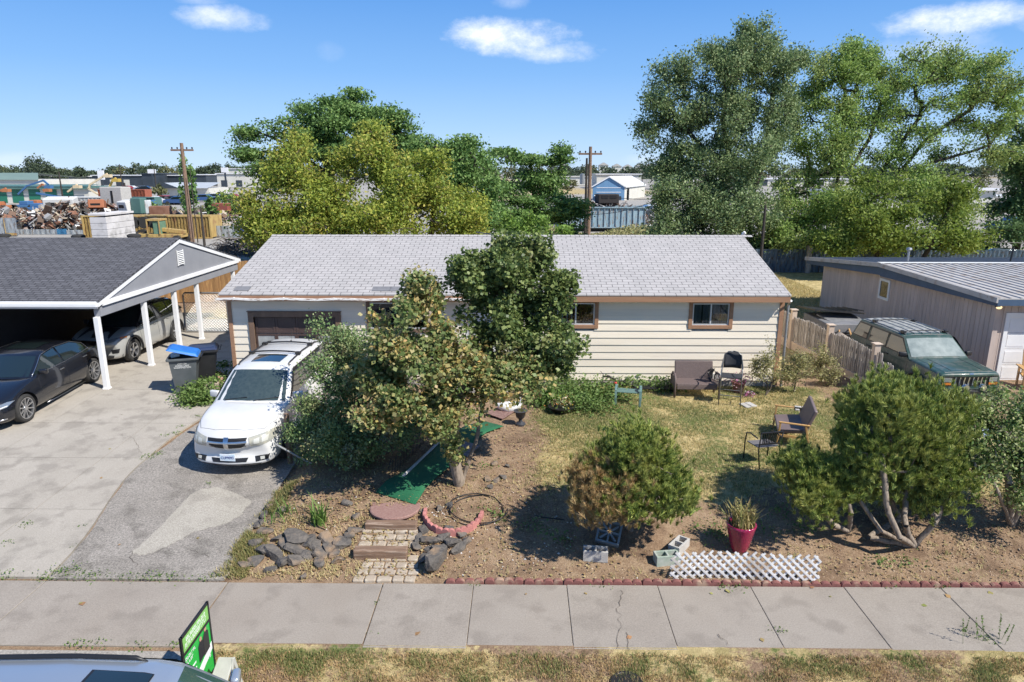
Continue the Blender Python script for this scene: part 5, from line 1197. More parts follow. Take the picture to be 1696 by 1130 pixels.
L_ELM1 = leafmat('elm_green', [(.04, .07, .028), (.07, .105, .042), (.12, .155, .07), (.16, .19, .09)], .35, gain=2.3)
L_ELM2 = leafmat('elm_light', [(.07, .12, .03), (.12, .18, .045), (.19, .25, .07), (.09, .13, .035)], .4, [(.06, .1, .03), (.14, .18, .06), (.24, .26, .08)], .35, .6, gain=2.1)
L_BRI = leafmat('bright_green', [(.12, .22, .04), (.2, .32, .06), (.28, .38, .1)], .4, gain=1.1)
L_OLIVE = leafmat('olive_shrub', [(.13, .13, .05), (.20, .20, .08), (.28, .26, .12), (.34, .30, .16)], .3, gain=1.5)
L_BROAD = leafmat('speckled_green', [(.05, .10, .025), (.11, .17, .045), (.20, .25, .08), (.34, .33, .17), (.08, .13, .04)], .3, gain=1.5)
def G(px, py): p = gp(px, py); return (p.x, p.y, p.z)
# ------------------------------------------------ maple in the front yard, one base, two stems
b = gp(762, 803); b = Vector((b.x, b.y, b.z - .08)); q = lambda px, py, Y: tuple(at(px, py, Y))
mt = tree('maple_tree', 'twin stemmed maple turning orange brown beside the green walkway before the bungalow', 'tree',
     [[tuple(b), q(752, 760, 12.0), q(752, 700, 12.0), q(735, 640, 12.1), q(700, 590, 12.2)], [tuple(b), q(775, 768, 12.1), q(792, 715, 12.3), q(800, 660, 12.6), q(825, 590, 12.9), q(835, 520, 13.2), q(838, 450, 13.4)], [q(752, 700, 12.0), q(765, 640, 11.9), q(760, 570, 12)]],
     [BP(660, 560, 12.1, 62, 62, .9, 46), BP(640, 620, 12.0, 55, 45, .8, 30), BP(690, 500, 12.4, 45, 40, .8, 26), BP(735, 590, 11.9, 68, 75, .9, 60), BP(780, 650, 11.7, 60, 42, .8, 34), BP(860, 625, 12.1, 85, 28, .8, 40), BP(740, 680, 11.5, 45, 40, .6, 20), BP(660, 660, 11.4, 52, 32, .6, 26), BP(625, 690, 11.3, 30, 26, .5, 12), BP(753, 740, 11.8, 12, 30, .2, 5), BP(700, 500, 12.2, 30, 30, .6, 10)],
     L_MAPO, M_BARKP, 70, .21, .085, bias=.8, aspect=.85, seg=.2, rtip=.0075, power=.44, along=.3, zmin=1.0, r0=.11, nside=8)
# the upper, darker crown of the leaning stem
tp = blob_tips([BP(850, 500, 13.2, 92, 82, 1.1, 110), BP(850, 430, 13.4, 48, 42, .8, 34), BP(925, 465, 13.3, 30, 42, .5, 18), BP(765, 455, 13.2, 34, 48, .6, 24), BP(840, 585, 12.9, 105, 45, 1.1, 56), BP(835, 412, 13.4, 14, 12, .3, 5), BP(900, 415, 13.4, 12, 12, .3, 4), BP(925, 575, 12.9, 34, 40, .6, 18)])
P, par, rad, tn = skeleton([[q(825, 590, 12.9), q(835, 520, 13.2), q(838, 450, 13.4)]], tp, .22, .0075, .44); bb = np.array(tuple(b))
wood_mesh('branch', [p - bb for p in P], par, np.minimum(rad, .06), M_BARKP, mt); T_ = np.array(P)[tn]; C = np.repeat(T_, 92, axis=0) + gsn(len(T_) * 92) * .115
V_, F_ = leaf_arrays(C - bb, .085, .8, .85); npmesh('crown', V_, F_, L_MAPG, mt)
# ------------------------------------------------ overgrown shrubs between the drive and the green walkway
s0 = gp(640, 760)
tree('overgrown_shrub', 'tall overgrown dark shrub with arching stems between the white car and the maple', 'shrub',
     [[G(600, 765), q(590, 700, 13.2), q(560, 640, 13.6)], [G(615, 762), q(640, 680, 13.4), q(650, 600, 13.8)], [G(630, 760), q(690, 690, 13.6), q(700, 640, 14)], [G(595, 765), q(560, 690, 13.2), q(535, 650, 13.4)]],
     [BP(575, 620, 13.6, 55, 52, .9, 60), BP(640, 640, 13.9, 60, 60, 1., 60), BP(560, 560, 14.0, 32, 28, .5, 16), BP(540, 600, 13.6, 25, 40, .5, 16), BP(690, 680, 13.8, 45, 45, .9, 40), BP(600, 575, 14, 40, 40, .6, 24), BP(525, 545, 14.0, 8, 22, .2, 4)],
     L_SHRUB, M_BARK, 66, .26, .06, bias=.5, seg=.2, rtip=.006, power=.42, zmin=.9, r0=.045)
tree('low_shrub', 'low dark green shrub mass behind the leaning silver pole', 'shrub', [[G(560, 772), q(555, 730, 12.8)], [G(540, 760), q(530, 720, 13)]],
     [BP(550, 710, 12.8, 64, 48, .8, 90), BP(600, 730, 12.9, 55, 36, .7, 56), BP(520, 690, 13.2, 32, 36, .6, 30), BP(500, 735, 12.9, 26, 32, .4, 20), BP(655, 715, 13.2, 40, 34, .6, 36)], L_SHRUB, M_BARK, 64, .22, .058, seg=.15, rtip=.005, power=.4, zmin=.35, r0=.03)
tree('hydrangea_bush', 'small pale flowering bush at the front of the dark shrubs', 'shrub', [[G(572, 775), q(572, 755, 12.6)]], [BP(575, 750, 12.5, 22, 20, .3, 22)], leafmat('pale_bush', [(.10, .14, .06), (.2, .24, .14), (.42, .44, .34)], .2), M_BARK, 30, .12, .05, seg=.1, rtip=.004, zmin=.3)
CL = 2.2; NM = 1.7; OUT = 0
# ------------------------------------------------ pines
def tuft_arrays(C, D, k, ln, wd):
    n = len(C); C2 = np.repeat(C, k, axis=0); D2 = np.repeat(D, k, axis=0) * .9 + unit(n * k) * .55; D2 /= np.linalg.norm(D2, axis=1, keepdims=True)
    L = ln * RNG.uniform(.7, 1.2, (n * k, 1)); s = np.cross(D2, unit(n * k)); s /= np.linalg.norm(s, axis=1, keepdims=True)
    o = RNG.uniform(-.5, .6, (n * k, 1)) * ln * .7 * np.repeat(D, k, axis=0)
    V = np.stack([C2 + o - s * wd, C2 + o + s * wd, C2 + o + D2 * L], axis=1).reshape(-1, 3); return V, np.arange(3 * n * k).reshape(-1, 3)
L_PINE = leafmat('pine_needles', [(.025, .042, .010), (.05, .075, .018), (.12, .145, .032), (.21, .22, .055)], .1, [(.10, .115, .028), (.22, .21, .06), (.04, .06, .015)], 2.2, .5, .48, .7, gain=2.7)
L_PINEB = leafmat('browned_needles', [(.34, .20, .09), (.26, .19, .08), (.42, .28, .14), (.18, .17, .06)], .1, [(.15, .15, .05), (.30, .21, .09), (.22, .19, .07)], 3.5, .5, .5, .65, gain=1.4)
def pine(name, label, trunks, blobs, brown=None, per=30, ln=.085, wd=.0045, seg=.15, rtip=.007, tufts=5, zmin=.42, sp=.16, r0=.048):
    base = trunks[0][0]; root = thing(name, label, 'pine shrub', base); tips = blob_tips(blobs); tips = tips[tips[:, 2] > zmin]
    P, par, rad, tn = skeleton(trunks, tips, seg, rtip, .45, .1, r0=r0); wood_mesh('trunk', [p - np.array(base) for p in P], par, np.where(rad < .016, rad * .5, rad), M_BARKP, root, 7)
    Pa = np.array(P); T = Pa[tn]; O = Pa[np.array(par)[tn]]; D = T - O; D /= np.linalg.norm(D, axis=1, keepdims=True) + 1e-9
    C = np.repeat(T, tufts, axis=0) + RNG.normal(size=(len(T) * tufts, 3)) * sp * .55; D = np.repeat(D, tufts, axis=0) * .5 + np.array([0, 0, .75]) + unit(len(C)) * .35; D /= np.linalg.norm(D, axis=1, keepdims=True)
    if brown is not None:
        m = brown(C); a = ~m
        V, F = tuft_arrays(C[m] - np.array(base), D[m], per, ln, wd); npmesh('browned_needles', V, F, L_PINEB, root)
    else: a = np.ones(len(C), bool)
    V, F = tuft_arrays(C[a] - np.array(base), D[a], per, ln, wd); npmesh('needles', V, F, L_PINE, root); return root
g0 = gp(1045, 878); bc = at(1000, 815, 9.9)
pine('pine_shrub', 'round pine shrub on a short leaning trunk, half its needles browned', [[tuple(g0 - Vector((0, 0, .08))), q(1033, 855, 10.2), q(1030, 820, 10.3), q(1040, 780, 10.5)]],
     [BP(1043, 792, 10.45, 84, 62, .9, 250), BP(1055, 745, 10.5, 62, 32, .8, 60), BP(985, 808, 10.1, 44, 46, .7, 60), BP(1095, 805, 10.3, 46, 44, .7, 56), BP(1010, 835, 9.9, 40, 25, .4, 26)],
     brown=lambda C: ((C[:, 0] - bc.x + .35 * np.sin(C[:, 2] * 7)) * .9 + (C[:, 2] - 1.15) * .75 + (C[:, 1] - bc.y) * .55 + RNG.normal(size=len(C)) * .26) < .22, per=44, tufts=8, sp=.21, ln=.095, wd=.0055)
g1 = gp(1515, 905); 
pine('pine_shrub', 'largest pine shrub, wide and many stemmed, in the yard in front of the picket fence', [[tuple(g1), q(1490, 890, 10.0), q(1472, 850, 10.1), q(1462, 780, 10.3), q(1460, 720, 10.6)], [tuple(g1), q(1460, 880, 10.2), q(1425, 830, 10.4), q(1400, 780, 10.6)], [tuple(g1), q(1500, 870, 10.2), q(1500, 820, 10.6), q(1530, 760, 10.8)], [tuple(g1), q(1545, 870, 10.3), q(1580, 800, 10.6)], [tuple(g1), q(1440, 890, 10.4), q(1490, 860, 11), q(1440, 760, 11.2)]],
     [BP(1462, 690, 10.9, 68, 58, .9, 170), BP(1490, 660, 11.0, 60, 40, .8, 60), BP(1422, 745, 10.7, 40, 38, .7, 50), BP(1525, 720, 10.8, 44, 58, .7, 70), BP(1560, 800, 10.5, 36, 50, .5, 36), BP(1470, 770, 10.7, 70, 30, .8, 46), BP(1500, 830, 10.8, 50, 30, .5, 14), BP(1585, 700, 10.8, 20, 50, .4, 14), BP(1440, 800, 10.9, 50, 34, .6, 40), BP(1545, 845, 10.6, 45, 32, .5, 36), BP(1490, 815, 11.1, 60, 36, .5, 36)],
     per=42, tufts=8, sp=.22, zmin=.7, ln=.095, wd=.0055)
g2 = gp(1405, 880)
pine('pine_shrub', 'small sprawling dark pine shrub between the black patio chair and the largest pine', [[tuple(g2), q(1380, 870, 10.4), q(1345, 830, 10.6), q(1330, 790, 10.8)], [tuple(g2), q(1410, 850, 10.4), q(1400, 810, 10.6)]],
     [BP(1332, 775, 10.9, 42, 32, .5, 80), BP(1370, 810, 10.6, 50, 36, .6, 60), BP(1345, 830, 10.2, 28, 26, .4, 26)], per=42, tufts=7, sp=.2, zmin=.5, ln=.095, wd=.0055)
CL = 4.; NM = 1.6; OUT = .12
# ------------------------------------------------ broadleaf shrub at the right edge and plants at the corner
g3 = gp(1675, 870)
tree('broadleaf_shrub', 'large speckled green broadleaf shrub at the right edge of the front yard', 'shrub', [[tuple(g3), q(1672, 800, 10.5), q(1650, 740, 10.8)], [tuple(g3), q(1700, 800, 10.6), q(1700, 720, 10.9)], [tuple(g3), q(1655, 820, 10.4), q(1640, 790, 10.4)]],
     [BP(1640, 715, 11.0, 66, 55, .9, 110), BP(1700, 700, 11.1, 70, 60, .9, 90), BP(1600, 690, 11.2, 45, 40, .7, 50), BP(1690, 790, 10.7, 50, 60, .7, 60), BP(1625, 770, 10.6, 30, 40, .5, 30), BP(1760, 760, 11, 60, 80, .9, 60)],
     L_BROAD, M_BARKP, 48, .2, .062, seg=.16, rtip=.006, power=.45, zmin=.7, r0=.06)
for i, (px_, py_, w, h, n, lab) in enumerate([(1268, 655, 22, 45, 30, 'olive leafed bush right beside the tall bar chair'), (1315, 650, 28, 40, 40, 'tall yellowish bush at the bungalow corner by the picket fence'), (1350, 625, 32, 30, 30, 'drooping yellow green bush leaning along the picket fence'), (1372, 640, 26, 18, 18, 'low trailing bush at the foot of the picket fence')]):
    g = gp(px_, py_); Y = g.y
    tree('corner_bush', lab, 'shrub', [[tuple(g), tuple(g + Vector((.02, 0, .3)))], [tuple(g + Vector((.08, .05, 0))), tuple(g + Vector((.15, .02, .35)))]], [BP(px_, py_ - h * .8, Y, w, h * .75, .35, n), BP(px_ + (8 if i != 1 else 10), py_ - h * 1.5, Y, w * .5, h * .5, .25, n // 3)], L_OLIVE, M_BARK, 34, .16, .055, group='bushes at the right corner of the bungalow', seg=.12, rtip=.004, power=.42, zmin=.4, r0=.02)
CL = 4.5; NM = 1.5
# ------------------------------------------------ big trees behind the bungalow
def gr2(x, y): return (x, y, .33)
c_ = at(590, 430, 36)
tree('yellow_tree', 'broad yellow green tree right behind the bungalow roof', 'tree', [[gr2(at(560, 400, 37).x, 37), q(560, 340, 37), q(520, 290, 37), q(470, 250, 36.6)], [gr2(at(620, 400, 37).x, 37), q(640, 330, 37), q(650, 270, 37)], [gr2(at(700, 400, 37).x, 37), q(720, 340, 37)]],
     [BP(480, 275, 36, 52, 50, 1.8, 52), BP(455, 340, 35.5, 55, 55, 2., 50), BP(545, 340, 35.2, 65, 58, 2.2, 70), BP(610, 270, 36.5, 60, 45, 2., 54), BP(680, 300, 36, 75, 50, 2.2, 80), BP(740, 350, 35.5, 70, 45, 2., 70), BP(640, 360, 34.8, 80, 40, 2., 76), BP(510, 385, 34.5, 80, 30, 1.8, 50), BP(430, 380, 36, 40, 35, 1.5, 26), BP(620, 225, 37, 28, 20, 1, 14), BP(775, 385, 35, 34, 25, 1.2, 20)],
     L_YEL, M_BARK, 92, .62, .17, bias=.5, seg=.6, rtip=.016, power=.45, along=.3, r0=.2, zmin=1)
tree('dark_locust', 'tall dark green locust with layered crown rising behind the yellow tree', 'tree', [[gr2(at(560, 350, 45).x, 45), q(545, 290, 45), q(535, 240, 45), q(555, 190, 45)], [q(545, 290, 45), q(600, 230, 45), q(650, 215, 45)], [q(545, 290, 45), q(480, 240, 45), q(430, 220, 45)]],
     [BP(560, 195, 45, 68, 36, 3., 90), BP(590, 160, 45, 16, 12, 1, 9), BP(500, 215, 45, 55, 24, 2.5, 50), BP(635, 200, 45, 55, 26, 2.5, 50), BP(405, 228, 45, 25, 14, 1.5, 14), BP(420, 255, 45, 40, 14, 1.5, 20), BP(660, 235, 45, 42, 34, 2.5, 40), BP(560, 250, 44, 85, 32, 3, 70), BP(515, 175, 45, 30, 8, 1, 8), BP(700, 260, 44, 40, 30, 2, 30), BP(450, 275, 45, 40, 30, 2, 24), BP(760, 250, 44, 34, 18, 1.6, 22)],
     L_LOC, M_BARKD, 84, .75, .19, flat=.4, bias=.9, seg=.7, rtip=.018, power=.46, r0=.28, zmin=2)
tree('dark_locust', 'shorter dark locust just right of the yellow tree, left of the blue container', 'tree', [[gr2(at(770, 380, 42).x, 42), q(770, 320, 42), q(765, 280, 42)]],
     [BP(760, 265, 43, 52, 24, 2, 40), BP(745, 300, 42, 60, 30, 2, 46), BP(800, 310, 42, 36, 44, 2, 40), BP(800, 370, 40, 50, 32, 2, 40), BP(775, 232, 43, 26, 8, 1, 8), BP(700, 245, 43, 22, 14, 1, 10)],
     L_LOC, M_BARKD, 72, .8, .21, flat=.55, bias=.8, seg=.7, rtip=.018, power=.46, r0=.22)
tree('sumac_tree', 'open layered green tree with thin dark limbs beside the middle utility pole', 'tree', [[gr2(at(880, 390, 50).x, 50), q(885, 340, 50), q(880, 300, 50)], [q(885, 340, 50), q(920, 290, 50), q(935, 265, 50)]],
     [BP(845, 258, 50, 30, 9, 1.5, 18), BP(900, 268, 50, 44, 12, 2, 34), BP(932, 248, 50, 18, 8, 1, 9), BP(880, 300, 50, 55, 20, 2, 46), BP(905, 340, 49, 70, 26, 2.4, 70), BP(860, 365, 48, 55, 28, 2.4, 56), BP(930, 375, 48, 34, 20, 2, 20), BP(955, 340, 49, 22, 22, 1.5, 16), BP(830, 320, 50, 26, 40, 2, 30)],
     L_LOC, M_BARKD, 66, .78, .22, flat=.4, bias=.9, seg=.7, rtip=.018, power=.44, r0=.2)
for i, (px_, py_, h) in enumerate([(845, 368, 26), (875, 372, 22), (905, 378, 20), (935, 382, 12), (860, 385, 14), (890, 388, 14)]):
    g = at(px_, py_, 31.5)
    tree('sapling', ['tallest bright green sapling above the roof ridge, left of the row', 'bright green sapling tip just right of the tallest one', 'third bright sapling tip from the left above the ridge', 'lowest bright sapling tip, rightmost above the ridge', 'short bright sapling under the tallest one', 'short bright sapling between the second and third tips'][i], 'sapling', [[(g.x, g.y, .35), tuple(g), tuple(at(px_ + 2, py_ - h, 31.5))]], [BP(px_, py_, 31.5, 10, h, .4, 12), BP(px_, py_ + 22, 31.5, 16, 20, .6, 10)], L_BRI, M_BARK, 34, .28, .15, group='bright green saplings behind the roof', seg=.3, rtip=.008, power=.4, r0=.04, bias=.2)
CL = 8.; NM = 2.9
# elms at the right
tree('elm_tree', 'tallest grey green elm behind the right end of the bungalow roof', 'tree', [[gr2(at(1250, 420, 44).x, 44), q(1240, 360, 44), q(1218, 290, 44), q(1200, 220, 44), q(1200, 150, 44)], [gr2(at(1232, 420, 44).x, 44), q(1235, 350, 44), q(1270, 260, 44), q(1280, 150, 44)], [q(1218, 290, 44), q(1150, 230, 44), q(1110, 180, 44)]],
     [BP(1110, 150, 44, 50, 48, 3, 60), BP(1100, 220, 44, 46, 46, 3, 48), BP(1190, 110, 44, 62, 44, 3, 80), BP(1255, 80, 44, 46, 40, 3, 52), BP(1290, 110, 44, 42, 44, 3, 50), BP(1200, 190, 44, 80, 50, 3.5, 90), BP(1150, 270, 44, 72, 40, 3, 66), BP(1240, 260, 43, 70, 50, 3, 66), BP(1130, 330, 43, 70, 44, 3, 76), BP(1220, 350, 42, 80, 50, 3, 86), BP(1140, 390, 42, 80, 30, 3, 60), BP(1240, 50, 44, 22, 12, 1, 8), BP(1090, 270, 44, 26, 30, 2, 16), BP(1320, 100, 44, 22, 22, 2, 14), BP(1180, 330, 43, 90, 60, 3, 60), BP(1290, 200, 44, 45, 70, 3, 50), BP(1230, 150, 44, 60, 50, 3, 40)],
     L_ELM1, M_BARKD, 50, .55, .155, along=.55, bias=.2, droop=.5, seg=.8, rtip=.012, power=.42, r0=.14, zmin=1)
tree('elm_tree', 'light green spreading elm with dark bare limbs behind the taupe garage', 'tree', [[gr2(at(1405, 420, 46).x, 46), q(1425, 350, 46), q(1455, 290, 46), q(1490, 240, 46), q(1540, 170, 46)], [gr2(at(1390, 420, 46).x, 46), q(1385, 340, 46), q(1395, 240, 46), q(1400, 150, 46)], [q(1425, 350, 46), q(1480, 300, 46), q(1540, 225, 46), q(1610, 180, 46)], [q(1395, 300, 46), q(1440, 230, 46), q(1460, 170, 46)], [q(1480, 300, 46), q(1560, 265, 46), q(1640, 240, 46)]],
     [BP(1400, 110, 46, 62, 36, 3, 66), BP(1430, 95, 46, 40, 25, 2, 26), BP(1500, 120, 46, 50, 40, 3, 52), BP(1340, 170, 46, 55, 60, 3, 60), BP(1420, 180, 46, 60, 40, 3, 50), BP(1600, 110, 46, 50, 36, 3, 50), BP(1640, 140, 46, 42, 38, 3, 38), BP(1560, 170, 46, 50, 28, 3, 22), BP(1370, 260, 45, 58, 45, 3, 56), BP(1330, 330, 44, 55, 50, 3, 60), BP(1400, 350, 43, 70, 46, 3, 78), BP(1640, 205, 46, 50, 26, 3, 30), BP(1500, 320, 45, 50, 30, 2, 24), BP(1440, 400, 42, 70, 22, 2, 50), BP(1310, 390, 42, 50, 32, 2, 44), BP(1660, 250, 46, 40, 25, 2, 18), BP(1460, 230, 46, 75, 55, 3, 44), BP(1550, 255, 46, 80, 50, 3, 36), BP(1500, 300, 46, 80, 40, 3, 40), BP(1490, 170, 46, 60, 40, 3, 24), BP(1590, 330, 45, 60, 30, 2, 30), BP(1660, 180, 46, 30, 40, 2, 20), BP(1350, 230, 45, 50, 50, 3, 36), BP(1560, 110, 46, 40, 30, 2, 22)],
     L_ELM2, M_BARKD, 42, .55, .155, along=.55, bias=.2, droop=.5, seg=.8, rtip=.012, power=.42, r0=.11, zmin=1)
NM = 1.2
tree('bright_elm', 'bright yellow green bushy tree leaning over the back of the metal roof', 'tree', [[gr2(at(1460, 425, 39).x, 39), q(1455, 380, 39)], [gr2(at(1520, 425, 40).x, 40), q(1560, 370, 40), q(1575, 340, 40)]],
     [BP(1450, 360, 38.5, 70, 42, 2, 84), BP(1400, 395, 38, 50, 26, 1.6, 40), BP(1500, 390, 38.5, 46, 28, 1.6, 36), BP(1590, 385, 39, 36, 34, 1.6, 32), BP(1620, 405, 39, 30, 20, 1.2, 18), BP(1560, 340, 40, 44, 30, 2, 26), BP(1450, 310, 40, 46, 20, 2, 20), BP(1575, 300, 40, 30, 24, 2, 16)],
     L_BRI if False else leafmat('elm_bright', [(.14, .22, .035), (.22, .30, .05), (.30, .36, .08), (.10, .16, .03)], .4), M_BARKD, 74, .62, .18, bias=.3, droop=.4, seg=.6, rtip=.016, power=.45, r0=.16, zmin=.6)
tree('dark_conifer', 'dark drooping evergreen at the right edge behind the metal roof', 'tree', [[gr2(at(1700, 420, 47).x, 48), q(1700, 300, 48), q(1700, 220, 48)]],
     [BP(1685, 260, 48, 34, 36, 2.5, 40), BP(1700, 330, 48, 50, 40, 3, 70), BP(1670, 390, 47, 50, 26, 2.5, 44), BP(1720, 200, 48, 40, 40, 2.5, 40), BP(1740, 300, 48, 60, 90, 3, 90)], L_DKG, M_BARKD, 80, .7, .2, bias=.3, droop=.8, seg=.8, rtip=.018, r0=.25)
NM = 2.6
tree('understory_tree', 'dark small tree in shade behind the blue corrugated fence', 'tree', [[gr2(at(1330, 430, 43).x, 43.5), q(1340, 380, 43.5)], [gr2(at(1390, 430, 44).x, 44), q(1400, 390, 44)]],
     [BP(1330, 410, 43.5, 60, 22, 1.5, 40), BP(1540, 405, 44, 70, 22, 1.5, 40), BP(1260, 400, 43.5, 30, 26, 1.5, 20), BP(1640, 415, 47, 40, 14, 1.5, 16), BP(1300, 375, 47, 70, 26, 2, 20), BP(1430, 370, 48, 80, 26, 2, 24), BP(1550, 360, 48, 60, 30, 2, 20)], L_DKG, M_BARKD, 70, .7, .18, seg=.6, rtip=.014, r0=.12)
# ============================================================ THINGS IN THE FRONT YARD
def cshift(o, root): o.data.transform(Matrix.Translation(-wloc(root))); return o
def ground(x, y): return hgt(x, y) + .0
M_TERRA = pmat('red_concrete_edging', (.24, .095, .08), (.19, .075, .065), scale=6, rough=.9, bump=.4, bscale=60, col3=(.36, .24, .17), scale3=4)
M_BASALT = pmat('basalt_rock', (.085, .078, .072), (.16, .14, .12), scale=7, rough=.95, bump=1, bscale=18, col3=(.27, .19, .125), scale3=3, bdist=.03)
M_PAVER = pmat('tan_paver', (.42, .35, .27), (.35, .285, .22), scale=6, rough=.95, bump=.5, bscale=50, col3=(.48, .42, .34), scale3=9)
M_TIMBER = pmat('weathered_timber', (.24, .15, .10), (.15, .095, .065), scale=3, rough=.95, stretch=(.6, 6, 6), bump=.6, bscale=30, col3=(.34, .25, .19), scale3=5)
M_CINDER = pmat('cinder_block', (.50, .48, .45), (.40, .385, .36), scale=8, rough=.95, bump=.5, bscale=70)
M_CINDB = pmat('blue_grey_block', (.16, .20, .22), (.22, .26, .28), scale=8, rough=.95, bump=.4)
M_VINYL = pmat('white_vinyl', (.80, .80, .79), (.66, .64, .61), scale=5, rough=.4, col3=(.5, .46, .42), scale3=3)
M_MAG = pmat('magenta_glaze', (.36, .012, .075), (.24, .006, .05), scale=20, rough=.12, coat=1, bump=.8, bscale=45, bdist=.02)
M_TURF = pmat('green_outdoor_carpet', (.010, .10, .042), (.018, .135, .058), scale=40, rough=.95, bump=.4, bscale=160, col3=(.04, .14, .06), scale3=2)
M_WICK = pmat('brown_wicker', (.17, .125, .115), (.11, .08, .075), scale=55, rough=.7, bump=.9, bscale=90)
M_LWOOD = pmat('light_wood', (.55, .33, .13), (.45, .26, .10), scale=5, rough=.5, stretch=(4, 4, 1))
M_SEATV = pmat('brown_vinyl', (.155, .115, .11), (.19, .145, .14), scale=3, rough=.5)
M_BENCHG = pmat('green_grey_plastic', (.10, .19, .17), (.14, .23, .21), scale=5, rough=.55)
M_DIRTP = pmat('potting_soil', (.10, .07, .05), (.2, .15, .1), scale=30, rough=1)
# ---- scalloped edging along the pavement
def edging_block(W=.60, H=.075, T=.07, n=4):
    mb = MB(); pts = [(-W/2, 0)]; 
    for k in range(n):
        x0 = -W/2 + k * W / n
        for j in range(1 if k else 0, 7): a = math.pi * (1 - j / 6); pts.append((x0 + W/n/2 + math.cos(a) * W/n/2 * .97, H - .04 + math.sin(a) * .04))
    pts.append((W/2, 0)); mb.prism([(x, -T/2, z - .05 if z == 0 else z) for x, z in pts], (0, T, 0)); return mb
eb = edging_block().build('edging_block', M_TERRA, None, bevel=.008); first = True; x = -.86
ebl = 'red scalloped concrete edging block in the straight row along the pavement'
i = 0
while x < 9.8:
    o = eb if first else eb.copy()
    if not first: COL.objects.link(o)
    first = False; o.location = (x, 9.42 + random.uniform(-.01, .01) - .0, ground(x, 9.5) - .015 + random.uniform(-.008, .008)); o.rotation_euler = (random.uniform(-.06, .06), 0, random.uniform(-.02, .02)); tag(o, ebl, 'edging block', 'straight red edging blocks'); x += .612; i += 1
# ---- curved planter
M_TERPK = pmat('pink_concrete_edging', (.48, .20, .18), (.40, .16, .14), scale=6, rough=.9, bump=.4, bscale=60); pc = gp(750, 862); eb2 = edging_block(.25, .15, .06, 2).build('edging_block', M_TERPK, None, bevel=.008)
R_ = .50
for k, a in enumerate(np.radians([-178, -154, -130, -106, -82, -58, -34, -10])):
    o = eb2 if k == 0 else eb2.copy()
    if k: COL.objects.link(o)
    cx, cy = pc.x + R_ * math.cos(a), pc.y + .12 + R_ * math.sin(a); o.location = (cx, cy, ground(cx, cy) - .02); o.rotation_euler = (random.uniform(-.05, .05), 0, a + math.pi / 2); tag(o, 'red scalloped block in the curved planter rim right of the timber steps', 'edging block', 'curved planter edging blocks')
# ---- rocks
def rock_mesh(seed, sub=2):
    r = random.Random(seed); bm = bmesh.new(); bmesh.ops.create_icosphere(bm, subdivisions=sub, radius=.5)
    pl = [(Vector((r.gauss(0, 1), r.gauss(0, 1), r.gauss(0, 1))).normalized(), r.uniform(.24, .42)) for _ in range(9)] + [(Vector((r.uniform(-.2, .2), r.uniform(-.2, .2), 1)).normalized(), r.uniform(.16, .26))]
    for v in bm.verts:
        for n_, d in pl:
            e = v.co.dot(n_) - d
            if e > 0: v.co -= n_ * e
        v.co *= 1 + .05 * mnoise.noise(v.co * 5 + Vector((seed, 0, 0)))
    me = bpy.data.meshes.new('rock'); bm.to_mesh(me); bm.free(); me.materials.append(M_BASALT); return me
RM = [rock_mesh(s) for s in range(7)]
def put_rock(x, y, s, sq=.7, k=None, sink=.3, label='', group=None, mat=None, rz=None, name='rock', z=None):
    o = bpy.data.objects.new(name, RM[k if k is not None else random.randrange(7)]); COL.objects.link(o)
    o.scale = (s * random.uniform(.9, 1.3), s * random.uniform(.75, 1.05), s * sq); o.rotation_euler = (random.uniform(-.3, .3), random.uniform(-.3, .3), rz if rz is not None else random.uniform(0, 6.3))
    o.location = (x, y, (ground(x, y) if z is None else z) + s * sq * (.5 - sink)); return tag(o, label, 'rock', group)
wallrocks = [(205,520,105,52),(118,0,0,0)]
left = [(425,900,.30),(436,915,.30),(462,895,.26),(455,920,.42),(492,893,.46),(490,912,.34),(512,900,.34),(520,905,.30),(543,895,.28),(546,912,.32),(468,932,.30),(492,930,.30),(508,923,.24),(532,918,.34),(550,920,.26),(566,905,.32),(576,892,.28),(588,882,.24),(424,932,.26),(405,938,.24),(440,882,.24),(528,934,.26),(560,930,.22),(448,945,.2),(475,905,.3),(430,870,.22),(447,842,.26),(438,855,.26),(455,832,.22),(470,845,.2)]
for (px_, py_, s) in left:
    p = gp(px_, py_); put_rock(p.x, p.y, s * 1.12, .62, label='angular dark rock in the dry stone bank left of the timber steps', group='rocks of the bank left of the steps')
p = gp(503, 958); put_rock(p.x, p.y, .17, .7, label='small round grey rock alone by the pavement edge left of the steps', k=2, sink=.2)
p = gp(722, 938); put_rock(p.x, p.y, .52, .95, k=1, label='biggest dark faceted boulder, right of the lower timber step', sink=.12)
for (px_, py_, s) in [(700,880,.26),(694,895,.24),(712,898,.34),(735,893,.3),(742,880,.26),(765,887,.2),(728,915,.30),(750,902,.32),(760,912,.28),(705,928,.26),(690,907,.22),(715,912,.26),(772,898,.22)]:
    p = gp(px_, py_); put_rock(p.x, p.y, s, .7, label='dark rock in the heap between the timber steps and the curved planter', group='rocks of the heap right of the steps')
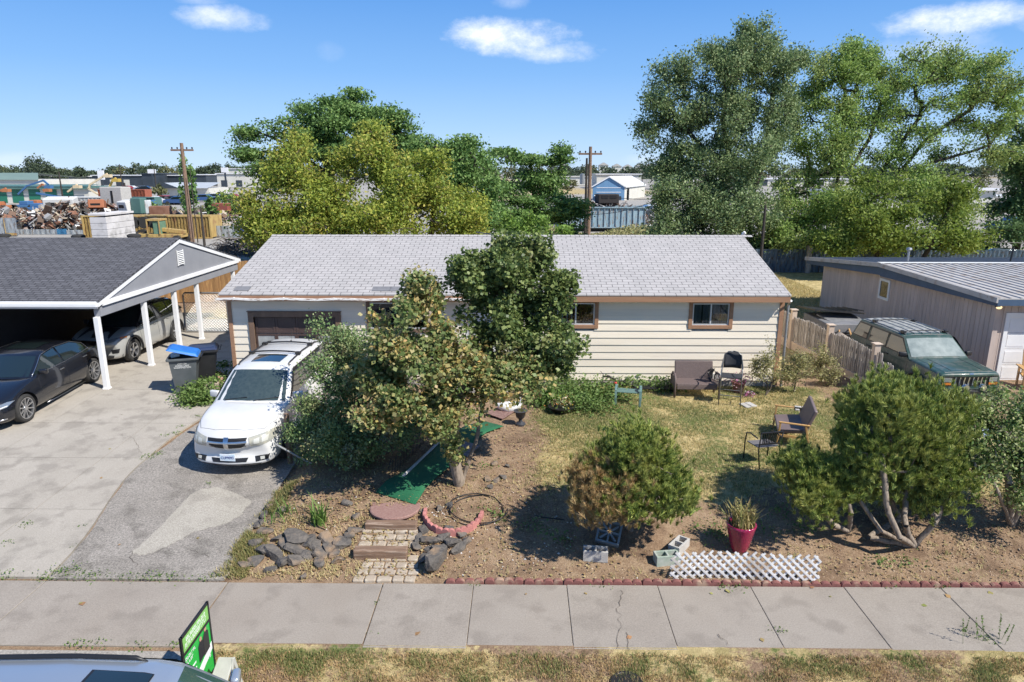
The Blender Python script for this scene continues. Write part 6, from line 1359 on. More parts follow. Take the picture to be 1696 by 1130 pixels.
for (px_, py_, s, lab) in [(818,770,.2,'pinkish grey stone, highest of the loose stones right of the maple'),(841,773,.13,'little grey stone right of the pinkish stone'),(808,795,.17,'grey stone left in the cluster of loose stones by the maple'),(822,797,.19,'middle stone of the loose cluster by the maple'),(833,792,.19,'right stone of the loose cluster by the maple'),(811,808,.17,'nearest stone of the loose cluster by the maple'),(590,858,.2,'dark stone at the shaded foot of the green walkway'),(575,835,.2,'stone left of the round brick mat'),(480,805,.16,'stone at the driveway edge near the leaning pole'),(745,838,.2,'dark stone at the back of the curved planter'),(728,843,.17,'second dark stone at the back left of the curved planter'),(700,848,.18,'dark stone left of the curved planter')]:
    p = gp(px_, py_); put_rock(p.x, p.y, s, .75, label=lab)
# ---- pavers of the little path and the two timber steps
pvm = MB(); pvm.box(-.085, .085, -.075, .075, -.06, .02); pv = pvm.build('paver', M_PAVER, None, bevel=.018); n0 = 0
def pav(x, y, rz, lab, grp, sx=1):
    global n0
    o = pv if n0 == 0 else pv.copy()
    if n0: COL.objects.link(o)
    n0 += 1; o.location = (x, y, ground(x, y) + random.uniform(-.006, .008)); o.rotation_euler = (random.uniform(-.05, .05), random.uniform(-.05, .05), rz); o.scale = (sx, 1, 1); tag(o, lab, 'paver', grp)
a0, a1, a2, a3 = gp(580, 966), gp(668, 966), gp(592, 935), gp(672, 935)
for r_ in range(4):
    y = 9.44 + r_ * .172
    xo = a0.x + .02 + r_ * .03; k = 0
    while xo < a1.x + .05:
        sx = random.choice([1, 1, 1.35]); pav(xo + .09 * sx, y + .04, random.uniform(-.06, .06), 'tan concrete paver on the path between the pavement and the lower timber step', 'pavers below the lower timber step', sx); xo += .182 * sx + .004
b0, b1 = gp(592, 900), gp(678, 900)
for r_ in range(3):
    y = b0.y - .02 + r_ * .17; xo = b0.x + .02
    while xo < b1.x: sx = random.choice([1, 1, 1.3]); pav(xo + .09 * sx, y, random.uniform(-.06, .06), 'tan concrete paver on the path between the two timber steps', 'pavers between the timber steps', sx); xo += .182 * sx + .004
for (l, r_, py_, h, lab) in [(585, 674, 928, .17, 'lower timber step, sun bleached beam across the paver path'), (604, 690, 880, .13, 'upper timber step, shaded beam below the round brick mat')]:
    A, B = gp(l, py_), gp(r_, py_); g = MB(); y = (A.y + B.y) / 2; z = ground(A.x + .3, y); g.box(A.x, B.x, y, y + .17, z - .06, z + h)
    tag(g.build('timber_step', M_TIMBER, None, bevel=.018), lab, 'step')
# ---- round brick mat and green carpet walkway
rm = gp(655, 841); g = MB(); zz = ground(rm.x, rm.y) + .012; g.lathe([(0, .012), (.44, .012), (.46, 0), (.46, -.03)], 40, (rm.x, rm.y, zz + .008), m=0)
M_BMAT = pmat('brick_pattern_mat', (.24, .13, .11), (.32, .2, .17), scale=25, rough=.9, bump=.5); tag(g.build('round_mat', M_BMAT), 'round brick patterned mat at the foot of the green walkway', 'mat')
cp = [(622, 818), (640, 800), (672, 782), (700, 762), (722, 742), (745, 722), (770, 708), (800, 700)]; cr_ = [(688, 838), (705, 812), (722, 795), (742, 778), (762, 757), (783, 737), (806, 719), (834, 709)]
lp = [gp(*p) for p in cp]; rp_ = [gp(*p) for p in cr_]; vs = []
for a, b_ in zip(lp, rp_):
    for t in (0, .25, .5, .75, 1): q_ = a.lerp(b_, t); vs.append((q_.x, q_.y, ground(q_.x, q_.y) + .042 + .008 * math.sin(q_.y * 9 + q_.x * 5)))
g = MB(); n_ = len(lp); g.add(vs, [(j*5+i, j*5+i+1, (j+1)*5+i+1, (j+1)*5+i) for j in range(n_-1) for i in range(4)]); o = g.build('green_walkway', M_TURF, None, smooth='all'); so_ = o.modifiers.new('t', 'SOLIDIFY'); so_.thickness = .012; tag(o, 'green outdoor carpet laid as a walkway from the round mat to the front door', 'carpet')
g = MB(); pts = [gp(*p) for p in [(668, 793), (700, 762), (728, 735), (752, 712)]]; g.tube([(p.x, p.y, ground(p.x, p.y) + .05) for p in pts], .032, 8); tag(g.build('edge_beam', M_CINDER, None, smooth='all'), 'white round beam along the left edge of the green walkway', 'edging')
# wire edging along the walkway
wf = thing('wire_edging', 'black wire hoop edging in the shade left of the green walkway', 'edging', tuple(pts[0])); g = MB(); A, B = gp(645, 795), gp(735, 700); A = Vector((A.x, A.y, 0)); B = Vector((B.x, B.y, 0)); L = (B - A).length; k = int(L / .16)
for i in range(k):
    a = A.lerp(B, i / k); c = A.lerp(B, (i + 1.5) / k); m_ = (a + c) / 2; za = ground(a.x, a.y)
    g.tube([(a.x, a.y, za), (a.x, a.y, za + .28), (m_.x, m_.y, za + .38), (c.x, c.y, za + .28), (c.x, c.y, za)], .006, 4, cap=False)
g.tube([(A.x, A.y, ground(A.x, A.y) + .12), (B.x, B.y, ground(B.x, B.y) + .12)], .006, 4); g.build('wire_hoop', M_BLACK, wf, world=True)
# mats beside the walkway, paving slabs
for (pts_, lab, c1, c2) in [([(745, 752), (770, 735), (795, 742), (775, 760)], 'patterned grey doormat right of the green walkway by the maple stems', (.14, .11, .11), (.3, .26, .26)), ([(805, 688), (835, 672), (860, 680), (832, 698)], 'dark red patterned mat before the hidden front door', (.16, .08, .07), (.28, .18, .15))]:
    g = MB(); P3 = [gp(*p) for p in pts_]; g.prism([(p.x, p.y, ground(p.x, p.y) + .045) for p in P3], (0, 0, .015)); tag(g.build('doormat', pmat('mat_' + lab[:4], c1, c2, scale=22, rough=.95), None), lab, 'mat')
for (px_, py_, rz, lab) in [(1234, 673, .3, 'pair of pale stepping tiles in the lawn right of the tall bar chair'), (1322, 678, -.3, 'pale stepping tile in the lawn behind the wooden armed loveseat')]:
    p = gp(px_, py_); g = MB(); g.obox((0, 0, .0), (.16, .32, .05)); g.obox((.18, .02, .0), (.16, .32, .05)); o = g.build('stepping_tile', M_CINDER, None, bevel=.01); o.location = (p.x, p.y, ground(p.x, p.y) + .015); o.rotation_euler = (0, 0, rz); tag(o, lab, 'paving tile')
# ---- hose
g = MB(); hc = gp(790, 845); pts = []
for k in range(52):
    a = k / 26 * 2 * math.pi * .92 + 1.2; rr = .50 + .05 * math.sin(a * 1.7); x, y = hc.x + rr * math.cos(a) * 1.05, hc.y + rr * math.sin(a) * .8; pts.append((x, y, ground(x, y) + .02 + (.02 if k > 26 else 0)))
e = gp(935, 862); pts += [(lerp(pts[-1][0], e.x, t), lerp(pts[-1][1], e.y, t) + .06 * math.sin(t * 6), ground(e.x, e.y) + .02) for t in (.3, .6, 1)]
g.tube(pts, .010, 6); tag(g.build('garden_hose', M_BLACK, None, smooth='all'), 'black garden hose looped on the soil behind the curved planter', 'hose')
# ---- cinder blocks
def cblock(name, label, p, rz, mat, rx=0, ry=0, star=False, z=0):
    mb = MB(); L, W_, H_, t = .40, .20, .19, .032
    mb.box(-L/2, L/2, -W_/2, -W_/2 + t, 0, H_); mb.box(-L/2, L/2, W_/2 - t, W_/2, 0, H_)
    for x in (-L/2, -t/2, L/2 - t): mb.box(x, x + t, -W_/2 + t, W_/2 - t, 0.0, H_ - .001)
    o = mb.build(name, mat, None, bevel=.004); o.location = (p.x, p.y, ground(p.x, p.y) + z); o.rotation_euler = (rx, ry, rz); return tag(o, label, 'concrete block')
cblock('cinder_block', 'pale two hole concrete block lying alone between the pine and the pavement', gp(986, 925), R(-6), M_CINDER, z=-.01)
cblock('cinder_block', 'tilted pale concrete block behind the left end of the white lattice', gp(1124, 912), R(52), M_CINDER, z=-.02)
cblock('cinder_block', 'algae stained concrete block touching the left end of the white lattice', gp(1104, 932), R(8), pmat('mossy_block', (.40, .42, .38), (.26, .34, .27), scale=9, rough=.95), z=-.02)
p = gp(1008, 896); g = MB(); S = .40
for (a, b_, c, d) in [(-S/2, S/2, -S/2, -S/2 + .035), (-S/2, S/2, S/2 - .035, S/2), (-S/2, -S/2 + .035, -S/2 + .035, S/2 - .035), (S/2 - .035, S/2, -S/2 + .035, S/2 - .035)]: g.box(a, b_, c, d, 0, .1)
for k in range(4):
    a = k * math.pi / 4; g.beam((-math.cos(a) * .19, -math.sin(a) * .19, .05), (math.cos(a) * .19, math.sin(a) * .19, .05), .03, .092)
o = g.build('screen_block', M_CINDB, None, bevel=.003); o.location = (p.x, p.y, ground(p.x, p.y) + .13); o.rotation_euler = (R(38), R(8), R(-14)); tag(o, 'blue grey star pattern screen block leaning in the shade of the round pine', 'concrete block')
# ---- white lattice
A, B = gp(1110, 962), gp(1354, 963); Lx = B.x - A.x; Hh = .46; y0 = 9.52; g = MB(); st_ = .132; w = .026
for sg in (1, -1):
    k = -Hh * 1.0
    while k < Lx:
        x0_, x1_ = (k, k + Hh) if sg > 0 else (k + Hh, k)
        z0_, z1_ = 0, Hh + .02 * math.sin(k * 9)
        # clip to [0, Lx]
        def cl(xa, za, xb, zb, X):
            t = (X - xa) / (xb - xa); return X, za + t * (zb - za)
        xa, za, xb, zb = x0_, z0_, x1_, z1_
        for X in (0, Lx):
            if (xa - X) * (xb - X) < 0:
                if (X == 0 and xa < 0) or (X == Lx and xa > Lx): xa, za = cl(xa, za, xb, zb, X)
                else: xb, zb = cl(xa, za, xb, zb, X)
        if min(xa, xb) >= -1e-6 and max(xa, xb) <= Lx + 1e-6 and abs(xa - xb) > .03:
            yy = y0 + (.006 if sg > 0 else -.006); bend = lambda x: .05 * math.sin(x * 2.2)
            g.beam((A.x + xa, yy + bend(xa), ground(A.x, 9.5) + .0 + za), (A.x + xb, yy + bend(xb), ground(A.x, 9.5) + .0 + zb), w * 1.35, .008, up=(0, 1, 0))
        k += st_
lt = g.build('lattice_panel', M_VINYL, None); tag(lt, 'white vinyl lattice panel standing behind the red edging blocks', 'lattice')
# ---- magenta pot with dying plant
p = gp(1224, 912); pt_ = thing('magenta_pot', 'tall glossy magenta pot with a half dried plant behind the white lattice', 'plant pot', (p.x, p.y, ground(p.x, p.y)))
g = MB(); g.lathe([(.0, 0), (.12, 0), (.14, .06), (.19, .25), (.235, .45), (.245, .50), (.23, .51), (.205, .49), (.20, .44), (.0, .44)], 28, (0, 0, 0)); g.build('pot', M_MAG, pt_, smooth='all')
g = MB(); g.lathe([(0, .455), (.2, .45)], 20, (0, 0, 0)); g.build('soil', M_DIRTP, pt_)
def blades(name, n, h, spread, mats, parent, c=(0, 0, 0), w=.012, lean=.5, r=.1):
    V = []; F = []
    for i in range(n):
        a = random.uniform(0, 2 * math.pi); l = random.uniform(.2, 1) * lean; hh = h * random.uniform(.5, 1.1); bx_, by_ = c[0] + random.gauss(0, r), c[1] + random.gauss(0, r); dx, dy = math.cos(a), math.sin(a); sx_, sy_ = -dy * w, dx * w
        k = len(V)
        for (f, wf_) in ((0, 1), (.5, .9), (1, .05)):
            x, y, z = bx_ + dx * l * hh * f * f, by_ + dy * l * hh * f * f, c[2] + hh * f * (1 - .25 * l * f); V += [(x - sx_ * wf_, y - sy_ * wf_, z), (x + sx_ * wf_, y + sy_ * wf_, z)]
        F += [(k, k+1, k+3, k+2), (k+2, k+3, k+5, k+4)]
    return npmesh(name, np.array(V), np.array(F), mats, parent)
L_DRY = leafmat('dry_blades', [(.38, .30, .12), (.28, .28, .09), (.5, .38, .18), (.18, .24, .07)], .3)
L_GRN = leafmat('fresh_blades', [(.10, .20, .035), (.16, .27, .06), (.24, .33, .10)], .35)
L_WEED = leafmat('weed_leaves', [(.09, .17, .035), (.15, .24, .06), (.22, .30, .09), (.07, .13, .03)], .35)
blades('plant', 150, .42, .3, L_DRY, pt_, (0, 0, .44), .012, .8, .09)
for (dx, dy, h) in [(-.1, 0, .5), (.08, .03, .42), (.18, 0, .3), (-.04, .05, .35)]:
    tps = np.array([(dx + random.gauss(0, .025), dy + random.gauss(0, .025), .46 + h * random.random()) for _ in range(90)]); V_, F_ = leaf_arrays(tps, .045, .2, .5); npmesh('stalk_leaves', V_, F_, L_DRY, pt_)
# ---- loose leafy weeds and ground cover
def weeds(name, label, cat, spots, mat=None, size=.05, n=60, r=.15, h=.10, kind=None, group=None):
    C = []
    for (px_, py_, k) in spots:
        p = gp(px_, py_); m = int(n * k); q_ = RNG.normal(size=(m, 3)) * np.array([r * k ** .5, r * .7 * k ** .5, 0]) + np.array([p.x, p.y, 0]); q_[:, 2] = [ground(a, b_) for a, b_, _ in q_]; q_[:, 2] += RNG.uniform(.01, 1, m) ** 1.3 * h * k ** .4; C.append(q_)
    C = np.concatenate(C); V_, F_ = leaf_arrays(C, size, 1.0, .6); o = npmesh(name, V_, F_, mat or L_WEED); tag(o, label, cat, group, kind); return o
weeds('ground_cover', 'fresh green creeping plants along the bungalow wall left of the green bench', 'ground cover', [(925, 668, 3), (950, 655, 3), (970, 665, 4), (990, 655, 4), (955, 678, 3), (985, 680, 3), (1005, 660, 2), (1030, 640, 1.5), (1065, 640, 2), (1090, 645, 2), (1105, 648, 1.5), (915, 650, 2), (940, 640, 2), (900, 672, 2)], n=190, r=.22, h=.26, size=.085, kind='stuff')
weeds('vine_patch', 'green vine patch between the wheelie bins and the white car', 'ground cover', [(318, 662, 2), (335, 655, 3), (350, 645, 2), (345, 668, 1.5), (312, 672, 1), (362, 630, 1.5), (372, 608, .6), (330, 668, 2)], n=260, r=.17, h=.26, size=.085, kind='stuff')
weeds('weed_patch', 'green weeds in the shade left of the magenta pot and under the pines', 'weeds', [(1175, 880, 2), (1195, 890, 1), (1290, 850, 1), (1330, 880, 1), (1270, 880, .8), (1460, 935, .8), (1500, 935, .6), (905, 885, .8), (880, 870, .8), (935, 895, .6), (800, 775, .5), (812, 850, .6), (830, 862, .4), (1140, 640, .5)], n=90, r=.16, h=.13, kind='stuff')
weeds('joint_weeds', 'green weeds growing along paving joints and edges', 'weeds', [(75, 958, .7), (110, 950, 1.4), (150, 955, 1), (200, 958, .4), (230, 958, .7), (262, 958, .7), (290, 958, .5), (340, 958, .5), (10, 955, .8), (245, 758, .7), (262, 752, .5), (275, 722, .35), (290, 718, .4), (300, 707, .3), (325, 690, .4), (40, 872, .3), (50, 866, .2), (18, 898, .25), (140, 872, .15), (120, 905, .12), (345, 803, .2), (785, 970, .25), (995, 970, .3), (1200, 974, .5), (1225, 972, .5), (1560, 975, .3), (1290, 1045, .3), (1640, 1062, .3), (1620, 1055, .6), (130, 1068, .5), (160, 1068, .4), (235, 1070, .4), (290, 1068, .3), (625, 1000, .1), (612, 1050, .1), (1480, 972, .2)], n=110, r=.13, h=.07, size=.035, kind='stuff')
# tall weed at the pavement joint
p = gp(1625, 1062); tw = thing('tall_weed', 'thin upright weed growing from the pavement joint near the right edge', 'weed', (p.x, p.y, 0)); g = MB(); C = []
for k in range(7):
    a = Vector((random.uniform(-.35, .3), random.uniform(-.1, .1), 0)); t_ = a + Vector((random.uniform(-.1, .1), .02, random.uniform(.2, .4))); g.tube([a, t_], .003, 4)
    for j in range(22): C.append(tuple(a.lerp(t_, random.uniform(.3, 1)) + Vector((random.gauss(0, .015),) * 3)))
g.build('stem', L_WEED, tw); V_, F_ = leaf_arrays(np.array(C), .035, .2, .5); npmesh('leaves', V_, F_, L_WEED, tw)
# iris like clump on the bank, elephant ear plant in a tub
p = gp(530, 868); ir = thing('iris_clump', 'clump of long green blades on the stone bank left of the steps', 'plant', (p.x, p.y, ground(p.x, p.y))); blades('leaves', 34, .55, .3, L_GRN, ir, (0, 0, 0), .016, .8, .07)
p = gp(470, 855); ir = thing('small_grass_clump', 'smaller grassy clump at the back left of the stone bank', 'plant', (p.x, p.y, ground(p.x, p.y))); blades('leaves', 40, .32, .3, L_GRN, ir, (0, 0, 0), .010, .9, .12)
p = gp(930, 683); tb = thing('planter_tub', 'round black planter tub with yellow flowers and one big upright leaf', 'plant pot', (p.x, p.y, ground(p.x, p.y)))
g = MB(); g.lathe([(0, 0), (.20, 0), (.33, .16), (.35, .17), (.30, .14), (0, .12)], 24, (0, 0, 0)); g.obox((.42, 0, .13), (.2, .05, .03)); g.build('tub', M_BLACK, tb, smooth=True)
C = RNG.normal(size=(260, 3)) * np.array([.15, .12, .07]) + np.array([.0, 0, .28]); V_, F_ = leaf_arrays(C, .05, .6, .7); npmesh('flowers', V_, F_, leafmat('yellow_flowers', [(.55, .38, .05), (.12, .2, .04), (.6, .55, .4), (.5, .2, .05), (.1, .18, .04)], .2), tb)
p2 = gp(905, 672); ee = thing('big_leaf_plant', 'plant with long upright banana like leaves by the planter tub', 'plant', (p2.x, p2.y, ground(p2.x, p2.y))); blades('leaves', 9, .85, .3, L_GRN, ee, (0.05, 0, 0), .075, .6, .05)
V_, F_ = leaf_arrays(RNG.normal(size=(260, 3)) * np.array([.2, .15, .12]) + np.array([.0, -.05, .22]), .08, .6, .7); npmesh('lower_leaves', V_, F_, L_GRN, ee)
# goose, urn
p = gp(845, 683); gs = thing('goose_ornament', 'white goose shaped planter at the left of the lawn by the wall', 'garden ornament', (p.x, p.y, ground(p.x, p.y)))
g = MB(); g.tube([(-.36, 0, .22), (-.25, 0, .17), (-.05, 0, .13), (.15, 0, .15), (.27, 0, .20)], [.015, .09, .15, .13, .05], 14); g.tube([(.2, 0, .17), (.27, 0, .25), (.24, 0, .36), (.27, 0, .40), (.32, 0, .395)], [.06, .045, .035, .045, .02], 10); g.build('body', M_WHITE, gs, smooth='all')
g = MB(); g.tube([(.32, 0, .395), (.38, 0, .38)], [.018, .006], 8); g.build('beak', M_AMBER, gs)
p = gp(862, 704); ur = thing('urn', 'black pedestal urn in front of the white goose', 'plant pot', (p.x, p.y, ground(p.x, p.y))); g = MB(); g.lathe([(0, 0), (.12, 0), (.12, .04), (.05, .09), (.04, .15), (.10, .20), (.13, .33), (.17, .36), (.14, .36), (0, .33)], 20, (0, 0, 0)); g.build('bowl', pmat('charcoal_urn', (.03, .032, .04), (.06, .062, .07), scale=9, rough=.5), ur, smooth=True)
V_, F_ = leaf_arrays(RNG.normal(size=(60, 3)) * .04 + np.array([0, 0, .37]), .04); npmesh('dead_leaves', V_, F_, L_DRY, ur)
for (px_, py_, lab, s) in [(590, 762, 'white stone animal figure lying in the dark shrubs', 1), (627, 735, 'grey oval stone plaque in the shade of the shrubs', 2), (712, 715, 'small white figure beside the wire edging', .6), (700, 710, 'pale bust figure among the shrubs near the walkway', .5)]:
    p = gp(px_, py_); g = MB()
    if s == 2: g.lathe([(0, -.03), (.2, -.03), (.22, 0), (.2, .03), (0, .03)], 20, (0, 0, .2), 'Y')
    else: g.tube([(-.25 * s, 0, .06), (-.05 * s, 0, .09 * s), (.12 * s, 0, .12 * s), (.2 * s, .02, .28 * s)], [.05 * s, .07 * s, .055 * s, .03 * s], 10); g.lathe([(0, -.05 * s), (.05 * s, 0), (0, .06 * s)], 10, (.22 * s, .02, .31 * s))
    o = g.build('stone_figure', pmat('weathered_white_stone', (.42, .45, .46), (.3, .33, .34), scale=14, rough=.9), None, smooth=True); o.location = (p.x, p.y, ground(p.x, p.y)); o.rotation_euler = (R(-15) if s == 2 else 0, 0, .3); tag(o, lab, 'garden ornament')
# ---- post by the car and leaning silver pole
A = gp(481, 768); g = MB(); g.tube([(A.x, A.y, ground(A.x, A.y) - .1), (A.x - .01, A.y + .02, ground(A.x, A.y) + 1.12)], .055, 12); tag(g.build('wooden_post', M_TIMBER, None, smooth=True), 'short round wooden post at the front corner of the white car', 'post')
e0 = gp(516, 770); top = at(455, 735, 12.72); g = MB(); g.tube([(e0.x, e0.y, ground(e0.x, e0.y) + .02), tuple(top)], .022, 8); tag(g.build('silver_pole', M_GALV, None, smooth=True), 'thin silver pole leaning from the ground towards the car bumper', 'pole')
# ---- furniture
def fur(name, label, cat, px_, py_, rz): p = gp(px_, py_); return thing(name, label, cat, (p.x, p.y, ground(p.x, p.y)), rz)
ws = fur('wicker_loveseat', 'brown wicker loveseat standing against the cream wall', 'loveseat', 1150, 655, R(-2)); W_ = 1.16
g = MB(); g.obox((0, 0, .36), (W_ - .1, .52, .09), (R(3), 0, 0)); g.obox((0, -.25, .30), (W_ - .1, .03, .12)); g.build('seat', M_WICK, ws, bevel=.02)
g = MB(); g.obox((0, .28, .60), (W_ - .14, .05, .56), (R(-12), 0, 0)); g.build('backrest', M_WICK, ws, bevel=.025)
for sg in (-1, 1):
    g = MB(); pts = [(sg * (W_/2), -.27, .0), (sg * (W_/2), -.27, .45), (sg * (W_/2), -.24, .56), (sg * (W_/2), -.12, .63), (sg * (W_/2), .10, .62), (sg * (W_/2), .26, .5), (sg * W_/2, .28, .0)]; g.tube(pts, .03, 8); g.build('arm', M_WICK, ws, smooth='all')
    g = MB(); g.box(sg * W_/2 - .012, sg * W_/2 + .012, -.24, .25, .28, .56) if sg < 0 else [g.tube([(sg * W_/2, -.2 + k * .08, .3), (sg * W_/2, -.26 + k * .1, .58)], .008, 4) for k in range(6)]; g.build('arm_infill', M_WICK, ws)
g = MB()
for k in range(9): a = k / 8; g.tube([(.42, .0 + .15 * a, .41), (.36 + .2 * a, .10 + .1 * a, .70)], .008, 4)
g.tube([(.38, -.08, .42), (.34, .05, .6), (.46, .2, .72), (.58, .2, .6), (.52, 0, .42)], .014, 6); o = g.build('wire_basket', M_BLACK, None); o.location = ws.location; tag(o, 'black wire basket lying on the right end of the wicker loveseat', 'basket')
# tall bar chair
bc_ = fur('bar_chair', 'tall grey metal bar chair with dark mesh back by the cream wall', 'chair', 1208, 668, R(-18)); h = .74; M_TUBE = pmat('grey_tube', (.16, .165, .17), (.22, .22, .22), scale=5, rough=.35, metal=.6); M_MESH = pmat('dark_mesh', (.025, .027, .032), (.04, .042, .05), scale=50, rough=.7)
for (sx_, sy_) in ((-1, -1), (1, -1), (-1, 1), (1, 1)):
    g = MB(); top_ = 1.0 if sy_ < 0 else 1.28
    pts = [(sx_ * .27, sy_ * .27, 0), (sx_ * .25, sy_ * .22, h)] + ([(sx_ * .25, -.21, .95), (sx_ * .26, -.10, 1.0), (sx_ * .25, .1, 1.03), (sx_ * .23, .22, 1.12)] if sy_ < 0 else [(sx_ * .235, .25, 1.0), (sx_ * .21, .29, 1.22), (sx_ * .12, .30, 1.30), (0, .31, 1.32)]); g.tube(pts, .014, 8); g.build('leg', M_TUBE, bc_, smooth='all')
g = MB(); g.obox((0, 0, h), (.48, .44, .025)); g.build('seat', M_MESH, bc_, bevel=.01)
g = MB(); vs = []; nn_ = 9
for j in range(5):
    for i in range(nn_): t = -1 + 2 * i / (nn_ - 1); z = .88 + j * .105; wv = .22 * (1 - .1 * (j == 4)); vs.append((t * wv, .24 + (z - .8) * .14 + .05 * (1 - t * t), z - (.05 * abs(t) ** 2 if j == 4 else 0)))
g.add(vs, [(j*nn_+i, j*nn_+i+1, (j+1)*nn_+i+1, (j+1)*nn_+i) for j in range(4) for i in range(nn_-1)]); o = g.build('backrest', M_MESH, bc_, smooth='all'); o.modifiers.new('s', 'SOLIDIFY').thickness = .012
g = MB()
for z in (.28,):
    for (a, b_) in (((-.265, -.25), (.265, -.25)), ((-.265, .25), (.265, .25)), ((-.265, -.25), (-.265, .25)), ((.265, -.25), (.265, .25))): g.tube([(*a, z), (*b_, z)], .011, 6)
g.build('foot_rail', M_TUBE, bc_)
# flower pot behind it
fp = fur('flower_pot', 'terracotta pot of pink flowers behind the tall bar chair', 'plant pot', 1222, 650, 0); g = MB(); g.lathe([(0, 0), (.12, 0), (.17, .26), (.19, .27), (.19, .31), (.15, .31), (0, .28)], 18, (0, 0, 0)); g.build('pot', M_TERRA, fp, smooth=True)
L_PINK = leafmat('pink_petals', [(.55, .12, .32), (.75, .35, .55), (.15, .25, .08), (.8, .6, .7), (.5, .05, .25)], .25)
V_, F_ = leaf_arrays(RNG.normal(size=(330, 3)) * np.array([.15, .12, .08]) + np.array([0, 0, .40]), .05, .5, .9); npmesh('flowers', V_, F_, L_PINK, fp)
p = gp(1241, 657); V_, F_ = leaf_arrays(RNG.normal(size=(110, 3)) * np.array([.08, .06, .03]) + np.array([p.x, p.y, ground(p.x, p.y) + .08]), .05, .5, .9); tag(npmesh('flower_clump', V_, F_, L_PINK), 'small clump of pink flowers on the lawn beside the terracotta pot', 'flowers')
# green curved bench
gb = fur('plastic_bench', 'small grey green plastic bench with curved ends on the lawn', 'bench', 1040, 668, R(-12))
for sg in (-1, 1):
    for sy_ in (-1, 1):
        g = MB(); pts = [(sg * .31, sy_ * .24, 0), (sg * .31, sy_ * .235, .22), (sg * .31, sy_ * .19, .38), (sg * .31, sy_ * .08, .46), (sg * .31, 0, .48)]
        for a, b_ in zip(pts, pts[1:]): g.beam(a, b_, .035, .06, up=(1, 0, 0))
        g.build('leg', M_BENCHG, gb, bevel=.006)
g = MB(); [g.box(-.30, .30, -.17 + k * .058, -.17 + k * .058 + .042, .33, .35) for k in range(6)]; g.build('seat', M_BENCHG, gb, bevel=.004)
# black rack lying by the wall
p = gp(1085, 652); g = MB()
for k in range(4): g.box(-.55, .55, k * .1, k * .1 + .05, .12, .15)
g.box(-.55, -.5, 0, .4, 0, .12); g.box(.5, .55, 0, .4, 0, .12); o = g.build('black_rack', M_BLACK, None, bevel=.004); o.location = (p.x, p.y, ground(p.x, p.y)); tag(o, 'low black slatted rack between the green bench and the wicker loveseat', 'rack')
# wooden armed loveseat seen from behind-left
wl2 = fur('wooden_loveseat', 'brown loveseat with light wooden arms and legs turned sideways on the lawn', 'loveseat', 1306, 727, R(-106)); W_ = 1.15
g = MB(); g.obox((0, -.02, .36), (W_ - .12, .56, .10), (R(6), 0, 0)); g.build('seat', M_SEATV, wl2, bevel=.03, seg=3)
g = MB(); g.obox((0, .33, .60), (W_ - .04, .08, .60), (R(-20), 0, 0)); g.build('backrest', M_SEATV, wl2, bevel=.025, seg=3)
for sg in (-1, 1):
    g = MB(); g.beam((sg * W_/2, -.30, .58), (sg * W_/2, .34, .55), .05, .03); g.build('arm', M_LWOOD, wl2, bevel=.008)
    g = MB(); g.beam((sg * W_/2, -.26, .57), (sg * W_/2, -.30, 0), .04, .04); g.build('leg', M_LWOOD, wl2, bevel=.005); g = MB(); g.beam((sg * W_/2, .25, .56), (sg * W_/2, .36, 0), .04, .04); g.build('leg', M_LWOOD, wl2, bevel=.005)
    g = MB(); g.beam((sg * W_/2, -.28, .28), (sg * W_/2, .30, .26), .025, .05); g.build('side_rail', M_LWOOD, wl2)
# black patio chair
pcx = fur('patio_chair', 'black metal patio chair with slotted back in front of the wooden armed loveseat', 'chair', 1262, 766, R(192))
for (sx_, sy_) in ((-1, 1), (1, 1), (-1, -1), (1, -1)):
    g = MB()
    if sy_ < 0: g.tube([(sx_ * .27, -.26, 0), (sx_ * .28, -.24, .40), (sx_ * .28, -.20, .60), (sx_ * .27, -.08, .64), (sx_ * .26, .18, .62)], .014, 8)
    else: g.tube([(sx_ * .24, .30, 0), (sx_ * .23, .20, .38), (sx_ * .24, .27, .76)], .013, 8)
    g.build('leg', M_BLACK, pcx, smooth='all')
g = MB(); g.obox((0, -.02, .41), (.48, .44, .02), (R(4), 0, 0)); g.build('seat', pmat('grey_mesh', (.13, .12, .12), (.18, .17, .17), scale=60, rough=.7), pcx, bevel=.01)
g = MB(); g.beam((-.24, .27, .76), (.24, .27, .76), .03, .03); g.beam((-.23, .22, .50), (.23, .22, .50), .02, .03)
for k in range(10): x = -.2 + k * .0444; g.beam((x * .8, .22, .50), (x, .27, .76), .022, .008)
g.build('backrest', M_BLACK, pcx, bevel=.003)
# wall ornament: dark metal fern/bird with plume on the siding
p = at(1012, 632, 18.2); g = MB()
for k in range(3):
    a = (.22 + k * .22, 0, -.05 - k * .045); g.tube([(a[0] - .08, 0, a[2] - .06), (a[0], -.02, a[2] + .02), (a[0] + .08, 0, a[2] + .13)], [.02, .045, .012], 8)
g.tube([(-.25, 0, .12), (-.1, 0, .16), (.05, 0, .10), (.15, 0, .0), (.02, 0, -.1)], [.01, .03, .04, .03, .012], 8); g.tube([(-.3, 0, .3), (-.22, 0, .2), (-.26, 0, .05), (-.15, 0, -.12)], .008, 5)
o = g.build('wall_ornament', M_DKMETAL, None, smooth='all'); o.location = tuple(p); tag(o, 'dark metal feather ornament hanging low on the cream wall behind the green bench', 'wall ornament')
p = at(1020, 638, 17.6); g = MB(); g.tube([(0, 0, -.45), (0, 0, 0)], .006, 5); g.lathe([(0, -.05), (.055, -.02), (.05, .04), (0, .07)], 10, (0, 0, .03)); o = g.build('red_flower', pmat('red_bloom', (.6, .05, .04), (.5, .08, .05), scale=10), None, smooth=True); o.location = tuple(p); tag(o, 'single red bloom on a stick behind the green bench', 'flower')
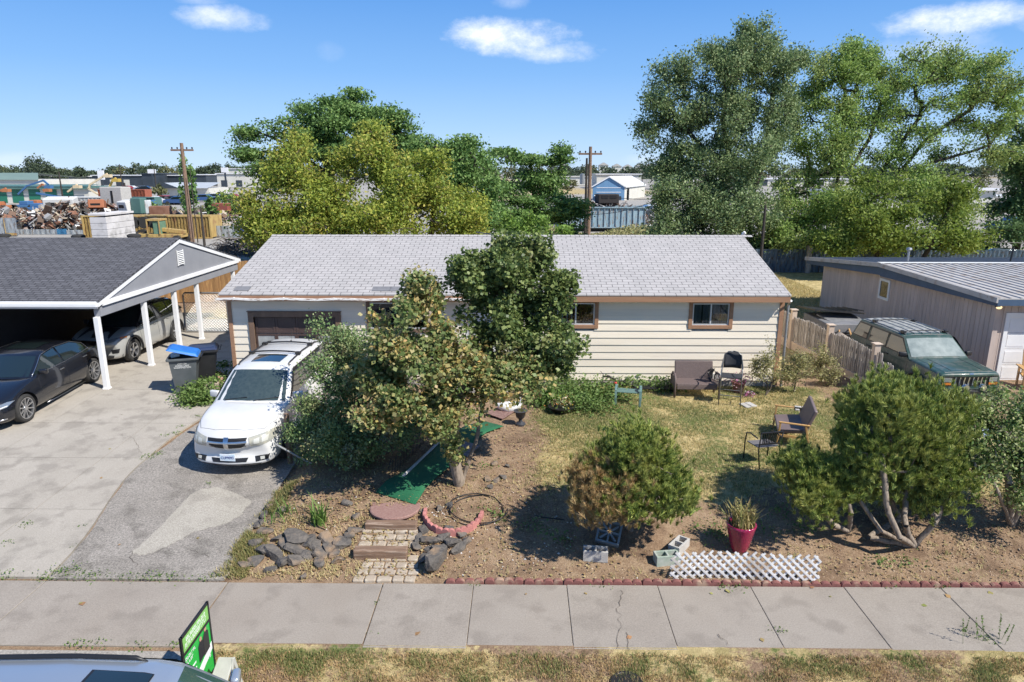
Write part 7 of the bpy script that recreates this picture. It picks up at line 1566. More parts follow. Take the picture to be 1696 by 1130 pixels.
# ---- wheelie bins
def wbin(label, px_, py_, rz, bodym, lidm, open_=0.):
    p = gp(px_, py_); b_ = thing('wheelie_bin', label, 'bin', (p.x, p.y, hdrive(p.y) + .012), rz)
    g = MB(); w0, w1, H_ = .23, .31, .98; n_ = 4
    vs = [(-w0, -w0, .02), (w0, -w0, .02), (w0, w0 * 1.1, .02), (-w0, w0 * 1.1, .02), (-w1, -w1 * 1.05, H_), (w1, -w1 * 1.05, H_), (w1, w1 * 1.2, H_), (-w1, w1 * 1.2, H_)]
    g.add(vs, [(0,3,2,1),(0,1,5,4),(1,2,6,5),(2,3,7,6),(3,0,4,7)]); ins = [(x * .94, y * .94, z if z < .5 else z) for x, y, z in vs]; g.add([(x, y, z + .02 if z < .5 else z - .0) for x, y, z in ins], [(0,1,2,3),(4,5,1,0),(5,6,2,1),(6,7,3,2),(7,4,0,3)]); g.build('body', bodym, b_)
    g = MB()
    for (a, c) in (((-w1-.03, -w1*1.05-.03), (w1+.03, -w1*1.05-.03)), ((-w1-.03, w1*1.2+.03), (w1+.03, w1*1.2+.03)), ((-w1-.03, -w1*1.05-.03), (-w1-.03, w1*1.2+.03)), ((w1+.03, -w1*1.05-.03), (w1+.03, w1*1.2+.03))): g.beam((*a, H_ - .01), (*c, H_ - .01), .05, .06)
    g.build('rim', bodym, b_, bevel=.01)
    g = MB(); c, s = math.cos(open_), math.sin(open_); hy = w1 * 1.2 + .05
    def T(y, z): dy = y - hy; return hy + dy * c + z * s, H_ + .03 - dy * s * 1 + z * c
    vs = []
    for (x, y, z) in [(-w1-.05, -w1*1.05-.07, 0), (w1+.05, -w1*1.05-.07, 0), (w1+.05, hy, 0), (-w1-.05, hy, 0), (-w1+.02, -w1-.0, .07), (w1-.02, -w1-.0, .07), (w1-.02, hy-.08, .08), (-w1+.02, hy-.08, .08)]: yy, zz_ = T(y, z); vs.append((x, yy, zz_))
    g.add(vs, [(0,3,2,1),(4,5,6,7),(0,1,5,4),(1,2,6,5),(2,3,7,6),(3,0,4,7)]); g.build('lid', lidm, b_, bevel=.02, seg=3)
    g = MB(); g.tube([(-w1 + .03, hy + .06, H_ + .02), (w1 - .03, hy + .06, H_ + .02)], .018, 8); g.build('handle', M_BLACK, b_)
    for sg in (-1, 1):
        g = MB(); g.lathe([(.0, -.03), (.12, -.03), (.12, .03), (.0, .03)], 18, (sg * .25, w0 * 1.1 + .0, .12), 'X'); g.build('wheel', M_RUBBER, b_)
    return b_
M_BING = pmat('grey_bin_plastic', (.075, .085, .09), (.10, .11, .115), scale=4, rough=.5); M_BINK = pmat('black_bin_plastic', (.014, .014, .016), (.022, .022, .024), scale=4, rough=.5)
M_LIDB = pmat('blue_lid_plastic', (.015, .14, .50), (.02, .17, .56), scale=4, rough=.4); M_LIDN = pmat('navy_lid_plastic', (.012, .025, .07), (.02, .035, .09), scale=4, rough=.4)
b1 = wbin('grey wheelie bin with bright blue lid propped ajar and white lettering', 310, 648, R(-72), M_BING, M_LIDB, R(17)); wbin('black wheelie bin with closed navy lid beside the grey bin', 341, 634, R(-70), M_BINK, M_LIDN, 0)
for k, (s, z) in enumerate([('CITY OF', .84), ('MOSES LAKE', .79), ('WASHINGTON', .74)]): text(b1, s, .062, (.285 + (z - .7) * .08 + .004, 0, z), (R(94.5), 0, R(90)), M_WHITE, .002, 'lettering')
g = MB(); g.obox((-.10, -.20, 1.02), (.30, .22, .07), (R(8), 0, .1)); o = g.build('cardboard_box', M_WHITE, None, bevel=.004); o.location = b1.location; o.rotation_euler = b1.rotation_euler; tag(o, 'flat white box sticking out from under the blue bin lid', 'box')
p = gp(352, 650); g = MB(); g.obox((0, 0, .14), (.34, .2, .26)); o = g.build('concrete_planter', pmat('tan_block', (.44, .36, .29), (.36, .29, .23), scale=7, rough=.95), None, bevel=.015); o.location = (p.x, p.y, ground(p.x, p.y)); o.rotation_euler = (0, 0, .2); tag(o, 'tan concrete block in the vines between the bins and the white car', 'planter')
for k, (px_, py_) in enumerate([(361, 622), (368, 620), (365, 612)]):
    p = gp(px_, py_ + 12); g = MB(); g.obox((0, 0, .08), (.10, .24, .16)); o = g.build('brick', pmat('pink_brick%d' % k, (.45, .22, .15), (.5, .33, .24), scale=7, rough=.95), None, bevel=.008); o.location = (p.x, p.y, ground(p.x, p.y)); o.rotation_euler = (0, 0, .3 * k); tag(o, ['left pink brick against the bungalow corner behind the bins', 'right pink brick against the bungalow corner behind the bins', 'rear pink brick by the bungalow corner'][k], 'brick')
# ---- estate agent's sign and white A-frame beside the kerb
sg_ = thing('yard_sign', 'green estate sign in a black frame on the verge behind the silver car', 'sign', (-3.8, 6.9, 0)); M_SGR = basic('sign_green', (.02, .42, .06), .35); M_SGL = basic('sign_light_green', (.22, .50, .12), .35); M_SWH = basic('sign_white', (.8, .8, .8), .35)
g = MB(); y0, y1, z0, z1 = -.33, .33, .22, 1.12
g.box(-.012, .012, y0 - .02, y0 + .015, 0, z1 + .02); g.box(-.012, .012, y1 - .015, y1 + .02, 0, z1 + .02); g.box(-.012, .012, y0, y1, z1 - .015, z1 + .02); g.box(-.012, .012, y0, y1, z0 - .02, z0 + .01); g.box(-.012, .016, y0, y1, .885, .92); g.build('frame', M_BLACK, sg_)
g = MB(); g.box(-.006, .006, y0, y1, z0, z1); pn_ = g.build('panel', M_SGR, sg_)
g = MB(); g.box(.0065, .009, y0 + .015, y1 - .015, .92, z1 - .015); g.build('header', M_SGL, sg_)
g = MB(); g.prism([(.0065, y0 + .12, .42), (.0065, y1 - .015, .60), (.0065, y1 - .015, .50), (.0065, y0 + .12, .30)], (.003, 0, 0)); 
random.seed(3)
def glyphs(mb, ya, yb, z, h):
    y = ya
    while y < yb:
        w_ = random.uniform(.018, .03); k = random.random()
        mb.box(.0095, .011, y, y + .007, z, z + h)
        if k > .3: mb.box(.0095, .011, y + .0071, y + w_, z + h - .008, z + h)
        if k < .7: mb.box(.0095, .011, y + .0071, y + w_, z, z + .008)
        if .2 < k < .9: mb.box(.0095, .011, y + w_ - .006, y + w_, z + .0081, z + h - .0081)
        y += w_ + .01
glyphs(g, -.24, .22, 1.025, .045); glyphs(g, -.27, .25, .95, .055); glyphs(g, -.30, -.06, .80, .04); glyphs(g, -.30, -.12, .74, .035); glyphs(g, .0, .26, .44, .03); g.build('lettering', M_SWH, sg_)
g = MB()
for z in (.62, .55, .5, .36): g.box(.0065, .009, y0 + .02, -.08, z, z + .02)
g.build('rule_line', M_SWH, sg_)
for (cy, hz, c) in ((.06, .80, (.02, .02, .025)), (.19, .84, (.03, .03, .03))):
    g = MB(); g.prism([(.010 + cy * .01, cy - .07, .55), (.010 + cy * .01, cy + .07, .57), (.010 + cy * .01, cy + .065, hz - .03), (.010 + cy * .01, cy + .02, hz), (.010 + cy * .01, cy - .02, hz), (.010 + cy * .01, cy - .065, hz - .04)], (.002, 0, 0)); g.build('printed_figure', basic('suit', c), sg_)
    g = MB(); g.lathe([(0, 0), (.028, 0), (.028, .002), (0, .002)], 14, (.013, cy, hz + .025), 'X'); g.build('printed_face', basic('skin', (.5, .28, .2)), sg_)
af = thing('a_frame_stand', 'white plastic folding stand beside the green sign', 'stand', (-3.52, 6.72, -.02))
g = MB(); g.add([(-.07, .22, .62), (.12, .22, .62), (.12, .22, .585), (-.07, .22, .585), (-.22, -.28, .02), (.02, -.28, .02), (.02, -.24, .0), (-.22, -.24, .0)], [(0,1,5,4),(3,7,6,2),(0,4,7,3),(1,2,6,5),(0,3,2,1),(4,5,6,7)]); M_OFFW = pmat('aged_white_plastic', (.48, .48, .43), (.42, .42, .37), scale=6, rough=.6); g.build('panel', M_OFFW, af, bevel=.01)
g = MB(); g.beam((.11, .22, .60), (.16, .32, 0), .02, .05); g.beam((.11, .22, .60), (.14, -.12, 0), .02, .05); g.beam((.13, .02, .22), (.14, .26, .22), .02, .04); g.build('leg', M_OFFW, af, bevel=.006)
p = gp(1038, 1130); g = MB(); g.lathe([(0, .012), (.17, .012), (.175, .018), (.20, .018), (.20, -.02)], 24, (p.x, p.y - .02, -.01)); tag(g.build('meter_lid', M_DKMETAL, None, smooth=True), 'round dark meter lid in the verge at the bottom edge', 'cover')
# ---- clutter behind the picket fence
tr = thing('utility_trailer', 'cluttered trailer with raised black lid behind the picket fence', 'trailer', (11.0, 23.4, .35))
g = MB(); g.box(-.85, .85, -1.2, 1.3, .45, .62); g.build('bed', M_DKMETAL, tr, bevel=.02)
g = MB(); g.obox((-.15, .3, 1.15), (1.7, 1.5, .05), (R(-6), R(4), 0)); 
for k in range(9): g.obox((-.95 + k * .2, .3, 1.185), (.03, 1.5, .03), (R(-6), R(4), 0))
g.build('lid', M_DKMETAL, tr); g = MB(); g.box(-.8, .7, -1.1, .9, .64, .95); g.obox((.0, -.2, .98), (1.3, .8, .06), (R(8), 0, .2)); g.build('cargo_box', pmat('grey_plastic', (.16, .165, .17), (.22, .22, .23), scale=5, rough=.6), tr, bevel=.04)
for sg in (-1, 1): g = MB(); g.lathe([(0, -.1), (.3, -.1), (.3, .1), (0, .1)], 20, (sg * .95, .2, .3), 'X'); g.build('wheel', M_RUBBER, tr)
wb = thing('wheelbarrow', 'upturned beige wheelbarrow tray leaning behind the picket fence', 'wheelbarrow', (10.35, 21.4, .35)); g = MB(); vs = []
for i in range(9):
    for j in range(7): u, w_ = -1 + i / 4, -1 + j / 3; vs.append((u * .38, w_ * .5, .62 + .28 * (1 - u * u) * (1 - w_ * w_ * .8)))
g.add(vs, [(i*7+j, i*7+j+1, (i+1)*7+j+1, (i+1)*7+j) for i in range(8) for j in range(6)]); o = g.build('tray', pmat('beige_tray', (.34, .30, .25), (.26, .2, .15), scale=5, rough=.6), wb, smooth='all'); o.rotation_euler = (R(25), R(-25), .4); o.modifiers.new('s', 'SOLIDIFY').thickness = .02
g = MB(); g.beam((-.3, -.4, .5), (.3, 1.0, .75), .04, .04); g.beam((.2, -.4, .5), (.6, 1.0, .8), .04, .04); g.build('handle', M_LWOOD, wb)
for (x, y, r_, h_, m_, lab) in [(11.7, 21.9, .25, .7, M_BINK, 'dark drum standing behind the off-roader against the taupe wall'), (11.2, 21.3, .22, .6, M_BLUEF, 'bluish drum behind the wheelbarrow')]:
    g = MB(); g.lathe([(0, 0), (r_, 0), (r_ * 1.02, .05), (r_, .1), (r_, h_ * .6), (r_ * 1.03, h_ * .65), (r_, h_ * .7), (r_, h_), (0, h_)], 20, (x, y, .35)); tag(g.build('drum', m_, None, smooth=True), lab, 'drum')
# blue tarp over low things in front of the off-roader
tp_ = at(1505, 640, 16.0); g = MB(); vs = []; nn_ = 16
for i in range(nn_):
    for j in range(nn_):
        u, w_ = i / (nn_ - 1), j / (nn_ - 1); x, y = 9.25 + u * 1.5, 14.6 + w_ * 1.5; e = min(u, 1 - u, w_, 1 - w_); vs.append((x, y, .38 + min(1, e * 6) * (.50 + .18 * mnoise.noise((x * 2.2, y * 2.2, 1)) - .15 * (1 - w_))))
g.add(vs, [(i*nn_+j, i*nn_+j+1, (i+1)*nn_+j+1, (i+1)*nn_+j) for i in range(nn_-1) for j in range(nn_-1)]); tag(g.build('tarp', pmat('faded_blue_tarp', (.06, .16, .42), (.40, .48, .55), scale=1.6, rough=.5, lo=.42, hi=.58), None, smooth='all'), 'crumpled faded blue tarp in front of the dark green off-roader', 'tarp')
# wooden outdoor chair before the white garage door
wc = thing('adirondack_chair', 'tan wooden garden chair at the right edge before the white garage door', 'chair', (14.15, 18.2, .35), R(-20))
g = MB(); g.obox((0, 0, .36), (.56, .5, .04), (R(8), 0, 0)); g.build('seat', M_LWOOD, wc); g = MB()
for k in range(4): g.obox((-.2 + k * .135, .27, .70), (.12, .03, .72), (R(-14), 0, 0))
g.build('backrest', M_LWOOD, wc)
for sg in (-1, 1): g = MB(); g.obox((sg * .33, 0, .62), (.12, .62, .03)); g.obox((sg * .31, -.25, .31), (.04, .09, .60)); g.obox((sg * .31, .26, .31), (.04, .09, .60)); g.build('arm', M_LWOOD, wc)
# ============================================================ BACKGROUND
M_RUSTW = pmat('mixed_scrap', (.20, .10, .07), (.30, .28, .27), scale=.9, rough=.8, metal=.2, col3=(.45, .45, .45), scale3=1.7, lo=.42, hi=.58)
M_RUST = pmat('rust', (.17, .075, .045), (.25, .13, .085), scale=2, rough=.9)
M_YELC = pmat('yellow_container_paint', (.48, .34, .12), (.38, .26, .09), scale=1.2, rough=.65, col3=(.30, .16, .07), scale3=2.2, stretch=(3, 1, .6))
M_WHTC = pmat('white_corrugated', (.60, .62, .62), (.42, .47, .49), scale=1, rough=.6, col3=(.35, .3, .26), scale3=2, stretch=(3, 1, .6))
M_BLUC = pmat('blue_corrugated', (.07, .25, .45), (.10, .33, .52), scale=1, rough=.6)
M_TEAL = pmat('teal_roof', (.07, .15, .13), (.09, .18, .16), scale=1, rough=.6); M_DOORG = basic('green_roller_door', (.02, .16, .10), .5)
M_CREAM = pmat('cream_metal_wall', (.62, .60, .54), (.55, .53, .47), scale=.4, rough=.6)
M_GRROOF = pmat('sage_metal_roof', (.17, .23, .18), (.20, .27, .21), scale=.3, rough=.5)
M_DKW = pmat('dark_shopfront', (.045, .055, .07), (.03, .04, .05), scale=.3, rough=.4)
M_BARN = pmat('barn_blue', (.13, .26, .42), (.11, .23, .38), scale=.6, rough=.6, stretch=(4, 1, .3)); M_WROOF = pmat('white_metal_roof', (.74, .74, .75), (.68, .68, .70), scale=.3, rough=.4)
M_BLUT = pmat('rust_streaked_blue', (.24, .36, .44), (.33, .44, .50), scale=1.4, rough=.7, col3=(.22, .14, .10), scale3=2.5, stretch=(3, 3, .6))
random.seed(11)
def gb_(X, Y): return (X, Y, .34)
def wx(px, Y): return at(px, 380, Y).x
def hz(py, Y, px=848): return at(px, py, Y).z
# yellow shipping container
x0, x1, Y = wx(138, 62), wx(350, 62), 62; yc = thing('shipping_container', 'long rusty yellow shipping container beyond the carport roof', 'container', ((x0 + x1) / 2, Y, .34))
g = MB(); zt = hz(357, Y, 250); corr(g, x0, Y, x1, Y, .45, zt - .12, .28, .09); g.build('side_wall', M_YELC, yc, world=True)
g = MB(); g.box(x0, x1, Y + .1, Y + 2.4, .45, zt - .06); g.box(x0 - .05, x1 + .05, Y - .06, Y + .08, zt - .14, zt); g.box(x0, x1, Y - .06, Y + .08, .34, .46)
for X in (x0, x1 - .12): g.box(X - .01, X + .13, Y - .07, Y + .1, .46, zt - .14)
g.build('frame', M_YELC, yc, world=True)
# white and blue corrugated fence round the scrap yard
sf_ = thing('scrapyard_fence', 'white and blue corrugated fence round the scrap yard at the left', 'fence', (wx(70, 66), 66, .34))
g = MB(); z = hz(380, 66, 70); corr(g, wx(-60, 66), 66, wx(94, 66), 66, .34, z, .5, .06); corr(g, wx(110, 66), 66, wx(139, 66), 66, .34, z - .05, .5, .06); g.build('white_sheet', M_WHTC, sf_, world=True)
g = MB(); corr(g, wx(94, 66), 66, wx(110, 66), 66, .34, z + .05, .5, .06); g.build('blue_sheet', M_BLUC, sf_, world=True)
s2 = thing('scrapyard_fence', 'low white metal fence with a painted number right of the yellow container', 'fence', (wx(380, 63), 63, .34)); g = MB(); z = hz(374, 63, 380); corr(g, wx(351, 63), 63, wx(408, 63), 63, .34, z, .5, .06); g.build('white_sheet', M_WHTC, s2, world=True)
text(s2, '4', 1.0, (wx(402, 62.9), 62.85, hz(381, 62.9, 400)), (R(90), 0, 0), M_TBLUE, .01, 'painted_number', world=True)
c_w = thing('white_container', 'pale grey container doors at the left edge above the dark roof', 'container', (wx(14, 64), 64, .34)); g = MB(); corr(g, wx(-30, 64), 64, wx(29, 64), 64, .34, hz(361, 64, 14), .8, .05); g.build('door_panel', M_WHTC, c_w, world=True); g = MB(); g.box(wx(10, 64), wx(27, 64), 63.9, 63.95, hz(391, 64), hz(387, 64)); g.box(wx(9, 64), wx(9.8, 64), 63.9, 63.96, .4, hz(362, 64)); g.build('latch_bar', M_YELC, c_w, world=True)
# scrap heap: hundreds of bent sheets, bars and boxes nobody could count
def scrap(name, label, boxes, n, mats, s=(.3, 1.6)):
    g = MB()
    for _ in range(n):
        (xa, xb, ya, yb, hf) = random.choices(boxes, [abs(b[1] - b[0]) for b in boxes])[0]; x, y = random.uniform(xa, xb), random.uniform(ya, yb); h = hf((x - xa) / (xb - xa)) * (1 - abs((y - ya) / (yb - ya) - .5) * .8); z = .3 + h * random.random() ** .8; k = random.random(); L = random.uniform(*s); m_ = random.randrange(len(mats)); e = (random.uniform(-1, 1), random.uniform(-1, 1), random.uniform(0, 6))
        if k < .45: g.obox((x, y, z), (L, L * random.uniform(.3, .8), .04), e, m_)
        elif k < .75: g.obox((x, y, z), (L * 1.5, .08, .08), e, m_)
        elif k < .93: g.obox((x, y, z), (L * .7, L * .5, L * .4), e, m_)
        else:
            a = Vector((x, y, z)); g.tube([a + Vector((math.cos(t) * L * .4, math.sin(t) * L * .3 * e[0], math.sin(t) * L * .4)) for t in np.linspace(0, 5, 9)], .04, 5, m_)
    o = g.build(name, mats, None); tag(o, label, 'scrap', kind='stuff'); return o
MS = [M_RUST, M_RUSTW, basic('scrap_grey', (.28, .28, .28), .7), basic('scrap_white', (.62, .62, .60), .6), basic('scrap_umber', (.11, .075, .055), .9), basic('scrap_dark', (.05, .045, .04), .8), basic('scrap_brown', (.16, .10, .07), .9), basic('scrap_tan', (.4, .33, .24), .8)]
xa, xb = wx(-40, 72), wx(140, 72)
scrap('scrap_heap', 'great heap of rusty scrap metal behind the white corrugated fence', [(xa, xb, 68, 78, lambda t: 2.0 + .4 * math.sin(t * 9 + .3) + .9 * math.exp(-((t - .85) / .25) ** 2)), (wx(120, 76), wx(235, 76), 70, 80, lambda t: 2.9 - .4 * t)], 2600, MS, (.2, 1.15))
scrap('scrap_heap', 'lower scrap heap behind the yellow container and the utility pole', [(wx(235, 76), wx(430, 76), 68, 80, lambda t: 2.2 - .8 * t)], 900, MS, (.2, 1.1))
scrap('scrap_load', 'dark scrap piled on top of the blue container', [(wx(925, 73), wx(1085, 73), 71, 74, lambda t: 3.0 + .5 * math.sin(t * 5))], 300, MS, (.2, 1.2))
def junkbox(name, label, px, py, Y, w, d, h, rz, mat, cat, rx=0, win=None):
    p = at(px, py, Y); o = thing(name, label, cat, (p.x, p.y, p.z), rz); g = MB(); g.obox((0, 0, h / 2), (w, d, h), (rx, 0, 0)); g.build('shell', mat, o, bevel=.08)
    if win:
        g = MB()
        for (a, b_, c, e) in win: g.box(a, b_, -d / 2 - .03, -d / 2 - .005, c, e)
        g.build('window', M_DARK, o)
    return o
junkbox('wrecked_camper', 'wrecked white camper shell lying on top of the scrap heap', 103, 348, 73, 2.9, 1.6, 1.3, R(15), MS[3], 'wreck', R(8), [(-1.1, -.3, .5, 1.0), (.2, 1.0, .3, 1.0)])
junkbox('scrap_cab', 'crushed white cab with a dark window above the block chimney', 211, 350, 72, 1.3, 1.2, 1.1, R(-20), MS[3], 'wreck', R(10), [(-.4, .3, .35, .85)])
junkbox('scrap_cab', 'crushed orange metal cab on the scrap heap left of the chimney', 162, 346, 73, 1.5, 1.2, .9, R(20), basic('orange_paint', (.36, .13, .06), .7), 'wreck', R(-12), [(-.5, .4, .2, .6)])
junkbox('scrap_tank', 'weathered concrete box ruin standing on the scrap heap', 195, 345, 76, 2.6, 1.6, 2.3, R(-8), M_CINDER, 'ruin', 0, [(.0, .25, .4, 1.9)])
junkbox('metal_cabinet', 'teal metal cabinet on the scrap left of the utility pole', 232, 354, 72, 1.2, 1.0, 1.6, R(-10), M_TEAL, 'cabinet'); junkbox('metal_cabinet', 'pale metal cabinet on the scrap beside the teal one', 242, 354, 72.5, .9, .9, 1.4, R(-10), M_WHTC, 'cabinet')
junkbox('rusty_skip', 'red brown metal skip on the scrap behind the yellow container', 267, 356, 71, 1.9, 1.4, .9, R(12), M_RUST, 'skip'); junkbox('rusty_drum_box', 'red tank lying on the far scrap right of the pole', 362, 350, 78, 2.6, 1.0, .9, 0, pmat('red_tank', (.3, .07, .05), (.22, .08, .06)), 'tank')
# tractor-like old loader before the container
tl = thing('old_loader', 'old green and yellow loader tractor parked before the yellow container', 'tractor', (wx(262, 58), 58, .34)); g = MB()
g.box(-2.6, 2.2, -.6, .6, .5, .8); g.obox((1.2, 0, 1.05), (2.2, .5, .3), (0, R(6), 0)); g.build('chassis', M_YELC, tl, bevel=.03); g = MB(); g.box(-.6, .5, -.7, .7, 1.9, 2.05); [g.box(a, a + .08, b_, b_ + .08, .8, 1.9) for a in (-.6, .42) for b_ in (-.7, .62)]; g.build('cab_frame', M_YELC, tl); g = MB(); g.box(-.1, .45, -.6, .5, .8, 1.85); g.build('cab', pmat('faded_green', (.10, .19, .12), (.14, .24, .16)), tl, bevel=.02)
for (x, r_) in ((-1.8, .55), (-.7, .3), (1.9, .35)):
    for y in (-.8, .8): g = MB(); g.lathe([(r_ * .5, -.15), (r_, -.15), (r_, .15), (r_ * .5, .15)], 20, (x, y, r_ * 1.0), 'Y'); g.lathe([(0, -.05), (r_ * .45, -.05), (r_ * .45, .05), (0, .05)], 14, (x, y, r_), 'Y'); g.build('wheel', M_RUBBER if x != -1.8 else M_RUBBER, tl)
for k in range(3): g = MB(); g.lathe([(.25, -.1), (.5, -.1), (.5, .1), (.25, .1)], 18, (-2.5 + k * .85, .9, 1.65), 'Y'); g.build('spare_tyre', M_RUBBER, tl)
# brush pile
g = MB(); bx0, bx1 = wx(352, 50), wx(425, 50)
for _ in range(420):
    x = random.uniform(bx0, bx1); y = random.uniform(48, 53); h = 1.5 * math.sin(math.pi * min(1, max(0, (x - bx0) / (bx1 - bx0))) ** .8) * (1 - abs(y - 50.5) / 3); a = random.uniform(0, 6.28); L = random.uniform(.5, 1.4); z = .35 + h * random.random(); g.tube([(x, y, z), (x + L * .5 * math.cos(a), y + L * .5 * math.sin(a), z + random.uniform(-.1, .4)), (x + L * math.cos(a), y + L * math.sin(a), z + random.uniform(-.2, .3))], [.03, .02, .008], 4, cap=False)
tag(g.build('brush_pile', M_BARK, None), 'pile of dead grey branches in the dirt behind the cedar fence', 'brush', kind='stuff')
# blue open-top container on wheels in the middle
bc2 = thing('blue_container', 'faded blue rust streaked open top container seen over the roof ridge', 'container', (wx(1000, 72), 72, .34)); X0, X1 = wx(920, 70), wx(1068, 70); zt = hz(343, 70, 1000); zb_ = hz(376, 70, 1000)
g = MB(); g.box(X0, X1, 70, 70.1, zb_, zt); g.box(X0, X0 + .1, 70.1, 73, zb_, zt); g.box(X1 - .1, X1, 70.1, 73, zb_, zt); g.box(X0, X1, 73, 73.1, zb_, zt); g.box(X0, X1, 70, 73, zb_ - .05, zb_ + .01); g.build('side_wall', M_BLUT, bc2, world=True)
x = X0 + .25
g = MB()
while x < X1: g.box(x, x + .07, 69.9, 69.998, zb_, zt - .1); x += .58
g.box(X0, X1, 69.86, 69.998, zt - .1, zt + .02); g.box(X0, X1, 69.86, 69.998, zb_ - .1, zb_ + .0); g.build('rib', M_BLUT, bc2, world=True)
for i in range(4): g = MB(); g.lathe([(0, -.15), (.45, -.15), (.45, .15), (0, .15)], 16, (X0 + 1.2 + (i // 2) * 6 + (i % 2) * 1.1, 70.3, .8), 'Y'); g.build('wheel', M_RUBBER, bc2, world=True)
g = MB(); g.box(X0, X1, 70.4, 72.6, zb_ - .45, zb_ - .1); g.build('chassis', M_BLACK, bc2, world=True)
junkbox('wrecked_car', 'burnt out dark car body on top of the scrap over the blue container', 1005, 337, 72, 2.2, 1.4, .95, R(10), basic('burnt', (.03, .025, .025), .8), 'wreck', 0, [(-.8, -.1, .5, .85), (.1, .8, .5, .85)])
# blue and white barn
def shed(name, label, cat, px0, px1, pye, pyr, pyb, Y, depth, wallm, roofm, gable_px=None, sidem=None, extra=None, kids=True):
    X0, X1 = wx(px0, Y), wx(px1, Y); zb0 = .3; ze = hz(pye, Y, (px0 + px1) / 2); zr = hz(pyr, Y, (px0 + px1) / 2); o = thing(name, label, cat, ((X0 + X1) / 2, Y, zb0)); return o, X0, X1, ze, zr
Yb = 150; o = thing('barn', 'steep roofed barn with blue gable and white side far behind the roof', 'barn', (wx(1030, Yb), Yb, .3))
xa, xm, xb = wx(980, Yb), wx(1006, Yb), wx(1032, Yb); ze, zr = hz(310, Yb, 1000), hz(294, Yb, 1000); xe = wx(1083, 158)
g = MB(); g.prism([(xa, Yb, .3), (xb, Yb, .3), (xb, Yb, ze), (xm, Yb, zr), (xa, Yb, ze)], (0, .3, 0)); g.build('gable_wall', M_BARN, o, world=True)
g = MB(); dxs, dys = xe - xb, 22; g.add([(xb, Yb, .3), (xb + dxs, Yb + dys, .3), (xb + dxs, Yb + dys, ze), (xb, Yb, ze), (xb - .2, Yb + .3, .3), (xb + dxs - .2, Yb + dys, .3), (xb + dxs - .2, Yb + dys, ze), (xb - .2, Yb + .3, ze)], [(0,1,2,3),(4,7,6,5),(3,2,6,7),(0,4,5,1)]); g.build('side_wall', M_CREAM, o, world=True)
g = MB(); t_ = .25
for (p0, p1) in (((xm, zr), (xb + .3, ze - .1)), ((xm, zr), (xa - .3, ze - .1))):
    g.add([(p0[0], Yb - .3, p0[1] + t_), (p1[0], Yb - .3, p1[1] + t_), (p1[0] + dxs, Yb + dys, p1[1] + t_), (p0[0] + dxs, Yb + dys, p0[1] + t_), (p0[0], Yb - .3, p0[1]), (p1[0], Yb - .3, p1[1]), (p1[0] + dxs, Yb + dys, p1[1]), (p0[0] + dxs, Yb + dys, p0[1])], [(0,1,2,3),(4,7,6,5),(0,4,5,1),(1,5,6,2),(2,6,7,3),(3,7,4,0)])
g.build('roof', M_WROOF, o, world=True); g = MB(); g.box(wx(1018, Yb), wx(1027, Yb), Yb - .06, Yb - .01, .3, hz(325, Yb)); g.build('door', M_DKW, o, world=True); g = MB(); g.box(xb + 1.2, xb + 1.3, Yb + 2, Yb + 5, .3, 2.8); g.build('side_door', M_DKW, o, world=True)
g = MB(); g.box(wx(986, Yb), wx(1026, Yb), Yb - .05, Yb - .01, hz(319, Yb), hz(318, Yb)); g.box(wx(986, Yb), wx(1026, Yb), Yb - .05, Yb - .01, hz(311.5, Yb), hz(310.5, Yb)); g.build('trim', M_WROOF, o, world=True)
def flat(name, label, cat, px0, px1, pyt, Y, d, wallm, roofm, ro=.4, strip=None, base=.3):
    X0, X1 = wx(px0, Y), wx(px1, Y); zt = hz(pyt, Y, (px0 + px1) / 2); o = thing(name, label, cat, ((X0 + X1) / 2, Y, base)); g = MB(); g.box(X0, X1, Y, Y + d, base, zt - .3); g.build('wall', wallm, o, world=True); g = MB(); g.box(X0 - ro, X1 + ro, Y - ro, Y + d, zt - .29, zt); g.build('roof', roofm, o, world=True); return o, X0, X1, zt
o, X0, X1, zt = flat('storage_units', 'long row of storage units with green roller doors at the far left', 'building', -60, 156, 309, 135, 8, M_CREAM, M_TEAL, .6)
g = MB(); g.add([(X0, 134.3, zt + .01), (X1, 134.3, zt + .01), (X1, 139, zt + .35), (X0, 139, zt + .35)], [(0, 1, 2, 3)]); g.box(X0, X1, 134.2, 134.38, zt - .5, zt - .3); g.build('canopy', M_TEAL, o, world=True)
x = X0 + 1
while x < X1 - 3:
    g = MB(); g.box(x, x + 2.2, 134.9, 134.99, .35, 2.9); g.build('roller_door', M_DOORG, o, world=True); x += 3.3
g = MB(); Yg = 175; X0, Xm, X1 = wx(-40, Yg), wx(8, Yg), wx(76, Yg); o = thing('green_roof_shed', 'big cream metal shed with sage green roof at the far left', 'building', (Xm, Yg, .3)); ze, zr = hz(298, Yg, 40), hz(286.5, Yg, 10)
g.box(X0, X1, Yg, Yg + 24, .3, ze); g.build('wall', M_CREAM, o, world=True); g = MB(); g.add([(X0 - .5, Yg - .5, ze), (X1 + .5, Yg - .5, ze), (X1 - 8, Yg + 12, zr), (X0 - .5, Yg + 12, zr), (X1 + .5, Yg + 24, ze)], [(0, 1, 2, 3), (3, 2, 4)]); g.build('roof', M_GRROOF, o, world=True)
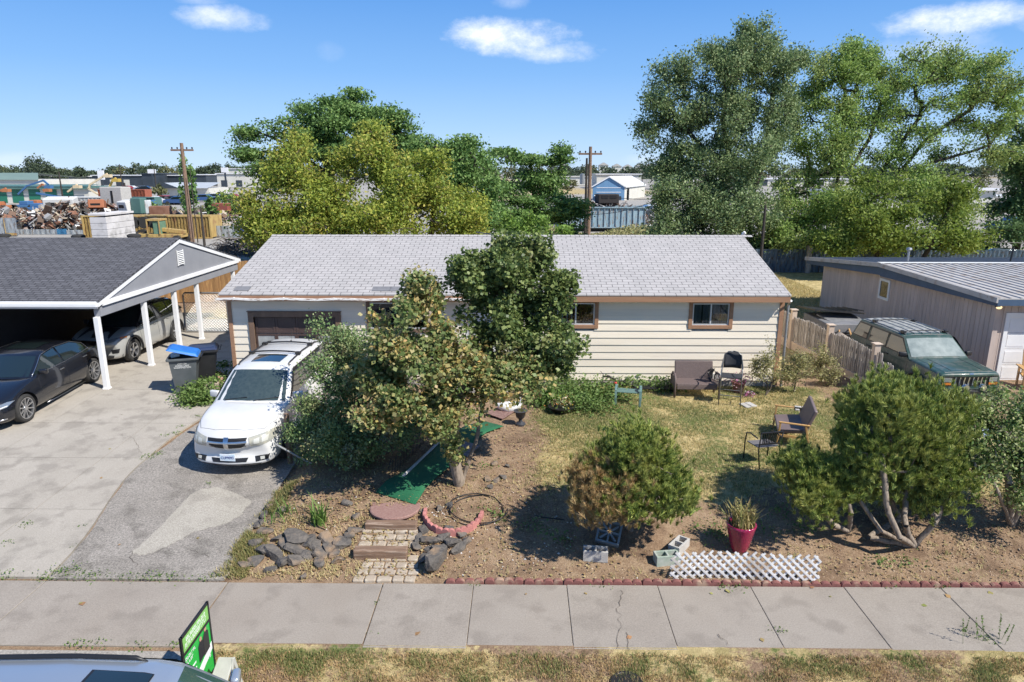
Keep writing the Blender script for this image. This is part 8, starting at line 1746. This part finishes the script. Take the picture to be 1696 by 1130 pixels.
for i, (pa, pb, pt_, Y, wm, rm_, lab) in enumerate([(165, 245, 290, 300, M_DKW, M_WROOF, 'long dark shopfront with white roof right of the boom lifts'), (246, 268, 287, 290, M_DKW, M_DKW, 'tall dark blue block in the far shop row'), (268, 305, 290, 300, M_DKW, M_WROOF, 'dark shop with white roof left of the utility pole'), (318, 350, 289, 300, M_DKW, M_WROOF, 'dark shop with white roof right of the utility pole'), (368, 440, 287, 280, M_CREAM, M_WROOF, 'long white warehouse touching the left edge of the yellow tree'), (380, 440, 279, 340, M_CREAM, M_WROOF, 'farther white warehouse with grey roof behind the first'), (75, 160, 292, 330, M_DKW, M_CREAM, 'far dark sheds behind the storage units'), (986, 1058, 288, 260, M_CREAM, M_WROOF, 'low white building behind the barn'), (1095, 1150, 292, 240, M_CREAM, M_TEAL, 'far pale building right of the barn'), (1425, 1490, 318, 95, M_CREAM, M_WROOF, 'white building glimpsed through the elms'), (1540, 1640, 312, 92, M_CREAM, M_WROOF, 'white building with teal trim through the trees at the right'), (1650, 1700, 325, 95, M_CINDER, M_WROOF, 'grey shed through the trees at the far right'), (880, 985, 292, 320, M_CREAM, M_CREAM, 'pale far building behind the sumac tree'), (640, 700, 290, 330, M_CREAM, M_WROOF, 'far white building behind the yellow tree'), (1180, 1400, 296, 300, M_CREAM, M_WROOF, 'long far building behind the elm trunks')]):
    o, X0, X1, zt = flat('far_building', lab, 'building', pa, pb, pt_, Y, 18, wm, rm_, .5)
    if i in (0, 4, 9, 10, 11, 13, 14): g = MB(); n_ = int((X1 - X0) / 6); [g.box(X0 + 1.5 + k * 6, X0 + 4 + k * 6, Y - .06, Y - .01, .5, 3.0) for k in range(n_)]; g.build('window_band', M_DKW if wm is M_CREAM else M_CREAM, o, world=True)
# office with low dark roof
o = thing('low_house', 'low house with pale grey hipped roof and dark gable near the utility pole', 'building', (wx(300, 165), 165, .3)); Yh = 165; xa, xm, xb, xc = wx(262, Yh), wx(280, Yh), wx(303, Yh), wx(350, Yh); zr, ze = hz(303, Yh, 280), hz(312, Yh, 300)
g = MB(); g.box(xa + 1, xc, Yh + 1, Yh + 12, .3, ze); g.build('wall', M_CREAM, o, world=True); g = MB(); g.prism([(xa, Yh, ze), (xb, Yh, ze), (xm, Yh, zr)], (0, .5, 0)); g.build('gable', M_DKW, o, world=True); g = MB(); g.add([(xm, Yh, zr), (xb, Yh, ze), (xc, Yh, ze), (xc, Yh + 8, zr), (xm, Yh + 8, zr), (xa, Yh, ze), (xa, Yh + 8, ze)], [(0, 1, 2, 3, 4), (0, 4, 6, 5)]); g.build('roof', pmat('pale_grey_roof', (.42, .45, .48), (.36, .39, .42), scale=.5), o, world=True)
# stop boards / white signs
for (px, py, w, h, Y, lab) in [(251, 286, 1.6, .6, 280, 'white roadside sign board over the shop row'), (167, 293, .9, 1.6, 200, 'white round topped tower sign by the boom lifts'), (372, 284, 1.3, .8, 260, 'cream sign board over the warehouse')]:
    p = at(px, py, Y); o = thing('sign_board', lab, 'sign', (p.x, Y, .3)); g = MB(); g.box(-w, w, 0, .4, p.z - .3 - h / 2, p.z - .3 + h / 2 + 1); g.build('board', M_WROOF, o); g = MB(); g.box(-.3, .3, .05, .35, 0, p.z - .3 - h / 2); g.build('post', M_DKW, o)
# boom lifts in the hire yard
def boom(label, px, Y, col, pts, rz=0):
    c = Vector((wx(px, Y), Y, .3)); o = thing('boom_lift', label, 'boom lift', tuple(c)); g = MB(); g.box(-1.3, 1.3, -1, 1, .45, .95); g.box(-.8, .6, -.7, .7, .95, 1.5); g.build('base', col, o, bevel=.08)
    for (x, y) in ((-1.3, -1), (1.3, -1), (-1.3, 1), (1.3, 1)): g = MB(); g.lathe([(0, -.2), (.5, -.2), (.5, .2), (0, .2)], 14, (x, y, .5), 'Y'); g.build('wheel', M_RUBBER, o)
    W3 = [at(a, b_, Y) - c for a, b_ in pts]; g = MB(); [g.beam(a, b_, .24, .24, up=(0, 1, 0)) for a, b_ in zip(W3, W3[1:])]; g.build('boom', col, o); e = W3[-1]; g = MB(); g.box(e.x - .5, e.x + .5, -.4, .4, e.z - .55, e.z - .1); g.build('basket', col, o)
M_JB = basic('lift_blue', (.05, .14, .30), .6); M_JO = basic('lift_orange', (.40, .16, .07), .6); M_JC = basic('lift_cream', (.62, .50, .32), .5); M_JY = basic('lift_yellow', (.48, .34, .07), .5)
boom('blue boom lift with its long arm raised to the right', 52, 108, M_JB, [(30, 322), (45, 308), (72, 299), (80, 306)]); boom('second blue boom lift with arm lowered across the yard', 70, 100, M_JB, [(60, 320), (90, 325), (118, 330)]); boom('orange boom lift folded beside the blue ones', 68, 112, M_JO, [(62, 312), (70, 305), (78, 312)])
boom('cream boom lift with bent arm reaching up right', 162, 106, M_JC, [(162, 322), (147, 313), (149, 306), (178, 288)]); boom('yellow boom lift with steep raised arm', 183, 102, M_JY, [(186, 325), (178, 318), (186, 300), (192, 295)]); boom('small cream and orange boom lift left of the white tank', 116, 108, M_JC, [(112, 318), (128, 306)]); boom('orange telehandler at the left edge of the hire yard', 6, 106, M_JO, [(-4, 318), (10, 312)])
for (px, py, w, h, Y, m_, lab) in [(140, 323, 6.5, 2.3, 102, MS[3], 'white box tank trailer in the hire yard'), (200, 312, 8.5, 2.8, 125, pmat('brick_red_container', (.36, .11, .06), (.30, .09, .05)), 'brick red container right of the yellow boom lift'), (205, 322, 10, 1.8, 115, M_TEAL, 'low teal container in front of the brick red one'), (226, 322, 3.5, 1.4, 112, M_JB, 'small blue skip beside the teal container')]:
    p = at(px, py, Y); o = thing('yard_container', lab, 'container', (p.x, Y, .32)); g = MB(); corr(g, -w/2, 0, w/2, 0, .1, h, .6, .08); g.box(-w/2, w/2, .06, 2.4, .1, h); g.build('shell', m_, o); g = MB(); g.box(-w/2 - .03, w/2 + .03, -.08, .0, h - .1, h + .04); g.build('top_rail', m_, o)
# distant parked cars
def lowcar(label, px, Y, m_, s=1., rz=0):
    p = at(px, 330, Y); z = .33 if Y < 90 else hgt(0, Y); o = thing('parked_car', label, 'car', (p.x, Y, z), rz); g = MB()
    prof = [(-2.3, .3), (-2.3, .8), (-1.9, .95), (-1.0, 1.0), (-.4, 1.5), (1.1, 1.55), (1.9, 1.05), (2.3, 1.0), (2.3, .3)]; g.prism([(x * s, -.85, z_ * s) for x, z_ in prof], (0, 1.7, 0)); g.build('body', m_, o, bevel=.1)
    g = MB(); g.prism([(x * s, -.87, z_ * s) for x, z_ in [(-.8, 1.02), (-.3, 1.42), (1.0, 1.46), (1.6, 1.05)]], (0, 1.74, 0)); g.build('side_glass', M_CGLASS, o)
    for x in (-1.4, 1.4): g = MB(); g.lathe([(0, -.9), (.33, -.9), (.33, .9), (0, .9)], 14, (x * s, 0, .33), 'Y'); g.build('wheel', M_RUBBER, o)
cc = [M_VWHITE, M_CBLACK, basic('car_red', (.3, .03, .03), .3), M_CSILV, basic('car_blue', (.04, .09, .22), .3), M_CGREY]
for i, (px, Y, k, lab) in enumerate([(250, 128, 0, 'white parked car in the far lot left of the low house'), (268, 132, 2, 'red parked car right of the white one in the far lot'), (281, 130, 1, 'black parked car before the low house'), (293, 128, 4, 'blue parked car before the low house'), (335, 140, 4, 'blue parked pickup right of the utility pole'), (352, 145, 3, 'silver parked car farther right of the utility pole'), (372, 140, 1, 'black parked car near the yellow tree edge'), (388, 142, 2, 'red parked car at the yellow tree edge'), (215, 230, 2, 'red car in the far road left part'), (222, 232, 0, 'white van in the far road'), (236, 228, 3, 'silver car in the far road'), (180, 240, 0, 'white car near the tower sign'), (280, 235, 0, 'white car before the dark shop'), (1075, 95, 3, 'pale car right of the blue container'), (1685, 70, 4, 'dark blue car far right through the trees'), (240, 226, 1, 'black car in the far road right part')]): lowcar(lab, px, Y, cc[k], rz=R(random.choice([0, 0, 180, 8])))
# utility poles with cross arms, insulators and cables
def upole(label, px, pyb, pyt, Y, r=.16, arm=True, tr=False, arms=1):
    x = at(px, pyb, Y).x; zt = hz(pyt, Y, px); o = thing('utility_pole', label, 'utility pole', (x, Y, .3)); g = MB(); g.tube([(0, 0, 0), (0, 0, zt - .3)], [r * 1.2, r * .8], 10); g.build('pole', M_BARKD if not arm else M_TIMBER, o, smooth=True)
    if arm:
        g = MB(); g.box(-.95, .95, -.08, .05, zt - .95, zt - .8); g.build('cross_arm', M_TIMBER, o)
        for dx in (-.85, -.4, .4, .85): g = MB(); g.lathe([(0, 0), (.04, .02), (.07, .1), (.05, .16), (0, .18)], 10, (dx, 0, zt - .8)); g.build('insulator', M_DKMETAL, o, smooth=True)
    if tr: g = MB(); g.lathe([(0, 0), (.22, 0), (.22, .9), (0, .95)], 14, (-.38, -.1, zt - 2.6)); g.build('transformer', M_GALV, o, smooth=True)
    return Vector((x, Y, zt - .8))
A = upole('brown utility pole with cross arm standing before the yellow container', 318, 395, 237, 59, .17)
B = upole('dark utility pole with cross arm in the middle behind the roof', 974, 400, 243, 58, .16)
upole('second pole with grey transformer just behind the middle pole', 969, 380, 262, 64, .12, False, True); upole('broken dark pole at the left of the elms', 1091, 400, 255, 48, .16, False); upole('thin brown pole between the elm trunks', 1260, 430, 340, 33, .07, False)
upole('tall light mast left of the boom lifts', 105, 335, 285, 110, .12, False); upole('lamp mast right of the boom lifts', 204, 320, 272, 200, .15, False); upole('pole by the brick red container', 212, 350, 303, 82, .12, False); upole('far lamp pole in the car lot', 260, 320, 276, 240, .15, False); upole('short pole right of the yellow container', 364, 345, 318, 90, .13, False); upole('white metal flag pole beside the brown utility pole', 327, 395, 280, 58.5, .04, False); upole('thin dark stump pole right of the brown utility pole', 338, 398, 345, 56, .09, False)
def wire(label, a, b_, sag): g = MB(); g.tube([a.lerp(b_, t) - Vector((0, 0, sag * 4 * t * (1 - t))) for t in np.linspace(0, 1, 25)], .022, 4); tag(g.build('power_line', M_BLACK, None), label, 'cable')
wire('cable running right from the middle pole to the elms', B + Vector((.4, 0, -3.0)), at(1240, 300, 52), .8); wire('cable sagging from the middle pole down to the bungalow roof', B + Vector((-.4, 0, -5.2)), Vector((-1.5, 23, 4.25)), .6)
wire('cable crossing in front of the dark trees at the right', at(1500, 385, 40), at(1800, 400, 40), .3); wire('cable from the broken pole to the middle pole', at(1091, 330, 48), at(976, 355, 58), .3)
# far tree line, each tree of its own
L_FAR = leafmat('far_foliage', [(.05, .075, .045), (.07, .10, .055), (.10, .13, .07)], .2); L_FARB = leafmat('far_olive_foliage', [(.10, .12, .05), (.15, .16, .07), (.2, .19, .09)], .2)
def far_tree(px, pyt, Y, wpx, label, mat=None, n=26, gap=0, grp='distant trees along the horizon'):
    x = at(px, 300, Y).x; zt = hz(pyt, Y, px); s = Y / FPX; w = wpx * s / 2; H_ = zt - .3; root = thing('distant_tree', label, 'tree', (x, Y, .3), 0, grp)
    g = MB(); g.tube([(0, 0, 0), (0, 0, H_ * .6)], [.25, .12], 6); g.build('trunk', M_BARKD, root)
    u = unit(n) * (RNG.uniform(.2, 1, n) ** .4)[:, None] * np.array([w, w * .7, H_ * .36]) + np.array([0, 0, H_ * .60]); C = np.repeat(u, 34, axis=0) + RNG.normal(size=(n * 34, 3)) * np.array([w, w, H_ * .5]) * .15; C = C[C[:, 2] > .3]
    V_, F_ = leaf_arrays(C, max(.35, Y * .0028), .4, .7); npmesh('crown', V_, F_, mat or L_FAR, root)
far_tree(60, 260, 230, 50, 'biggest dark tree on the left horizon above the green roofed shed', n=60, grp=None); far_tree(88, 273, 240, 24, 'small tree right of the biggest horizon tree', grp=None); far_tree(4, 278, 240, 26, 'tree cut by the left edge on the horizon', grp=None); far_tree(104, 280, 250, 14, 'thin small tree by the light mast', grp=None); far_tree(134, 279, 330, 24, 'round tree behind the hire yard', grp=None)
far_tree(309, 264, 70, 30, 'small ragged tree round the brown utility pole', L_LOC, 30, grp=None); far_tree(260, 306, 150, 22, 'olive bush left of the low house', L_FARB, grp=None); far_tree(246, 334, 76, 20, 'little dark tree on the scrap right of the chimney', L_LOC, 14, grp=None); far_tree(345, 322, 66, 22, 'thin tree right of the brown utility pole', L_LOC, 14, grp=None); far_tree(375, 318, 80, 60, 'loose dark tree before the white warehouse', L_LOC, 22, grp=None)
cnt_ = 0; px = -30
spots_ = []
while px < 1740:
    spots_.append(px); px += random.uniform(12, 26)
for px in spots_:
    Y = random.uniform(360, 520); top = random.uniform(270, 280)
    if 900 < px < 1300: top -= 1
    far_tree(px, top, Y, random.uniform(20, 46), 'dark green tree in the long tree line on the horizon', random.choice([L_FAR, L_FAR, L_FARB]), n=22)
# hill and houses behind the middle
o = MB(); vs = []; n1_ = 60
for i in range(n1_ + 1):
    px = 840 + i * 7; x = at(px, 285, 620).x; h = 9 * math.sin(math.pi * i / n1_) + 2 * mnoise.noise((i * .3, 0, 0)); vs += [(x, 600, -1), (x, 640, h), (x, 760, -1)]
o.add(vs, [(3*i+a, 3*i+3+a, 3*i+4+a, 3*i+1+a) for i in range(n1_) for a in (0, 1)]); tag(o.build('far_hill', pmat('far_hill_green', (.08, .10, .06), (.14, .15, .10), scale=.05, rough=.95), None, smooth='all'), kind='structure')
for k, (px, py) in enumerate([(915, 280), (935, 279), (1000, 277), (1022, 279), (1040, 280), (1060, 278), (1076, 279), (1085, 282)]):
    p = at(px, py, 615 + k * 4); o = thing('hill_house', 'tiny pale house on the far hill, number %s' % 'abcdefgh'[k], 'house', tuple(p)); g = MB(); g.box(-4, 4, 0, 8, -6, 1.5); g.build('wall', M_CREAM, o); g = MB(); g.prism([(-4.5, -.5, 1.5), (4.5, -.5, 1.5), (0, -.5, 4)], (0, 9, 0)); g.build('roof', M_CINDER, o)
    o['label'] = 'tiny pale house among trees on the far hill'; o['group'] = 'houses on the far hill'
# distant scrub strip behind the scrap yard
def scrub(name, label, x0_, x1_, y0_, y1_, n, h, mat, size):
    C = np.stack([RNG.uniform(x0_, x1_, n), RNG.uniform(y0_, y1_, n), np.zeros(n)], axis=1); C[:, 2] = .3 + RNG.uniform(0, 1, n) * h * (.5 + .5 * np.sin(C[:, 0] * .7)); V_, F_ = leaf_arrays(C, size, .5, .6); tag(npmesh(name, V_, F_, mat), label, 'scrub', kind='stuff')
scrub('scrub', 'olive scrub strip beyond the scrap heap', wx(255, 96), wx(420, 96), 92, 100, 5000, 1.6, L_FARB, .35)
scrub('scrub', 'undergrowth below the big trees behind the yard fence', 8, 46, 42, 50, 9000, 1.2, L_DKG, .22); scrub('scrub', 'dry weeds along the blue container', wx(900, 66), wx(1100, 66), 62, 68, 5000, 1.0, L_OLIVE, .25)
scrub('scrub', 'undergrowth under the yellow tree', wx(400, 37), wx(960, 37), 31, 44, 9000, 1.6, L_DKG, .22)


for k in range(26): far_tree(700 + k * 40 + random.uniform(-14, 14), random.uniform(288, 300), random.uniform(110, 230), random.uniform(26, 50), 'mid distance green tree between the yards behind the bungalow', random.choice([L_DKG, L_FARB, L_LOC]), n=20, grp='mid distance trees behind the yards') if not 970 < 700 + k * 40 < 1090 else None
# ============================================================ GRASS, LITTER, PEBBLES
def scatter(n, x0, x1, y0, y1, wf):
    X = RNG.uniform(x0, x1, n); Y = RNG.uniform(y0, y1, n); keep = np.array([RNG.random() < wf(a, b_) for a, b_ in zip(X, Y)]); X, Y = X[keep], Y[keep]
    Z = np.array([hgt(a, b_) for a, b_ in zip(X, Y)]); return np.stack([X, Y, Z], axis=1)
def grass(name, label, P, h, w, mat, k=4, spread=.02, lean=.6):
    n = len(P); P2 = np.repeat(P, k, axis=0) + RNG.normal(size=(n * k, 3)) * np.array([spread, spread, 0]); a = RNG.uniform(0, 2 * np.pi, n * k); H_ = h * RNG.uniform(.4, 1.2, n * k); L_ = lean * RNG.uniform(.1, 1.4, n * k) * H_
    d = np.stack([np.cos(a), np.sin(a), np.zeros(n * k)], axis=1); s = np.stack([-np.sin(a), np.cos(a), np.zeros(n * k)], axis=1) * w; tip = P2 + d * L_[:, None]; tip[:, 2] += H_
    V_ = np.stack([P2 - s, P2 + s, tip], axis=1).reshape(-1, 3); return tag(npmesh(name, V_, np.arange(3 * n * k).reshape(-1, 3), mat), label, 'grass', kind='stuff')
L_STRAW = leafmat('straw_blades', [(.58, .47, .22), (.70, .58, .32), (.46, .38, .17), (.40, .37, .15)], .35); L_VSTR = leafmat('orange_straw', [(.50, .33, .16), (.62, .45, .24), (.36, .24, .12), (.30, .26, .10)], .3); L_LAWN = leafmat('lawn_blades', [(.14, .18, .055), (.22, .25, .085), (.32, .32, .13), (.10, .14, .04)], .35)
def gw(x, y): return max(0, min(1, .5 + 1.3 * nz2(x, y, .55, 7) + .5 * nz2(x, y, 1.8, 2))) * lawn_w(x, y) + (.8 if math.hypot((x - 1.6) / 1.6, (y - 16) / 2.2) < 1 else 0) * lawn_w(x, y) * .8
grass('lawn_dry_grass', 'short dry straw coloured lawn grass', scatter(40000, -.6, 9.2, 11.0, 18.3, lambda x, y: lawn_w(x, y) * .95), .045, .006, L_STRAW, 4)
grass('lawn_green_grass', 'greener patches of lawn grass', scatter(42000, -.6, 9.2, 11.0, 18.3, lambda x, y: gw(x, y) * .9), .05, .006, L_LAWN, 4)
vp_ = lambda x, y: max(0, min(1, .75 + 1.6 * nz2(x, y, 2.3, 8)))
vg = lambda x, y: vp_(x, y) * max(0, min(1, .28 + .9 * nz2(x, y, 1.6, 3) + .5 * (1 - abs(y - 7.65) / .3) * .4))
grass('verge_green_grass', 'green grass on the verge beside the pavement', scatter(26000, -4.2, 8.5, 6.6, 7.84, vg), .05, .005, L_LAWN, 4); grass('verge_dry_grass', 'dry straw grass on the verge', scatter(22000, -4.2, 8.5, 6.6, 7.8, lambda x, y: vp_(x, y) * (1 - .7 * vg(x, y))), .035, .005, L_VSTR, 5)
# dry tufts on the bank, along the edging and on bare soil
bk = lambda x, y: (1. if (x < -2.4 and y < 11) else .12) * max(0, .5 + nz2(x, y, 1.3, 5))
grass('soil_dry_tufts', 'dry straw tufts on the stone bank and bare soil', scatter(16000, -4.85, 9.6, 9.45, 12.6, bk), .07, .006, L_STRAW, 5, .03, 1.0); grass('soil_green_tufts', 'small green tufts on the stone bank and bare soil', scatter(5000, -4.85, 9.6, 9.45, 13.5, lambda x, y: .5 * bk(x, y + 3)), .07, .007, L_WEED, 5, .03, .9)
grass('drive_edge_grass', 'green brown weeds along the right edge of the driveway', scatter(2200, -4.8, -4.35, 9.5, 12.2, lambda x, y: max(0, .25 + nz2(x, y, 1.5, 9))), .09, .008, leafmat('edge_weeds', [(.16, .20, .06), (.34, .27, .11), (.12, .17, .05), (.42, .32, .14)], .3), 6, .04, .9)
grass('backyard_dry_grass', 'dry yellow grass of the back yard right of the bungalow', scatter(22000, 7.3, 15, 24, 41, lambda x, y: .9), .10, .012, L_STRAW, 4, .05)
# fallen leaves
def litter(name, label, P, size, mat, dz=.012): P = P.copy(); P[:, 2] += dz; V_, F_ = leaf_arrays(P, size, 3.5, .75); return tag(npmesh(name, V_, F_, mat), label, 'leaf litter', kind='stuff')
L_LIT = leafmat('fallen_leaves', [(.34, .22, .10), (.22, .13, .07), (.45, .33, .16), (.28, .24, .10), (.5, .4, .22)], .1)
litter('leaf_litter', 'fallen brown leaves under the shrubs and on the stone bank', scatter(9000, -4.7, 1.0, 9.5, 15.5, lambda x, y: .75 if x < -1.2 else .25), .05, L_LIT, .03); litter('leaf_litter', 'brown leaf litter on the right part of the yard', scatter(5000, 1, 9.6, 9.5, 13, lambda x, y: .4 + .3 * nz2(x, y, 1)), .045, L_LIT, .03)
litter('pavement_leaves', 'few fallen leaves lying on the pavement and drives', np.array([(*gp(a, b_)[:2], hgt(gp(a, b_).x, gp(a, b_).y) + .01) for a, b_ in [(691, 1052), (871, 986), (1042, 1058), (970, 985), (1205, 981), (198, 904), (134, 1001), (137, 1002), (328, 893), (1570, 990), (1262, 1062), (1530, 1005), (1178, 985), (1375, 990), (168, 793), (202, 688), (182, 745), (1345, 975), (1640, 985)]]), .09, leafmat('yellow_green_leaf', [(.25, .28, .08), (.4, .2, .1), (.3, .3, .1)], .1), .012)
# pebbles
def pebbles(name, label, P, s0, s1, mat):
    n = len(P); s = RNG.uniform(s0, s1, (n, 1)); base = np.array([(1,0,0),(-1,0,0),(0,1,0),(0,-1,0),(0,0,.7),(0,0,-.7)]); V_ = (P[:, None] + base[None] * s[:, None] * RNG.uniform(.6, 1.3, (n, 6, 1))).reshape(-1, 3); f = np.array([(0,2,4),(2,1,4),(1,3,4),(3,0,4),(2,0,5),(1,2,5),(3,1,5),(0,3,5)]); F_ = (f[None] + (np.arange(n) * 6)[:, None, None]).reshape(-1, 3); return tag(npmesh(name, V_, F_, mat), label, 'pebbles', kind='stuff')
M_PEBW = leafmat('white_pebbles', [(.62, .60, .56), (.45, .42, .38), (.7, .68, .65), (.34, .3, .26)], 0, rough=.8); M_PEBD = leafmat('soil_crumbs', [(.30, .20, .13), (.40, .29, .2), (.22, .14, .09), (.48, .38, .28)], 0, rough=.95)
def near(c, r): 
    q_ = gp(*c); return lambda x, y: math.exp(-((x - q_.x) ** 2 + (y - q_.y) ** 2) / r ** 2)
n1, n2, n3, n4 = near((835, 900), .7), near((735, 862), .35), near((505, 860), .5), near((960, 875), .6)
pebbles('white_pebbles', 'scattered small white pebbles on the soil and in the curved planter', scatter(6000, -4.6, 4, 9.5, 12.5, lambda x, y: .008 + .2 * n1(x, y) + .9 * n2(x, y) + .3 * n3(x, y) + .12 * n4(x, y)), .008, .028, M_PEBW)
pebbles('soil_crumbs', 'crumbs of dry soil over the bare yard', scatter(30000, -4.7, 9.6, 9.46, 14, lambda x, y: .5 * (1 - .7 * lawn_w(x, y))), .006, .022, M_PEBD)
# sidewalk joint dirt line along the edging
